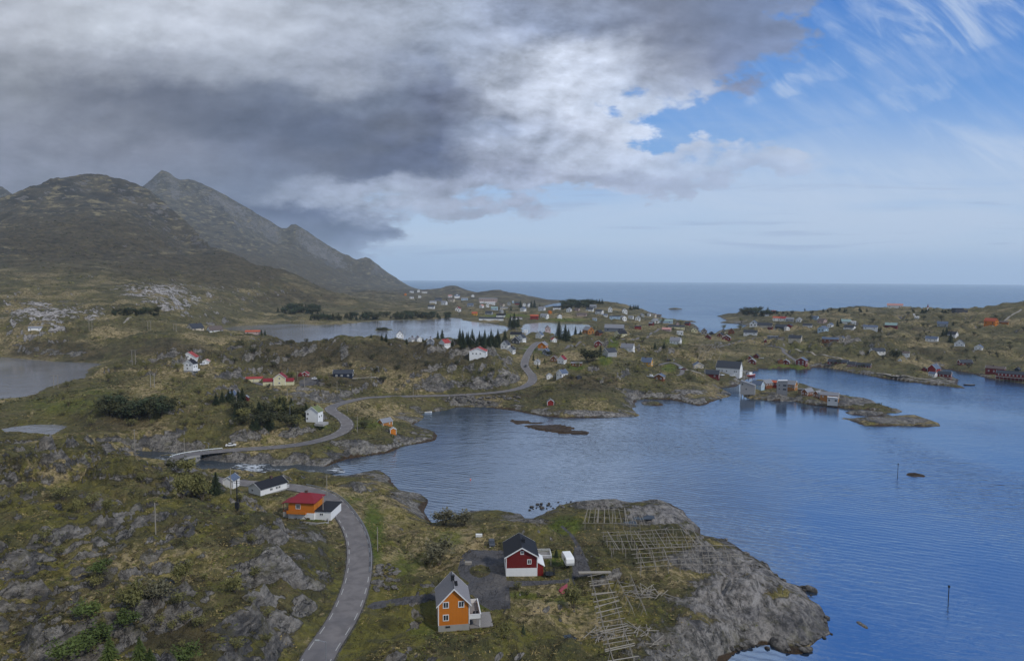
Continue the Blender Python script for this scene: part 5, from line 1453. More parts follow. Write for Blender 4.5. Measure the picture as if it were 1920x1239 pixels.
# ---------------------------------------------------------------- the houses close by
# ochre house with the slate roof
def facing(px, py, z, yaw):
    p = at_z(px, py, z); return p, p[1] / F, R(yaw)
p, s_, rz = facing(851, 1188, 6.4, 8.6)
gw, L, he, hr, hb = 6.7, 8.2, 6.1, 9.5, 1.35
d = np.array([-math.sin(rz), math.cos(rz)])
p[2] = float(np.max(ground(p[0] + np.array([-3, 0, 3, 3]), p[1] + np.array([0, 0, 0, 2])))) - .15
t = thing('house', "ochre house with weathered slate roof and white balcony, nearest to the viewer", 'house', (p[0] + d[0] * L/2, p[1] + d[1] * L/2, p[2] + .2), rz)
gable_body(gw, -L/2, L/2, he, hr).obj('wall', wallm('O'), t)
b = MB(); b.box(-gw/2 - .05, -L/2 - .05, -2.6, gw/2 + .05, L/2 + .05, hb); b.obj('foundation', CONC, t)
rr = gable_roof(gw, -L/2, L/2, he, hr, .45, .16, .5).obj('roof', mat('slate_roof', lin((124, 122, 124)), .75, .42, 3.2), t)
bargeboards(gw, -L/2, L/2, he, hr, .45, .5).obj('bargeboard', TRIM, t)
corner_trim(gw, -L/2, L/2, he, hb).obj('corner_board', TRIM, t)
b = MB(); b.box(-.06, -L/2 - .45, hr + .16, .06, L/2 + .45, hr + .26); b.obj('ridge_cap', DARKM, rr)
b = MB(); b.box(-.38, -.1, hr - .7, .38, .6, hr + 1.0); b.box(-.45, -.17, hr + 1.0, .45, .67, hr + 1.12); b.obj('chimney', DARKM, rr)
b = MB()
for k in range(7): b.box(.35 + .16 * 0, -2.2 + k * .32, hr - .28, 1.0, -2.14 + k * .32, hr - .02)
b.box(.32, -2.3, hr - .3, .38, -.1, hr + .1)
b.obj('roof_ladder', DARKM, rr)
for fx_, fz in ((-.26, 5.9), (.24, 5.9), (-.26, 3.05)): win(t, 'w', (fx_ * gw, -L/2, fz), 0, 1.32, 1.45)
for fy in (-.25, .2): win(t, 'w', (-gw/2, fy * L, 3.1), -R(90), 1.1, 1.3)
win(t, 'w', (gw/2, .18 * L, 3.1), R(90), 1.1, 1.3)
b = MB(); b.box(-.2 * gw - .5, -L/2 - .1, .75, -.2 * gw + .5, -L/2 + .02, 1.15); b.obj('basement_vent', GLASS, t)
bal = MB(); bal.box(gw/2, -L/2 + .2, 2.1, gw/2 + 2.6, L/2 - .6, 2.3)
bo = bal.obj('balcony', DECK, t)
b = MB()
for (x0, y0, x1, y1) in ((gw/2, -L/2 + .2, gw/2 + 2.6, -L/2 + .3), (gw/2 + 2.5, -L/2 + .2, gw/2 + 2.6, L/2 - .6), (gw/2, L/2 - .7, gw/2 + 2.6, L/2 - .6)):
    b.box(x0, y0, 2.28, x1, y1, 3.25)
b.box(gw/2 - .02, -L/2 + .14, 3.25, gw/2 + 2.66, -L/2 + .36, 3.31); b.box(gw/2 + 2.44, -L/2 + .36, 3.25, gw/2 + 2.66, L/2 - .54, 3.31)
b.obj('balcony_rail', TRIM, bo)
b = MB()
for y in (-L/2 + .4, 0, L/2 - .8): b.box(gw/2 + 2.35, y, -1.5, gw/2 + 2.5, y + .15, 2.1)
b.obj('balcony_post', TRIM, bo)
b = MB(); b.box(gw/2 + .2, -L/2 + .3, .05, gw/2 + 5.4, L/2 - 1.2, .25); do = b.obj('deck', DECK, t)
b = MB()
for x in (.3, 2.7, 5.1):
    for y in (-L/2 + .5, 0, L/2 - 1.6): b.box(gw/2 + x, y, -1.8, gw/2 + x + .15, y + .15, .05)
b.obj('deck_post', WOOD, do)
b = MB()
for i in range(2):
    b.box(gw/2 + 1.0 + i * .7, -2.6, 2.3, gw/2 + 1.5 + i * .7, -2.1, 2.72); b.box(gw/2 + 1.0 + i * .7, -2.15, 2.72, gw/2 + 1.5 + i * .7, -2.1, 3.15)
tag(b.obj('balcony_chairs', DARKM, bo), "", "") if False else b.obj('balcony_seat', DARKM, bo)

# red house with white ground floor
p, s_, rz = facing(978, 1087, 6.6, 3.6)
gw, L, he, hr, hb = 8.0, 9.4, 6.2, 8.5, 3.1
d = np.array([-math.sin(rz), math.cos(rz)])
t = thing('house', "dark red house with white ground floor and black roof beside the caravan", 'house', (p[0] + d[0] * L/2, p[1] + d[1] * L/2, p[2] + .1), rz)
gable_body(gw, -L/2, L/2, he, hr).obj('wall', wallm('R'), t)
b = MB(); b.box(-gw/2 - .05, -L/2 - .05, -2, gw/2 + .05, L/2 + .05, hb); b.obj('ground_floor', wallm('W'), t)
rr = gable_roof(gw, -L/2, L/2, he, hr, .5, .18, .5).obj('roof', roofm('b'), t)
bargeboards(gw, -L/2, L/2, he, hr, .5, .5).obj('bargeboard', TRIM, t)
corner_trim(gw, -L/2, L/2, he, hb).obj('corner_board', TRIM, t)
b = MB(); b.box(.3, -.6, hr - 1.2, 1.1, .2, hr + .55); b.box(.22, -.68, hr + .55, 1.18, .28, hr + .68); b.tube((.5, -.2, hr + .68), (.5, -.2, hr + 1.05), .13); b.tube((.9, -.2, hr + .68), (.9, -.2, hr + 1.05), .13)
b.obj('chimney', DARKM, rr)
win(t, 'w', (0.1, -L/2, 7.15), 0, .95, .9); win(t, 'w', (.245 * gw, -L/2, 4.75), 0, 1.1, 1.3)
for fy in (-.2, .15): win(t, 'w', (-gw/2, fy * L, 4.8), -R(90), 1.1, 1.3)
# side wing with terrace on its roof
b = MB(); b.prism([(gw/2, -2), (gw/2 + 1.6, -2), (gw/2 + 1.6, 3.6), (gw/2, 4.6)], -L/2 + .02, L/2 - 3)
sw = b.obj('side_wing', wallm('Q'), t)
b = MB(); b.prism([(gw/2 + .02, 4.55), (gw/2 + 2.0, 3.4), (gw/2 + 2.0, 3.58), (gw/2 + .02, 4.75)], -L/2 - .15, L/2 - 2.8); b.obj('roof', TRIM, sw)
b = MB(); b.box(gw/2, L/2 - 2.8, 2.6, gw/2 + 4.6, L/2 + 1.6, 2.8); tr = b.obj('terrace', DECK, t)
b = MB()
for (x0, y0, x1, y1) in ((gw/2, L/2 + 1.5, gw/2 + 4.6, L/2 + 1.6), (gw/2 + 4.5, L/2 - 2.8, gw/2 + 4.6, L/2 + 1.5), (gw/2 + 1.8, L/2 - 2.8, gw/2 + 4.5, L/2 - 2.7)):
    b.box(x0, y0, 3.55, x1, y1, 3.65); b.box(x0, y0, 3.1, x1, y1, 3.18)
    n_ = int(max(x1 - x0, y1 - y0) / .35)
    for k in range(n_ + 1):
        x, y = x0 + (x1 - x0) * k / n_, y0 + (y1 - y0) * k / n_
        b.box(x - .03, y - .03, 2.8, x + .03, y + .03, 3.55)
b.obj('terrace_rail', TRIM, tr)
b = MB()
for x in (gw/2 + 2.2, gw/2 + 4.4):
    for y in (L/2 - 2.6, L/2 + 1.3): b.box(x - .08, y - .08, -1.5, x + .08, y + .08, 2.6)
b.obj('terrace_post', WOOD, tr)
red_rz = rz; red_c = t.location.copy()

# lawn terrace wall and low things beside the red house
def local(c, rz, x, y):
    return (c[0] + x * math.cos(rz) - y * math.sin(rz), c[1] + x * math.sin(rz) + y * math.cos(rz))
q0, q1, q2 = at_z(1018, 1068, 6.4), at_z(1076, 1066, 6.4), at_z(1050, 1040, 6.4)
def wall_line(name, pts, hgt, thick, m, label, cat):
    b = MB(); o = pts[0]
    for a_, b_ in zip(pts[:-1], pts[1:]):
        dx_, dy_ = b_[0] - a_[0], b_[1] - a_[1]; l_ = math.hypot(dx_, dy_); nx, ny = -dy_ / l_ * thick / 2, dx_ / l_ * thick / 2
        za, zb = a_[2], b_[2]
        vs_ = [(a_[0] + sx_ * nx - o[0], a_[1] + sx_ * ny - o[1], za + dz_ - o[2]) for dz_ in (-1.2, hgt) for sx_ in (-1, 1)] + [(b_[0] + sx_ * nx - o[0], b_[1] + sx_ * ny - o[1], zb + dz_ - o[2]) for dz_ in (-1.2, hgt) for sx_ in (-1, 1)]
        b.add(vs_, [(0, 1, 3, 2), (4, 6, 7, 5), (0, 4, 5, 1), (2, 3, 7, 6), (0, 2, 6, 4), (1, 5, 7, 3)])
    ob = b.obj(name, m); ob.location = tuple(o)
    return tag(ob, label, cat)
wall_line('garden_wall', [q0, q1], .7, .35, CONC, "low stone wall along the front of the small lawn by the caravan", 'wall')
c_ = hit(1030, 1080)
t = thing('trampoline', "dark netted trampoline at the corner of the dark red house", 'trampoline', tuple(c_))
b = MB(); b.tube((0, 0, .72), (0, 0, .8), 1.35, 1.35, 16); b.obj('mat', DARKM, t)
b = MB()
for k in range(8):
    a_ = k * math.pi / 4; x, y = 1.4 * math.cos(a_), 1.4 * math.sin(a_)
    b.tube((x, y, -.3), (x, y, 2.3), .04)
    x2, y2 = 1.4 * math.cos(a_ + math.pi / 4), 1.4 * math.sin(a_ + math.pi / 4)
    for zz_ in (.8, 2.25): b.tube((x, y, zz_), (x2, y2, zz_), .04)
    for j in range(1, 6):
        f_ = j / 6; b.tube((x + (x2 - x) * f_, y + (y2 - y) * f_, .8), (x + (x2 - x) * f_, y + (y2 - y) * f_, 2.25), .012, n=3)
b.obj('net_frame', DARKM, t)

# caravan
p = hit(1066, 1068); t = thing('caravan', "white caravan with dark rear window parked beside the lawn", 'caravan', (p[0], p[1] + 2.6, float(ground(p[0], p[1] + 2.6)) + .15), R(9))
prof = [(-2.6, .55), (2.4, .55), (2.9, 1.2), (2.6, 2.2), (2.0, 2.62), (-2.2, 2.62), (-2.75, 2.3), (-2.9, 1.3)]
b = MB(); b.prism(prof, -1.1, 1.1, 'x'); b.obj('body', mat('caravan_paint', lin((222, 222, 218)), .4, .05, 1, .4), t, bev=.09)
b = MB(); b.prism([(-2.86, 1.35), (-2.74, 2.2), (-2.70, 2.2), (-2.8, 1.35)], -.8, .8, 'x'); b.obj('window', GLASS, t)
b = MB(); b.box(1.09, -1.2, 1.3, 1.12, .2, 1.9); b.box(1.09, .8, 1.3, 1.12, 1.6, 1.9); b.obj('window', GLASS, t)
b = MB(); b.box(-1.12, -1.4, 1.3, -1.09, 0, 1.9); b.obj('window', GLASS, t)
b = MB(); b.box(-1.112, -2.4, .95, 1.112, 2.5, 1.02); b.obj('stripe', mat('grey_stripe', lin((130, 134, 140)), .5, .05), t)
for x in (-1.0, 1.0):
    b = MB(); b.tube((x - .1, 0, .33), (x + .1, 0, .33), .33, .33, 14); b.obj('wheel', DARKM, t)
b = MB(); b.tube((0, 2.7, .5), (0, 3.9, .45), .07); b.tube((0, 3.8, -.1), (0, 3.8, .45), .05); b.obj('drawbar', GREYM, t)

# cars
TYRE = mat('tyre_rubber', (.02, .02, .021), .9, .05)
LAMP = mat('lamp_lens', lin((220, 216, 200)), .2, .02)
REDL = mat('tail_lens', lin((150, 24, 22)), .3, .02)
def car(label, p, rz, col, kind='car', group=None, suv=False):
    t = thing(kind, label, 'car', tuple(p), rz, group)
    hh = .25 if suv else 0.0
    paint = mat('car_paint_%d_%d_%d' % col, lin(col), .3, .03, 1, .5)
    b = MB(); b.prism([(-2.2, .35), (2.2, .35), (2.28, .6), (2.2, .92 + hh), (1.15, 1.05 + hh), (-2.1, 1.08 + hh), (-2.28, .9), (-2.28, .5)], -.88, .88, 'x'); b.obj('body', paint, t, bev=.07)
    b = MB(); b.prism([(-1.95 if suv else -1.6, 1.06 + hh), (1.1, 1.04 + hh), (.35, 1.5 + hh), (-1.7 if suv else -1.1, 1.52 + hh)], -.8, .8, 'x'); b.obj('window', GLASS, t, bev=.05)
    b = MB(); b.box(-.72, -1.55 if suv else -1.0, 1.5 + hh, .72, .25, 1.56 + hh); b.obj('roof', paint, t, bev=.02)
    for x in (-.8, .8):
        for y in (-1.35, 1.38):
            b = MB(); b.tube((x - .11, y, .34), (x + .11, y, .34), .34, .34, 14); w_ = b.obj('wheel', TYRE, t)
            b = MB(); b.tube((x - .12, y, .34), (x + .12, y, .34), .19, .19, 10); b.obj('rim', GREYM, w_)
        b = MB(); b.box(x * .82 - .18, 2.18, .66, x * .82 + .18, 2.3, .84); b.obj('headlight', LAMP, t)
        b = MB(); b.box(x * .86 - .14, -2.31, .68, x * .86 + .14, -2.22, .95); b.obj('tail_light', REDL, t)
    return t
def gp(px, py, dz=0.0):
    q = hit(px, py); return (q[0], q[1], q[2] + dz)
car("dark grey off-road car parked at the far edge of the gravel yard", gp(922, 1024), R(186), (52, 56, 64), suv=True)
car("dark car driving on the road bend below the village", gp(985.5, 687.5, .1), R(172), (36, 38, 46))
car("black car parked by the telegraph pole on the harbour lane", gp(1255, 676.5, .1), R(-80), (30, 32, 42))
car("pale blue car parked on the harbour lane above the red boathouse", gp(1276, 691, .1), R(-60), (176, 192, 204))
car("dark red car parked right behind the pale blue car", gp(1282, 693, .1), R(-60), (88, 44, 44))
car("white car parked by the red sheds", gp(591, 711.5, .1), R(-75), (214, 216, 218))
car("white car parked on the verge beside the bridge road", gp(433, 837, .1), R(-72), (214, 214, 212))
car("white car parked at the small garage with pink roof", gp(381.5, 684.5, .1), R(-60), (214, 216, 218))
for i, (x, y) in enumerate(((1347, 704), (1354, 704.5), (1373, 705.5))):
    car(("white car parked nearest the red boathouse on the quay", "white car second from the red boathouse on the quay", "silver car parked near the quay warehouse end")[i], gp(x, y, .1), R(-30 - 20 * i), (206, 210, 214))

# boats
def hull(name, label, p, rz, L, W_, H_, m, deckm, group=None, cat='boat', cabin=None, flip=False, mast=False):
    t = thing(name, label, cat, tuple(p), rz, group)
    st = [(-.5, .62, .0), (-.3, .92, .0), (0, 1.0, 0), (.25, .8, .05), (.42, .4, .16), (.5, .03, .3)]
    vs_, fs = [], []
    for y, w_, sh in st:
        hw = W_ / 2 * w_
        vs_ += [(-hw, y * L, H_ + sh * H_), (-hw * .72, y * L, H_ * .25 + sh * H_ * .4), (0, y * L, -.1 + sh * H_ * .6), (hw * .72, y * L, H_ * .25 + sh * H_ * .4), (hw, y * L, H_ + sh * H_)]
    for i in range(len(st) - 1):
        for k in range(4): fs.append((i * 5 + k, i * 5 + k + 1, i * 5 + k + 6, i * 5 + k + 5))
    fs.append((0, 1, 2, 3, 4)); n = (len(st) - 1) * 5; fs.append((n + 4, n + 3, n + 2, n + 1, n))
    b = MB(); b.add(vs_, fs); ho = b.obj('hull', m, t)
    b = MB(); tv = [(v[0] * .9, v[1], v[2] - .12 * H_) for i, v in enumerate(vs_) if i % 5 in (0, 4)]
    b.add(tv, [(2 * i, 2 * i + 1, 2 * i + 3, 2 * i + 2) for i in range(len(st) - 1)]); b.obj('deck', deckm, t)
    if cabin:
        b = MB(); b.box(-W_ * .3, -L * .28, H_ * .85, W_ * .3, L * .08, H_ + cabin); cb = b.obj('wheelhouse', mat('boat_white', lin((215, 216, 216)), .4, .05), t)
        b = MB(); b.box(-W_ * .31, L * .0, H_ + cabin * .45, W_ * .31, L * .085, H_ + cabin * .85); b.obj('window', GLASS, cb)
    if mast:
        b = MB(); b.tube((0, L * .16, H_), (0, L * .16, H_ + L * .55), .1, .05); b.tube((0, -L * .3, H_), (0, -L * .3, H_ + L * .4), .08, .04); b.obj('mast', DARKM, t)
    if flip: t.rotation_euler = (0, math.pi, rz); t.location = (p[0], p[1], p[2] + H_ * 1.05)
    return t
WHITEB = mat('boat_white', lin((215, 216, 216)), .4, .05)
hull('rowing_boat', "white rowing boat moored in the corner of the bay", at_z(803, 774, .05), R(-70), 4.6, 1.7, .7, WHITEB, WOOD)
hull('barge', "dark flat barge lying off the stone pier", at_z(1817, 722, .05), R(88), 9, 2.6, .7, mat('tarred_hull', lin((44, 40, 46)), .7, .1), WOOD)
hull('fishing_boat', "red and white fishing boat at the quay behind the white warehouse", at_z(1408, 705, .1), R(-60), 11, 3.6, 1.5, mat('red_hull', lin((150, 52, 44)), .5, .08), WHITEB, cabin=2.0, mast=True)
hull('upturned_boat', "faded red upturned boat lying on the grass", gp(1056, 1106), R(-28), 4.8, 1.9, .8, mat('faded_red', lin((134, 62, 68)), .6, .12), WOOD, flip=True)
hull('motor_boat', "white motor boat on land beside the brown cabin", gp(1219, 707), R(60), 6.5, 2.4, 1.1, WHITEB, WHITEB, cabin=1.0)
hull('rowing_boat', "pale rowing boat pulled up beside the three red boathouses", gp(1427, 672), R(80), 5, 1.8, .8, WHITEB, WOOD)
# fishing net floats and sea marks
def seamark(px, py, hpx, lab):
    p = at_z(px, py, 0); s_ = p[1] / F
    t = thing('sea_mark', lab, 'sea mark', tuple(p))
    b = MB(); b.tube((0, 0, -2), (0, 0, hpx * s_), .13, .1); b.obj('pole', DARKM, t)
    b = MB(); b.tube((0, 0, hpx * s_), (0, 0, hpx * s_ + .5), .28, .28, 8); b.obj('top_mark', DARKM, t)
seamark(1683, 892, 22, "thin sea mark pole beside the low dark rock")
seamark(1778, 1126, 27, "thin sea mark pole alone in the near water")
seamark(1255, 578.6, 7, "iron marker left on the far skerry"); seamark(1264, 578.4, 8, "iron marker in the middle of the far skerry")
p = at_z(882, 899, .1); t = thing('buoy', "small pink mooring buoy in the bay", 'buoy', tuple(p))
b = MB(); b.tube((0, 0, -.2), (0, 0, .25), .28, .32, 10); b.tube((0, 0, .25), (0, 0, .5), .32, .1, 10); b.obj('float', mat('pink_float', lin((196, 120, 116)), .5, .05), t)
b = MB(); b.tube((0, 0, .5), (0, 0, .75), .04, .04, 5); b.obj('ring', DARKM, t)

# orange house with red hip roof above the road
p, s_, rz = facing(565, 971, 9.7, -6)
gw, L = 8.2, 8.0
d = np.array([-math.sin(rz), math.cos(rz)])
t = thing('house', "orange house with dark red hipped roof beside the road bend", 'house', (p[0] + d[0] * L/2, p[1] + d[1] * L/2, p[2]), rz)
b = MB(); b.box(-gw/2, -L/2, 1.7, gw/2, L/2, 5.0); b.obj('wall', wallm('O'), t)
b = MB(); b.box(-gw/2 - .05, -L/2 - .05, -3, gw/2 + .05, L/2 + .05, 1.7); b.obj('foundation', wallm('W'), t)
def hip(gw, L, z, rise, ov, rl):
    b = MB(); x, y = gw/2 + ov, L/2 + ov
    b.add([(-x, -y, z), (x, -y, z), (x, y, z), (-x, y, z), (-rl/2, 0, z + rise), (rl/2, 0, z + rise), (-x, -y, z - .15), (x, -y, z - .15), (x, y, z - .15), (-x, y, z - .15)],
          [(0, 1, 5, 4), (1, 2, 5), (2, 3, 4, 5), (3, 0, 4), (6, 9, 8, 7), (0, 6, 7, 1), (1, 7, 8, 2), (2, 8, 9, 3), (3, 9, 6, 0)])
    return b
rr = hip(gw, L, 5.0, 1.9, .5, 3.2).obj('roof', roofm('m'), t)
b = MB(); b.box(-.4, -.3, 6.3, .4, .4, 7.5); b.obj('chimney', BRICK, rr)
win(t, 'w', (-gw * .12, -L/2, 3.6), 0, 1.5, 1.5); win(t, 'w', (gw * .28, -L/2, .7), 0, .9, .9)
b = MB(); b.box(-gw/2 - 2.2, -L/2 + .8, 1.5, -gw/2, L/2 - 2, 1.7); po = b.obj('porch', wallm('N'), t)
b = MB(); b.box(-gw/2 - 2.2, -L/2 + .8, -2.5, -gw/2 - .02, L/2 - 2, 1.5); b.obj('porch_base', CONC, po)
b = MB(); b.prism([(-gw/2 - 2.5, 4.1), (-gw/2, 4.85), (-gw/2, 5.0), (-gw/2 - 2.5, 4.25)], -L/2 + .5, L/2 - 1.7); b.obj('porch_roof', roofm('m'), po)
b = MB()
for y in (-L/2 + .9, L/2 - 2.2): b.box(-gw/2 - 2.15, y, 1.7, -gw/2 - 2.0, y + .15, 4.2)
b.obj('porch_post', wallm('N'), po)
b = MB(); b.box(-gw/2 - 2.2, -L/2 + .78, 1.7, gw/2 - 2.2, -L/2 - .75, 1.72); b = MB(); b.box(-gw/2 - .2, -L/2 - 1.0, 1.55, gw * .22, -L/2 - .06, 1.7); b.box(-gw/2 - .2, -L/2 - 1.06, 1.55, gw * .22, -L/2 - 1.0, 2.6); b.obj('balcony', wallm('O'), t)
# flat roofed garage beside it
b = MB(); b.box(gw/2 + .06, -L/2 + .5, -3, gw/2 + 5.2, L/2 + 1.5, 2.3); ga = b.obj('annex', wallm('W'), t)
b = MB(); b.box(gw/2 + .06, -L/2 + .2, 2.3, gw/2 + 5.5, L/2 + 1.8, 2.5); b.obj('annex_roof', roofm('b'), ga)
win(t, 'w', (gw/2 + 2.2, -L/2 + .5, 1.3), 0, 1.3, .9)
yard = [at_z(552, 980, 9.3), at_z(596, 983, 9.4), at_z(616, 981, 9.4), at_z(613, 962, 9.3)]
wall_line('garden_wall', yard, .5, .25, CONC, "pale low wall round the small lawn below the orange hipped house", 'wall')

# white house with wide black roof
p, s_, rz = facing(511, 923, 9.0, -40)
t, (gw, L_, he, ri, s_) = house('house', 503, 930, 36, 60, 15, 8.5, -54, 'W', 'b', "long white house with broad black roof behind a picket fence", 0, 'house', z=9.2, wfront=[(-.2, .5)], wside=[-.1, .12, .2], base=('c', 2))
house('shed', 434, 913, 20, 24, 12, 7, -30, 'W', 's', "white gabled shed with blue grey roof beside the river", 0, 'shed', z=9.4, chim=False, wfront=[], wside=[])
def picket(pts, lab, hgt=1.2):
    o = pts[0]; t = thing('fence', lab, 'fence', tuple(o))
    r_, k_ = MB(), MB()
    for a_, b_ in zip(pts[:-1], pts[1:]):
        a_, b_ = Vector(a_) - Vector(o), Vector(b_) - Vector(o); l_ = (b_ - a_).length; n = int(l_ / .22)
        for zz_ in (.35, .95): r_.tube(a_ + Vector((0, 0, zz_)), b_ + Vector((0, 0, zz_)), .05, n=4)
        for i in range(n + 1):
            q = a_ + (b_ - a_) * i / n
            k_.box(q.x - .05, q.y - .03, q.z - .6 if i % 10 == 0 else q.z + .1, q.x + .05, q.y + .03, q.z + hgt)
    r_.obj('rail', TRIM, t); k_.obj('picket', TRIM, t)
picket([at_z(487, 928, 8.8), at_z(518, 921, 8.8), at_z(542, 914, 9.1)], "white picket fence in front of the broad black roofed house")

# ---------------------------------------------------------------- posts, lines, rails
_cyl = {}
def rod(name, a, b_, r, m, parent, n=6):
    """a straight pole as a child: one shared mesh, stretched"""
    key = (m.name, n)
    if key not in _cyl:
        q = MB(); q.tube((0, 0, 0), (0, 0, 1), 1, .82, n); me_ = q.mesh('pole'); me_.materials.append(m); _cyl[key] = me_
    o = bpy.data.objects.new(name, _cyl[key]); COL.objects.link(o); o.parent = parent
    a, b_ = Vector(a), Vector(b_)
    o.location = a; o.rotation_mode = 'QUATERNION'; o.rotation_quaternion = (b_ - a).to_track_quat('Z', 'Y'); o.scale = (r, r, (b_ - a).length)
    return o


def upole(px, py, hpx, lab, arms=1, m=WOOD, r=.15, box=False, lean=0.0):
    p = hit(px, py); s_ = p[1] / F; H_ = hpx * s_ * 1.03
    t = thing('utility_pole', lab, 'utility pole', tuple(p))
    rod('pole', (0, 0, -1), (lean * H_, 0, H_), max(r, .14), m, t)
    for k in range(arms):
        zz_ = H_ - .3 - k * .5
        rod('crossarm', (-.8, 0, zz_), (.8, 0, zz_), .06, m, t)
        for x in (-.7, .7): rod('insulator', (x, 0, zz_ + .03), (x, 0, zz_ + .28), .06, DARKM, t)
    if box:
        b = MB(); b.box(-.5, -.45, .6, .5, .35, 2.4); b.obj('transformer', DARKM, t, bev=.05)
    return t
for px, py, hp, lab, ar in ((292, 1001, 60, "bare wooden pole on the mossy hump in the left foreground", 0), (433, 926, 50, "wooden pole in front of the white gabled shed", 1), (613, 930, 40, "wooden pole on the sea side of the road near the hipped house", 1), (606, 973, 44, "pale pole at the annex of the orange hipped house", 0), (708, 1033, 46, "thin dark pole on the grass verge right of the road", 0), (332, 863, 40, "wooden pole at the left end of the bridge", 1), (253, 849, 44, "tall wooden pole left of the bridge below the crag", 1), (346, 850, 30, "thin pole behind the bridge railing", 0), (670, 811, 31, "pole with yellow top on the sea side of the road bend", 0), (651, 773, 18, "short pole just above the road bend", 1), (444, 782, 40, "pole standing among the dark spruces on the left hill", 1), (696, 716, 17, "pole at the right end of the navy house meadow", 1), (632, 737, 22, "pole below the navy house", 1), (539, 751, 22, "pole above the vertical rock cut", 1), (571, 728, 21, "pole in front of the cream house yard", 1), (775, 742, 16, "pole at the start of the causeway road", 1), (558, 713, 17, "white pole beside the cream house", 0), (1097, 636, 12, "pole behind the bright red house with white base", 1), (1252, 672, 29, "tall yellowish pole at the harbour lane", 1), (951, 663, 22, "pole next to the close trio of white houses", 1), (1322, 712, 24, "pole at the left gable of the red quay boathouse", 0), (1624, 628, 10, "pole on the heath below the long white house", 1), (930, 650, 14, "pale pole right of the spruce row by the lake", 1), (868, 720, 16, "pole on the rocky slope above the causeway", 1)):
    upole(px, py, hp, lab, ar)
upole(445, 957, 58, "dark pole with a transformer box on the mossy slope", 2, DARKM, .2, True)
def hpole(px, py, hp, w_, lab):
    p = hit(px, py); s_ = p[1] / F; H_, g_ = hp * s_, max(w_ * s_, 2.2)
    t = thing('power_pylon', lab, 'power pylon', tuple(p), R(-8))
    for x in (-g_/2, g_/2): rod('pole', (x, 0, -2), (x, 0, H_), .2, WOOD, t)
    rod('crossarm', (-g_, 0, H_ - .2), (g_, 0, H_ - .2), .14, WOOD, t)
    for x in (-g_ * .95, 0, g_ * .95): rod('insulator', (x, 0, H_ - .9), (x, 0, H_ - .25), .1, DARKM, t)
for a_ in ((105, 727, 24, 9, "twin legged wooden pylon at the edge of the left lake"), (286, 726, 27, 7, "twin legged wooden pylon standing on a small rock"), (251, 684, 28, 7, "twin legged wooden pylon behind the left plateau"), (567, 620, 20, 5, "twin legged wooden pylon on the dark ridge crest"), (757, 633, 17, 5, "twin legged wooden pylon beside the lakeside houses"), (708, 619, 18, 4, "twin legged wooden pylon on the tiny lake islet"), (1344, 658, 18, 5, "twin legged wooden pylon above the hay poles"), (170, 620, 18, 6, "twin legged wooden pylon below the pale rock slabs"), (280, 618, 16, 6, "twin legged wooden pylon on the moor"), (328, 621, 14, 5, "twin legged wooden pylon near the dark roofed lake house")):
    hpole(*a_)
def lamp(p, H_, rz, lab):
    t = thing('street_lamp', lab, 'street lamp', tuple(p), rz)
    rod('pole', (0, 0, -1), (0, 0, H_), .10, GREYM, t)
    rod('bracket', (0, 0, H_ - .1), (-1.3, 0, H_ + .25), .05, GREYM, t)
    b = MB(); b.box(-2.0, -.16, H_ + .16, -1.2, .16, H_ + .32); b.obj('lamp_head', mat('lamp_housing', lin((150, 154, 152)), .5, .05), t, bev=.04)
lamp(at_z(612, 1277, 10.3), 7.6, 0, "grey street lamp beside the road at the bottom of the view")
lamp(gp(391, 853), 5.6, R(0), "street lamp at the right end of the bridge railing")
lamp(gp(544, 789), 8.0, R(180), "street lamp among the spruces near the green roofed house")

# guard rail and bridge
def along(d0, d1, off, step):
    o = []
    for dd in np.arange(d0, d1, step):
        c = np.array([np.interp(dd, dist, road[:, k]) for k in range(3)]); n_ = np.array([np.interp(dd, dist, nor[:, k]) for k in range(2)])
        o.append(Vector((c[0] + n_[0] * off, c[1] + n_[1] * off, c[2])))
    return o
def near_d(px, py, z):
    q = at_z(px, py, z); return dist[np.argmin(np.hypot(road[:, 0] - q[0], road[:, 1] - q[1]))]
def guardrail(d0, d1, off, lab, m=GREYM):
    P = along(d0, d1, off, 2.0); o = P[0]
    t = thing('guardrail', lab, 'guardrail', tuple(o))
    b = MB()
    for a_, b_ in zip(P[:-1], P[1:]):
        a2, b2 = a_ - o, b_ - o
        dd = (b2 - a2).normalized(); n_ = Vector((dd.y, -dd.x, 0)) * .05
        for z0, z1 in ((.45, .78),):
            b.add([a2 - n_ + Vector((0,0,z0)), b2 - n_ + Vector((0,0,z0)), b2 - n_ + Vector((0,0,z1)), a2 - n_ + Vector((0,0,z1)), a2 + n_ + Vector((0,0,z0)), b2 + n_ + Vector((0,0,z0)), b2 + n_ + Vector((0,0,z1)), a2 + n_ + Vector((0,0,z1))],
                  [(0,1,2,3), (7,6,5,4), (3,2,6,7), (0,4,5,1)])
    b.obj('rail', m, t)
    for q in P[::2]: rod('post', q - o + Vector((0, 0, -.5)), q - o + Vector((0, 0, .74)), .06, m, t, 4)
guardrail(near_d(672.5, 1074, 9.4), near_d(555, 913, 9.2), 3.15, "steel guardrail along the outer side of the near road bend")
BW = mat('white_rail', lin((206, 212, 212)), .5, .06)
guardrail(near_d(322, 857, 7), near_d(420, 845, 6.8), -3.1, "white bridge railing on the hill side of the road", BW)
guardrail(near_d(1001, 712, 9.6), near_d(994, 699, 12), 3.1, "pale guardrail on the outside of the hill road bend")
d0, d1 = near_d(312, 860, 7), near_d(368, 851, 6.85)
P = along(d0, d1, 0, 2.0); o = P[0]
t = thing('bridge', "short concrete road bridge over the rapid river", 'bridge', tuple(o))
b = MB()
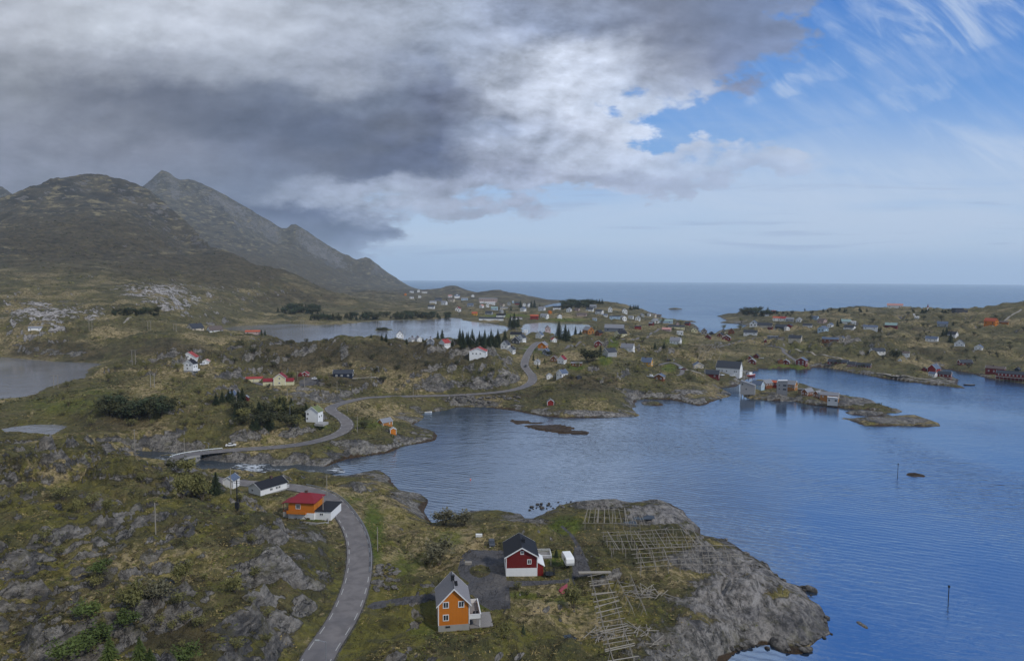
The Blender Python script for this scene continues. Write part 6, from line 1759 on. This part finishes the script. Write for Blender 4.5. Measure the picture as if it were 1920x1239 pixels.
for a_, b_ in zip(P[:-1], P[1:]):
    a2, b2 = a_ - o, b_ - o; dd = (b2 - a2).normalized(); n_ = Vector((dd.y, -dd.x, 0)) * 3.6
    z1, z0 = Vector((0, 0, .03)), Vector((0, 0, -.75))
    b.add([a2 - n_ + z0, a2 + n_ + z0, b2 + n_ + z0, b2 - n_ + z0, a2 - n_ + z1, a2 + n_ + z1, b2 + n_ + z1, b2 - n_ + z1], [(0,1,2,3), (4,7,6,5), (0,4,5,1), (2,6,7,3), (1,5,6,2), (0,3,7,4)])
b.obj('deck', CONC, t)
for q in (P[1], P[-2]):
    q2 = q - o; bb = MB(); bb.box(q2.x - 2.6, q2.y - 2.6, q2.z - 5, q2.x + 2.6, q2.y + 2.6, q2.z - .74); bb.obj('abutment', CONC, t)

# ---------------------------------------------------------------- fish drying racks
POLE = mat('silver_poles', lin((140, 134, 124)), .9, .25, 1.5)
def gz_(x, y): return max(float(ground(x, y)), .2)
def rack(quad, n_rail, n_cross, n_post, H_, lab, jit=.25, missing=0.0, seed=0, over=1.2):
    rg = random.Random(seed)
    A, B, C, Dq = [hit(*q) for q in quad]            # A-B along the rails, A-D across
    o = A.copy(); t = thing('drying_rack', lab, 'drying rack', tuple(o), 0, 'wooden fish drying racks')
    def P(u, v, dz):
        q = (A * (1 - u) + B * u) * (1 - v) + (Dq * (1 - u) + C * u) * v
        return Vector((q[0] - o[0], q[1] - o[1], gz_(q[0], q[1]) + dz - o[2]))
    def top(u, v):                                    # a level-ish top over uneven rock
        q = P(u, v, H_); a_ = P(0, v, H_); b_ = P(1, v, H_)
        q.z = q.z * .35 + (a_.z * (1 - u) + b_.z * u) * .65; return q
    for i in range(n_rail):
        v = i / max(1, n_rail - 1); seg = max(2, int((B - A).dot(B - A) ** .5 / 9))
        for k in range(seg):
            if rg.random() < missing: continue
            a_, b_ = top(k / seg - .01, v), top((k + 1) / seg + .01, v)
            rod('rail', a_ + Vector((rg.gauss(0, .1), rg.gauss(0, .1), rg.gauss(0, .12))), b_ + Vector((rg.gauss(0, .1), rg.gauss(0, .1), rg.gauss(0, .12))), .072, POLE, t, 5)
        for k in range(n_post):
            u = (k + .15 + rg.random() * .3) / n_post; q = top(u, v); g0 = P(u, v, -.3)
            w_ = (Dq - A); w_ = Vector((w_[0], w_[1], 0)).normalized()
            for sg in (-1, 1): rod('post', Vector((q.x, q.y, g0.z)) + w_ * sg * .85, q + w_ * sg * -.12 + Vector((0, 0, .25)), .06, POLE, t, 5)
    for k in range(n_cross):
        if rg.random() < missing: continue
        u = (k + .5 + rg.gauss(0, jit)) / n_cross; du = rg.gauss(0, .35 / n_cross)
        a_, b_ = top(u, -.04 * over), top(u + du, 1 + .04 * over)
        rod('crossbar', a_ + Vector((0, 0, .16)), b_ + Vector((0, 0, .16 + rg.gauss(0, .12))), .075 if rg.random() < .6 else .12, POLE, t, 5)
rack([(1092, 992), (1215, 996), (1203, 972), (1098, 966)], 3, 16, 7, 2.1, "drying rack nearest the shore with short slanting poles above the rain pool", seed=1)
rack([(1143, 1044), (1320, 1036), (1300, 1004), (1128, 1012)], 6, 16, 8, 2.2, "wide drying rack in the middle with many slanting cross poles", seed=2, missing=.08)
rack([(1196, 1078), (1385, 1074), (1372, 1036), (1186, 1046)], 5, 8, 8, 2.3, "wide drying rack closest to the bare rock slope", seed=3, missing=.12)
rack([(1150, 1260), (1108, 1092), (1136, 1092), (1190, 1256)], 2, 20, 11, 2.0, "long ladder like drying rack running down the grass to the bottom edge", seed=4, jit=.3, over=6)
rack([(1186, 1158), (1153, 1092), (1180, 1092), (1210, 1160)], 2, 3, 5, 2.1, "short drying rack between the long ladder rack and the timber heap", seed=5, jit=.3)
rack([(1304, 678), (1345, 682), (1348, 668), (1308, 664)], 3, 6, 4, 2.6, "small distant drying rack on the meadow above the harbour", seed=6)
rack([(1300, 660), (1330, 662), (1340, 653), (1312, 650)], 2, 8, 3, 2.0, "small distant drying rack beside the twin pylon", seed=7)
def heap(px, py, n, spread, lab, seed):
    rg = random.Random(seed); p = hit(px, py); t = thing('timber_heap', lab, 'timber heap', tuple(p))
    for i in range(n):
        x, y = rg.gauss(0, spread), rg.gauss(0, spread * .7); a_ = rg.random() * math.pi; l_ = rg.uniform(1.2, 2.6)
        z0 = gz_(p[0] + x, p[1] + y) - p[2] + rg.random() * .5
        e = Vector((math.cos(a_) * l_, math.sin(a_) * l_, rg.gauss(0, .5)))
        rod('plank', Vector((x, y, z0 + .2)) - e, Vector((x, y, z0 + .5)) + e, .09, POLE, t, 5)
heap(1212, 1116, 34, 1.7, "tangled heap of grey poles at the end of the short rack", 11)
heap(1125, 1196, 22, 1.5, "collapsed poles left of the long ladder rack", 12)
heap(1195, 1190, 20, 2.6, "scattered fallen poles right of the long ladder rack", 13)
b = MB(); q = hit(1115, 1083); b.box(-4.2, -.55, .05, 4.2, .55, .3)
o = b.obj('plank_stack', POLE); o.location = (q[0], q[1], q[2] + 1.3); o.rotation_euler = (0, 0, R(3)); tag(o, "long flat stack of grey planks at the top of the ladder rack", 'plank stack')
# small things in the yard
b = MB(); q = hit(878, 1058); b.box(-.9, -.5, 0, .9, .5, .8); o = b.obj('bench', WOOD, bev=.06); o.location = tuple(q); tag(o, "pale wooden box on the bare rock in the yard", 'box')
b = MB(); q = hit(898, 1006); b.box(-1.0, -.5, 0, 1.0, .5, .9); o = b.obj('box', TRIM, bev=.1); o.location = tuple(q); tag(o, "small white box on the grass left of the off-road car", 'box')
for px, py, lab, rz_ in ((895, 1176, "wooden garden table on the low deck of the ochre house", .2),):
    q = hit(px, py)
# rain pools on the rock
POOL = water_material("pool_water", (.03, .04, .05), 2.0, .1, .03)
for poly, lab in (([(1176, 966), (1200, 964), (1226, 966), (1228, 972), (1205, 974), (1180, 973)], "long rain pool on the bare rock behind the rack"), ([(1168, 978), (1190, 976), (1196, 984), (1176, 986)], "small rain pool under the rack"), ([(1046, 1192), (1070, 1188), (1082, 1196), (1062, 1203), (1048, 1200)], "dark boggy pool in the lower meadow")):
    zs = [hit(*q)[2] for q in poly]; z = float(np.mean(zs)) + .12
    P = densify(np.array([at_z(a_, b_, z)[:2] for a_, b_ in poly]), .01)
    struct(poly_sheet("pool", P, z, POOL), lab)

# ---------------------------------------------------------------- loose boulders
BOULD = bpy.data.materials["moor_and_rock"]
BROCK, _t, _b = material('boulder_stone')
_P = N(_t, _t.nodes.new('ShaderNodeNewGeometry').outputs['Position'])
_n1, _n2 = noise(_t, vscale(_t, _P, 1.3, .7, 2.0), .5, 10, .72, .4), noise(_t, _P, 1.6, 8, .7, .3)
_c = mixc(_t, _n1.step(.36, .62), lin((58, 56, 54)), lin((128, 123, 116)))
_c = mixc(_t, (_n2 - .52).step(0, .1) * .6, _c, lin((50, 48, 46)))
_px, _py, _pz = sep(_t, _P)
_c = mixc(_t, (_pz + (_n2 - .5) * 1.2).step(.9, .2) * .8, _c, lin((48, 42, 34)))
_t.links.new(_c.s, _b.inputs['Base Color']); bump(_t, _b, _n1 * 1.2 + _n2 * .5, 1.0, .8)
def boulder_mesh(seed):
    rg = np.random.default_rng(seed); bm = bmesh.new(); bmesh.ops.create_icosphere(bm, subdivisions=3, radius=1.0)
    ax = [Vector(rg.normal(size=3)).normalized() for _ in range(9)]; cut = rg.uniform(.62, .92, 9)
    for v in bm.verts:
        for a_, c_ in zip(ax, cut):                      # planes knocked off a ball: blunt facets
            d_ = v.co.dot(a_)
            if d_ > c_: v.co -= a_ * (d_ - c_) * .85
        v.co *= 1 + .06 * math.sin(v.co.x * 7 + seed) * math.sin(v.co.y * 6) + .04 * math.sin(v.co.z * 11 + v.co.x * 5 + seed)
        v.co.z *= .7
    me = bpy.data.meshes.new('boulder'); bm.to_mesh(me); bm.free(); me.materials.append(BROCK)
    for p in me.polygons: p.use_smooth = True
    return me
BM_ = [boulder_mesh(i) for i in range(5)]
rb = random.Random(21)
SHORE = [(1348,1011),(1370,1017),(1396,1037),(1413,1044),(1437,1059),(1448,1072),(1477,1092),(1501,1098),(1518,1110),(1536,1133),(1547,1149),(1553,1171),(1558,1187),(1536,1196),(1521,1209),(1508,1219),(1480,1224),(1454,1216),(1420,1208),(1400,1211),(1380,1224)]
def boulder(q, s, lab, grp):
    o = bpy.data.objects.new('boulder', BM_[rb.randrange(5)]); COL.objects.link(o)
    o.location = (q[0], q[1], q[2] + s * .12); o.scale = (s * rb.uniform(.8, 1.5), s * rb.uniform(.7, 1.2), s * rb.uniform(.6, .95)); o.rotation_euler = (rb.uniform(-.3, .3), rb.uniform(-.3, .3), rb.random() * 6.28)
    tag(o, lab, 'boulder', grp)
for i in range(48):
    k = rb.randrange(len(SHORE) - 1); f_ = rb.random()
    px, py = SHORE[k][0] * (1 - f_) + SHORE[k + 1][0] * f_, SHORE[k][1] * (1 - f_) + SHORE[k + 1][1] * f_
    q = at_z(px - rb.uniform(-3, 16), py + rb.uniform(-3, 3), 0); q[2] = max(0.0, float(ground(q[0], q[1])))
    boulder(q, rb.choice([.4, .5, .7, 1.0]), "rounded boulder on the tide line of the near rocky headland", 'boulders along the headland shore')
boulder(at_z(1519, 1108, -.3), 2.2, "large dark boulder standing off the outer edge of the near headland", None)
boulder(at_z(1472, 1211, -1.0), 3.6, "huge smooth boulder at the very tip of the near headland", None)
for i in range(44):
    px, py = rb.uniform(700, 745), rb.uniform(1056, 1106)
    boulder(hit(px, py), rb.choice([.4, .5, .7, .9]), "grey block in the boulder slope below the road", 'boulder slope below the near road')
for i in range(60):
    px = rb.uniform(835, 985); py = 748 + rb.uniform(-4, 8) - abs(px - 900) * .03
    boulder(hit(px, py), rb.choice([.6, .9, 1.2, 1.6]), "grey block in the rock fill below the causeway road", 'rock fill below the causeway')
for i in range(46):
    px = rb.uniform(985, 1165); py = 944 + rb.uniform(-5, 8) + abs(px - 1080) * .06
    boulder(hit(px, py), rb.choice([.3, .4, .6, .8]), "small dark stone on the weedy beach of the headland's back shore", 'stones on the back beach')
# ---------------------------------------------------------------- trees and scrub
def leafmat(name, c0, c1):
    m, t, b = material(name)
    info = t.nodes.new('ShaderNodeObjectInfo')
    geo = t.nodes.new('ShaderNodeNewGeometry')
    n_ = noise(t, N(t, geo.outputs['Position']), 1.1, 4, .6)
    c = mixc(t, (n_ * 1.2 - .1 + (N(t, info.outputs['Random']) - .5) * .5).sat(), lin(c0), lin(c1))
    t.links.new(c.s, b.inputs['Base Color'])
    b.inputs['Roughness'].default_value = .8; b.inputs['Specular IOR Level'].default_value = .15
    return m
SPRUCE = leafmat('spruce_needles', (44, 54, 40), (80, 90, 64))
PINE = leafmat('pine_needles', (52, 66, 34), (92, 104, 54))
BUDS = leafmat('birch_buds', (84, 84, 50), (128, 124, 76))
GREYB = leafmat('bare_twigs', (76, 74, 58), (112, 108, 84))
DKSH = leafmat('dark_scrub', (46, 50, 34), (84, 84, 56))
BARK = mat('grey_bark', lin((92, 84, 74)), .9, .2, 3)


def tri_cloud(c, size, rg, flat=.5, n3=1):
    """a small leaf facet"""
    a = rg.normal(size=(3, 3)) * size; a[:, 2] *= flat
    return c + a


def spruce_mesh(seed, dens=1.0):
    """unit height conifer: trunk and crown of drooping twig facets"""
    rg = np.random.default_rng(seed); V_, F_ = [], []
    lay = 19
    for i in range(lay):
        f_ = i / (lay - 1); z = .07 + .92 * f_; r_ = .235 * (1 - f_) ** .8 + .006
        nb = max(4, int((15 - 9 * f_) * dens)); a0 = rg.random() * 6.3
        for k in range(nb):
            a = a0 + 6.283 * k / nb + rg.normal(0, .18); L = r_ * rg.uniform(.62, 1.18)
            for j in range(4):
                g_ = (j + .6) / 4; w_ = .032 * (1.25 - g_) + .008
                x, y = math.cos(a) * L * g_, math.sin(a) * L * g_; zz_ = z - L * g_ * .42 + rg.normal(0, .006)
                tx, ty = -math.sin(a) * w_, math.cos(a) * w_; dx_, dy_ = math.cos(a) * L * .34, math.sin(a) * L * .34
                k0 = len(V_); V_ += [(x + tx, y + ty, zz_ - .012), (x - tx, y - ty, zz_ - .012), (x + dx_, y + dy_, zz_ - L * .16)]; F_.append((k0, k0 + 1, k0 + 2))
                k0 = len(V_); V_ += [(x, y, zz_ + .022), (x + tx * .6 + dx_ * .5, y + ty * .6 + dy_ * .5, zz_ - .03), (x - dx_ * .4, y - dy_ * .4, zz_ - .02)]; F_.append((k0, k0 + 1, k0 + 2))
    me = np_mesh('crown', np.array(V_), np.array(F_))
    b = MB(); b.tube((0, 0, -.06), (0, 0, .9), .02, .004, 6); tm = b.mesh('trunk'); tm.materials.append(BARK)
    return me, tm


def bush_mesh(seed, n=420, spread=1.0, leaf=.035, open_=.35):
    """unit height many stemmed shrub: bent stems with twig facets"""
    rg = np.random.default_rng(seed); V_, F_ = [], []; b = MB()
    for s in range(9):
        a = rg.random() * 6.283; r_ = rg.uniform(.12, .42) * spread
        p0 = Vector((rg.normal(0, .03), rg.normal(0, .03), -.06)); p1 = Vector((math.cos(a) * r_ * .5, math.sin(a) * r_ * .5, .42)); p2 = Vector((math.cos(a) * r_, math.sin(a) * r_, rg.uniform(.68, .96)))
        b.tube(p0, p1, .016, .011, 4); b.tube(p1, p2, .011, .004, 4)
        for k in range(n // 9):
            f_ = rg.uniform(.15, 1.05); q = p1.lerp(p2, f_) if f_ > 0 else p1
            q = Vector(q) + Vector(rg.normal(0, .085 * spread, 3)) * (1.15 - open_ * f_)
            a3 = rg.normal(0, leaf, (3, 3)); k0 = len(V_)
            V_ += [tuple(q + Vector(v)) for v in a3]; F_.append((k0, k0 + 1, k0 + 2))
    me = np_mesh('crown', np.array(V_), np.array(F_))
    tm = b.mesh('stems'); tm.materials.append(BARK)
    return me, tm


SP = [spruce_mesh(i) for i in range(4)]
SPF = [spruce_mesh(20 + i, .7) for i in range(2)]
BU = [bush_mesh(40 + i) for i in range(4)]
BUD = [bush_mesh(60 + i, 900, 1.2, .045, .2) for i in range(3)]
_mm = {}
def with_mat(me, m):
    k = (me.name, m.name)
    if k not in _mm:
        c = me.copy(); c.materials.clear(); c.materials.append(m); _mm[k] = c
    return _mm[k]


def tree(kind, px, py, hpx, lab, group=None, wide=1.0, m=None, variants=None, z=None, cat='tree', world=None):
    p = hit(px, py) if world is None else world; s_ = p[1] / F; H_ = hpx * s_ * 1.04
    vr = variants or SP
    cm, tm = vr[random.randrange(len(vr))]
    m = m or SPRUCE
    t = thing(kind, lab, cat, (p[0], p[1], p[2] - .1), random.random() * 6.28, group)
    o = bpy.data.objects.new('crown', with_mat(cm, m)); COL.objects.link(o); o.parent = t; o.scale = (H_ * wide, H_ * wide, H_)
    o = bpy.data.objects.new('trunk' if vr in (SP, SPF) else 'stems', tm); COL.objects.link(o); o.parent = t; o.scale = (H_ * wide, H_ * wide, H_)
    return t


rs = random.Random(5)
for i in range(22):
    px = 862 + i * 4.0 + rs.uniform(-1.5, 1.5); py = 641 + (i % 3) * 4.5 + rs.uniform(-1, 2)
    tree('spruce_tree', px, py, rs.uniform(18, 28), "dark spruce in the dense row between lake and white village houses", 'spruces in the row by the lake', 1.05)
for px, py, hp, lab in ((716, 638, 14, "spruce, left of a pair beside the lakeside houses"), (724, 640, 17, "spruce, taller of a pair beside the lakeside houses"), (696, 633, 8, "small spruce at the left end of the lakeside houses"), (762, 645, 11, "small spruce right of the steep black roof"), (821, 634, 14, "slim spruce rising against the lake, left of two"), (829, 634, 17, "slim spruce rising against the lake, right of two"), (848, 648, 12, "dark round spruce beside the red sided white house"), (793, 641, 9, "short spruce between two lakeside gables"), (490, 629, 12, "spruce, left of two behind the dark ridge"), (497, 629, 11, "spruce, right of two behind the dark ridge"),
    (957, 613, 22, "tall dark spruce, left of a trio at the end of the lake"), (964, 613, 26, "tallest dark spruce of a trio at the end of the lake"), (971, 612, 20, "dark spruce, right of a trio at the end of the lake"), (1048, 635, 32, "big dark spruce at the left shore of the small lake"), (1060, 637, 28, "big dark spruce leaning over the small lake"), (1066, 634, 18, "shorter spruce beside the two big ones at the small lake"), (1079, 627, 16, "single pointed spruce in front of the small lake"), (1088, 626, 8, "little spruce near the orange barn"), (1137, 668, 14, "dark spruce in front of the grey white house"), (1126, 660, 14, "dark spruce left of the grey white house"), (1228, 653, 12, "small dark tree, left of two on the open meadow"), (1245, 653, 12, "small dark tree, right of two on the open meadow"), (1276, 640, 12, "dark spruce beside the white farmhouse"), (976, 577, 14, "tall spruce beside the dark red house in the far village"), (996, 577, 13, "left spruce of the right hand clump in the far village"), (1002, 577, 15, "right spruce of the right hand clump in the far village"), (1012, 580, 10, "spruce near the end of the far village"), (958, 582, 10, "short dark spruce in the far village"), (837, 565, 6, "small dark spruce between the houses below the church"), (947, 591, 9, "spruce right of the small grey house"), (780, 563, 5, "dark little spruce below the brown knoll house"),
    (405, 926, 42, "dark full spruce at the left of the white gabled shed"), (1043, 1044, 17, "small spruce between terrace and caravan"), (1250, 617, 8, "dark tree behind the pink roof"), (1262, 618, 7, "second dark tree behind the pink roof"), (1775, 627, 14, "dark tree below the pale grey blue roofed house"), (1768, 629, 13, "dark tree left below the pale grey blue roofed house"), (1782, 642, 20, "dark spruce between the two white gables on the right slope"), (1570, 612, 12, "dark tree left of the pale green roof"), (1576, 606, 9, "dark tree behind the pale green roof"), (1787, 610, 8, "dark tree at the right of the pale grey house"), (981, 1188, 20, "small dark conifer in the lower meadow"), (1008, 691, 9, "dark tree beside the hill road bend"), (1000, 676, 12, "dark tree at the right edge of the hill road"), (1021, 680, 9, "dark tree right of the small white roadside house")):
    tree('spruce_tree', px, py, hp, lab, None, rs.uniform(.95, 1.35) if hp < 40 else 1.5)
for i in range(34):
    px = rs.uniform(440, 580); py = 806 - (px - 455) * .05 + rs.uniform(-44, 0)
    if i % 3: tree('scrub_tree', px, py, rs.uniform(13, 26), "dark leafy scrub tree in the grove left of the green roofed white house", 'scrub trees in the grove on the left hill', rs.uniform(1.2, 1.7), rs.choice([DKSH, DKSH, BUDS]), BUD)
    else: tree('spruce_tree', px, py, rs.uniform(16, 32), "dark spruce in the grove left of the green roofed white house", 'spruces in the grove on the left hill', rs.uniform(1.3, 1.9))
for i in range(30):
    px = rs.uniform(192, 305); py = 788 - abs(px - 250) * .15 + rs.uniform(-14, 2)
    tree('scrub_tree', px, py, rs.uniform(16, 30), "dark rounded tree in the thicket between pond and left lake", 'thicket between pond and lake', rs.uniform(1.2, 1.7), rs.choice([DKSH, SPRUCE, DKSH]), BUD if i % 5 else SP)
for i in range(6):
    tree('spruce_tree', 408 + i * 9 + rs.uniform(-3, 3), 752 + rs.uniform(-3, 6), rs.uniform(16, 24), "dark spruce huddled round the small blue grey roofed house", 'spruces round the blue grey roofed house', 1.4)
for px, py, hp in ((175, 1218, 44), (206, 1238, 50), (262, 1232, 42), (236, 1172, 30), (160, 1160, 30), (282, 1255, 44), (120, 1240, 36), (190, 1075, 26), (350, 1248, 40)):
    tree('pine_tree', px, py, hp, "young bright green pine at the bottom left of the moor", 'young pines at the bottom left', 1.5, PINE, rs.choice([SP, BUD]))
for i in range(26):
    px = 1392 + i * 3.7 + rs.uniform(-2, 2); tree('spruce_tree', px, 590 + rs.uniform(-3, 4), rs.uniform(6, 11) * (1.1 if px < 1440 else .6), "small dark tree in the wood on the headland tip", 'trees on the headland tip', 1.7, rs.choice([SPRUCE, DKSH]), rs.choice([SPF, BUD]))
for i in range(26):
    px = rs.choice([rs.uniform(1500, 1640), rs.uniform(1700, 1795)]); tree('spruce_tree', px, 582 + rs.uniform(-1, 5), rs.uniform(3.5, 6.5), "tiny dark tree along the headland skyline", 'trees along the headland skyline', 2.2, None, SPF)
for i in range(70):
    px = rs.uniform(1056, 1112); tree('spruce_tree', px, 572 + abs(px - 1095) * .12 + rs.uniform(-6, 5), rs.uniform(5, 9), "dark spruce in the plantation on the round hill", 'plantation on the round hill', 1.7, rs.choice([SPRUCE, DKSH]), rs.choice([SPF, BUD]))
for px in (1182, 1188, 1192, 1196, 1119, 1124, 1129): tree('spruce_tree', px, 577 + (3 if px > 1150 else -8), 9, "dark tree on the crest of the round hill", 'trees on the crest of the round hill', 1.7, None, SPF)
for i in range(80):
    px = rs.uniform(580, 842); tree('scrub_tree', px, 601 - (px - 580) * .012 - rs.uniform(0, 7), rs.uniform(6, 11), "dark tree in the belt along the far shore of the long lake", 'tree belt on the far lake shore', 1.7, rs.choice([SPRUCE, DKSH]), rs.choice([SPF, BUD]))
for i in range(50):
    px = rs.uniform(520, 600); tree('scrub_tree', px, 585 + rs.uniform(-8, 4), rs.uniform(6, 11), "dark tree in the plantation on the moor behind the lake", 'plantation on the moor', 1.7, rs.choice([SPRUCE, DKSH]), rs.choice([SPF, BUD]))
for i in range(50):
    px = rs.uniform(212, 302); tree('scrub_tree', px, 589 + rs.uniform(-7, 3), rs.uniform(4, 8), "low dark tree in the small wood below the pale slabs", 'small wood below the pale slabs', 1.7, rs.choice([SPRUCE, DKSH]), rs.choice([SPF, BUD]))
for i in range(10):
    q = at_z(rs.uniform(708, 727), 618.4 + rs.uniform(-.7, .7), LAKE_Z + .8); tree('shrub', 0, 0, rs.uniform(3, 5.5), "green shrub on the tiny lake islet", 'shrubs on the lake islet', 1.6, DKSH, BUD, cat='shrub', world=q)
# broad leafless shrubs
for px, py, hp, lab, w_, m in ((825, 1056, 45, "large round leafless shrub beside the gravel yard", 1.35, GREYB), (1075, 1140, 42, "pale upright bush beside the upturned boat", .75, BUDS), (945, 1195, 30, "pale bush right of the ochre house", .8, BUDS), (1101, 679, 24, "dark spreading tree below the red white based house", 1.5, DKSH), (1112, 676, 20, "dark spreading tree right of its taller neighbour", 1.5, DKSH), (360, 930, 46, "bare birch left of the dark full spruce", 1.0, BUDS), (340, 934, 42, "bare birch, leftmost by the river trees", 1.0, BUDS), (378, 936, 34, "bare birch close to the dark full spruce", 1.0, BUDS), (1678, 676, 22, "dark bush beside the pointed white hut", 1.0, DKSH), (1386, 688, 14, "dark bush behind the white quay warehouse", 1.1, DKSH), (600, 715, 12, "yellow green bush right of the red sheds", 1.0, BUDS), (612, 714, 10, "second yellow green bush near the navy house", 1.0, BUDS), (545, 708, 11, "pale green bush behind the cream house", 1.3, BUDS), (250, 1140, 46, "grey green willow bush in the left foreground hollow", 1.2, BUDS), (352, 888, 26, "bare bush, right of two hiding the road before the bridge", 1.4, BUDS), (332, 884, 26, "bare bush, left of two hiding the road before the bridge", 1.4, DKSH), (345, 1090, 40, "yellow green birch beside the grey boulder", .9, BUDS), (292, 1130, 40, "grey willow bush right of the foreground hollow", 1.2, GREYB), (440, 1110, 30, "low bush on the slope left of the rock slab", 1.2, BUDS), (145, 960, 26, "thin birch on the left meadow", .8, BUDS), (200, 960, 24, "second thin birch on the left meadow", .8, BUDS), (680, 803, 14, "bush on the seaward verge of the road bend", 1.4, DKSH), (1030, 668, 10, "bush behind the brown cabin", 1.3, DKSH), (870, 985, 26, "tuft of bare shrubs above the little cove", 1.6, GREYB), (835, 984, 28, "rusty bare shrubs at the head of the cove", 1.5, GREYB)):
    tree('shrub', px, py, hp, lab, None, w_, m, BUD, cat='shrub')
groups = (((60, 400, 690, 800), 34, (9, 17), BUDS, "yellow green birch scrub between the left lake and the hill", 'birch scrub by the left lake'),
          ((0, 520, 900, 1230), 30, (14, 30), BUDS, "low birch bush scattered on the near left moor", 'birch bushes on the near moor'),
          ((430, 950, 640, 730), 36, (7, 13), DKSH, "dark shrub on the face of the dark ridge", 'shrubs on the dark ridge'),
          ((960, 1400, 600, 740), 80, (5, 11), BUDS, "grey green bush between the central village houses", 'bushes in the central village'),
          ((1500, 1920, 590, 690), 50, (5, 10), DKSH, "dark bush on the right hand headland slope", 'bushes on the right headland'),
          ((640, 1000, 990, 1235), 14, (8, 18), BUDS, "low bush in the meadow round the two near houses", 'bushes in the near meadow'))
for (x0, x1, y0, y1), n, (h0, h1), m, lab, grp in groups:
    k = 0; tries = 0
    while k < n and tries < n * 12:
        tries += 1
        px, py = rs.uniform(x0, x1), rs.uniform(y0, y1); p = hit(px, py)
        iy = min(np.searchsorted(Y, p[1]), NV - 1); ix = int(np.clip((p[0] / p[1] - U[0]) / (U[1] - U[0]), 0, NU - 1))
        if p[2] < 1.2 or sdl[iy, ix] > -3 or rd[iy, ix] < 6 or grav[iy, ix] > .2 or side_d[iy, ix] < 4 or calm[iy, ix] < .5 or p[1] > 1800: continue
        tree('shrub', px, py, rs.uniform(h0, h1), lab, grp, rs.uniform(1.0, 1.7), m, BU, cat='shrub', world=p); k += 1

# ---------------------------------------------------------------- ground cover: heather, grass tufts and creeping scrub, far too many to count
def cover(name, label, n, band, m, size, hgt, seed, blades, keepf):
    rg = np.random.default_rng(seed)
    y = np.exp(rg.uniform(math.log(band[0]), math.log(band[1]), n)); x = rg.uniform(-.80, .80, n) * y
    iy = np.clip(np.searchsorted(Y, y), 0, NV - 1); ix = np.clip(((x / y - U[0]) / (U[1] - U[0])).astype(int), 0, NU - 1)
    q = lambda a: a[iy, ix]
    k = (q(h) > 1.0) & (q(sdl) < -2) & (q(rd) > 4.2) & (q(grav) < .2) & (q(side_d) > 3) & (q(wet) < .3) & (q(sd) > 3)
    k &= keepf(x, y, q) > rg.random(n)
    x, y = x[k], y[k]; z = ground(x, y); n = len(x)
    sz = np.exp(rg.normal(0, .35, n)) * size(y); hg = sz * hgt
    off = rg.normal(0, .42, (n, blades, 1, 3)) * np.array([1, 1, .28]); off[..., 2] = np.abs(off[..., 2])
    tri = rg.normal(0, .26, (n, blades, 3, 3))
    P = (off + tri) * np.stack([sz, sz, hg], -1)[:, None, None, :]
    P[..., 2] = np.abs(P[..., 2]) - .1 * hg[:, None, None]
    P += np.stack([x, y, z], -1)[:, None, None, :]
    V_ = P.reshape(-1, 3); F_ = np.arange(len(V_)).reshape(-1, 3)
    o = link_mesh(name, np_mesh(name, V_, F_), m); o['kind'] = 'stuff'; o['label'] = label
    return o
patch = lambda x, y, lam, o: perlin(x / lam + o, y / lam + o * .3) + .5 * perlin(x / lam * 2.7 + o, y / lam * 2.7)
STRAW = leafmat('dry_grass', (112, 100, 60), (172, 152, 102))
HEATH = leafmat('dark_heather', (52, 48, 34), (84, 74, 48))
MOSS = leafmat('green_tufts', (66, 74, 34), (110, 112, 52))
veg = lambda q: np.clip(1.25 - q(rockm) * 1.5, 0, 1)
cover("dry_grass", "straw coloured grass tufts on the near moor", 60000, (100, 420), STRAW, lambda y: .30 + y * .0011, .8, 1, 5, lambda x, y, q: veg(q) * sstep(-.05, .35, patch(x, y, 14, 3.1)))
cover("heather", "dark heather cushions on the near moor", 52000, (100, 480), HEATH, lambda y: .40 + y * .0015, .75, 2, 6, lambda x, y, q: veg(q) * sstep(-.05, .4, patch(x, y, 18, 9.7)))
cover("green_tufts", "green moss and grass tufts on the near moor", 52000, (100, 420), MOSS, lambda y: .30 + y * .0011, .7, 3, 5, lambda x, y, q: veg(q) * sstep(-.1, .35, patch(x, y, 16, 15.3)))
cover("scrub", "low grey green scrub spread over the middle hills", 64000, (330, 2300), DKSH, lambda y: .6 + y * .0012, .9, 4, 8, lambda x, y, q: veg(q) * np.clip(sstep(.0, .45, patch(x, y, 60, 21.7)) + q(heather) * .5, 0, 1))
cover("pale_scrub", "pale leafless scrub spread over the middle hills", 30000, (330, 1500), BUDS, lambda y: .6 + y * .0012, 1.0, 5, 8, lambda x, y, q: veg(q) * sstep(.05, .5, patch(x, y, 75, 33.1)) * .8)
# ---------------------------------------------------------------- damp sea air
bm = bmesh.new()
HX = 31500.0
bmesh.ops.create_cube(bm, size=1.0)
for v in bm.verts:
    v.co = Vector((v.co.x * 2 * HX, v.co.y * 2 * HX, -7.5 if v.co.z < 0 else 900.0))
me = bpy.data.meshes.new("haze"); bm.to_mesh(me); bm.free()
hm = bpy.data.materials.new("haze"); hm.use_nodes = True
ht = hm.node_tree; ht.nodes.clear()
ho = ht.nodes.new('ShaderNodeOutputMaterial'); hv = ht.nodes.new('ShaderNodeVolumePrincipled')
hv.inputs['Color'].default_value = (.72, .87, 1.0, 1); hv.inputs['Density'].default_value = 4.4e-5
hv.inputs['Anisotropy'].default_value = 0.0
ht.links.new(hv.outputs[0], ho.inputs['Volume'])
hz_ob = link_mesh("haze", me, hm)
hz_ob['kind'] = 'stuff'
hz_ob['label'] = 'thin blue sea haze'
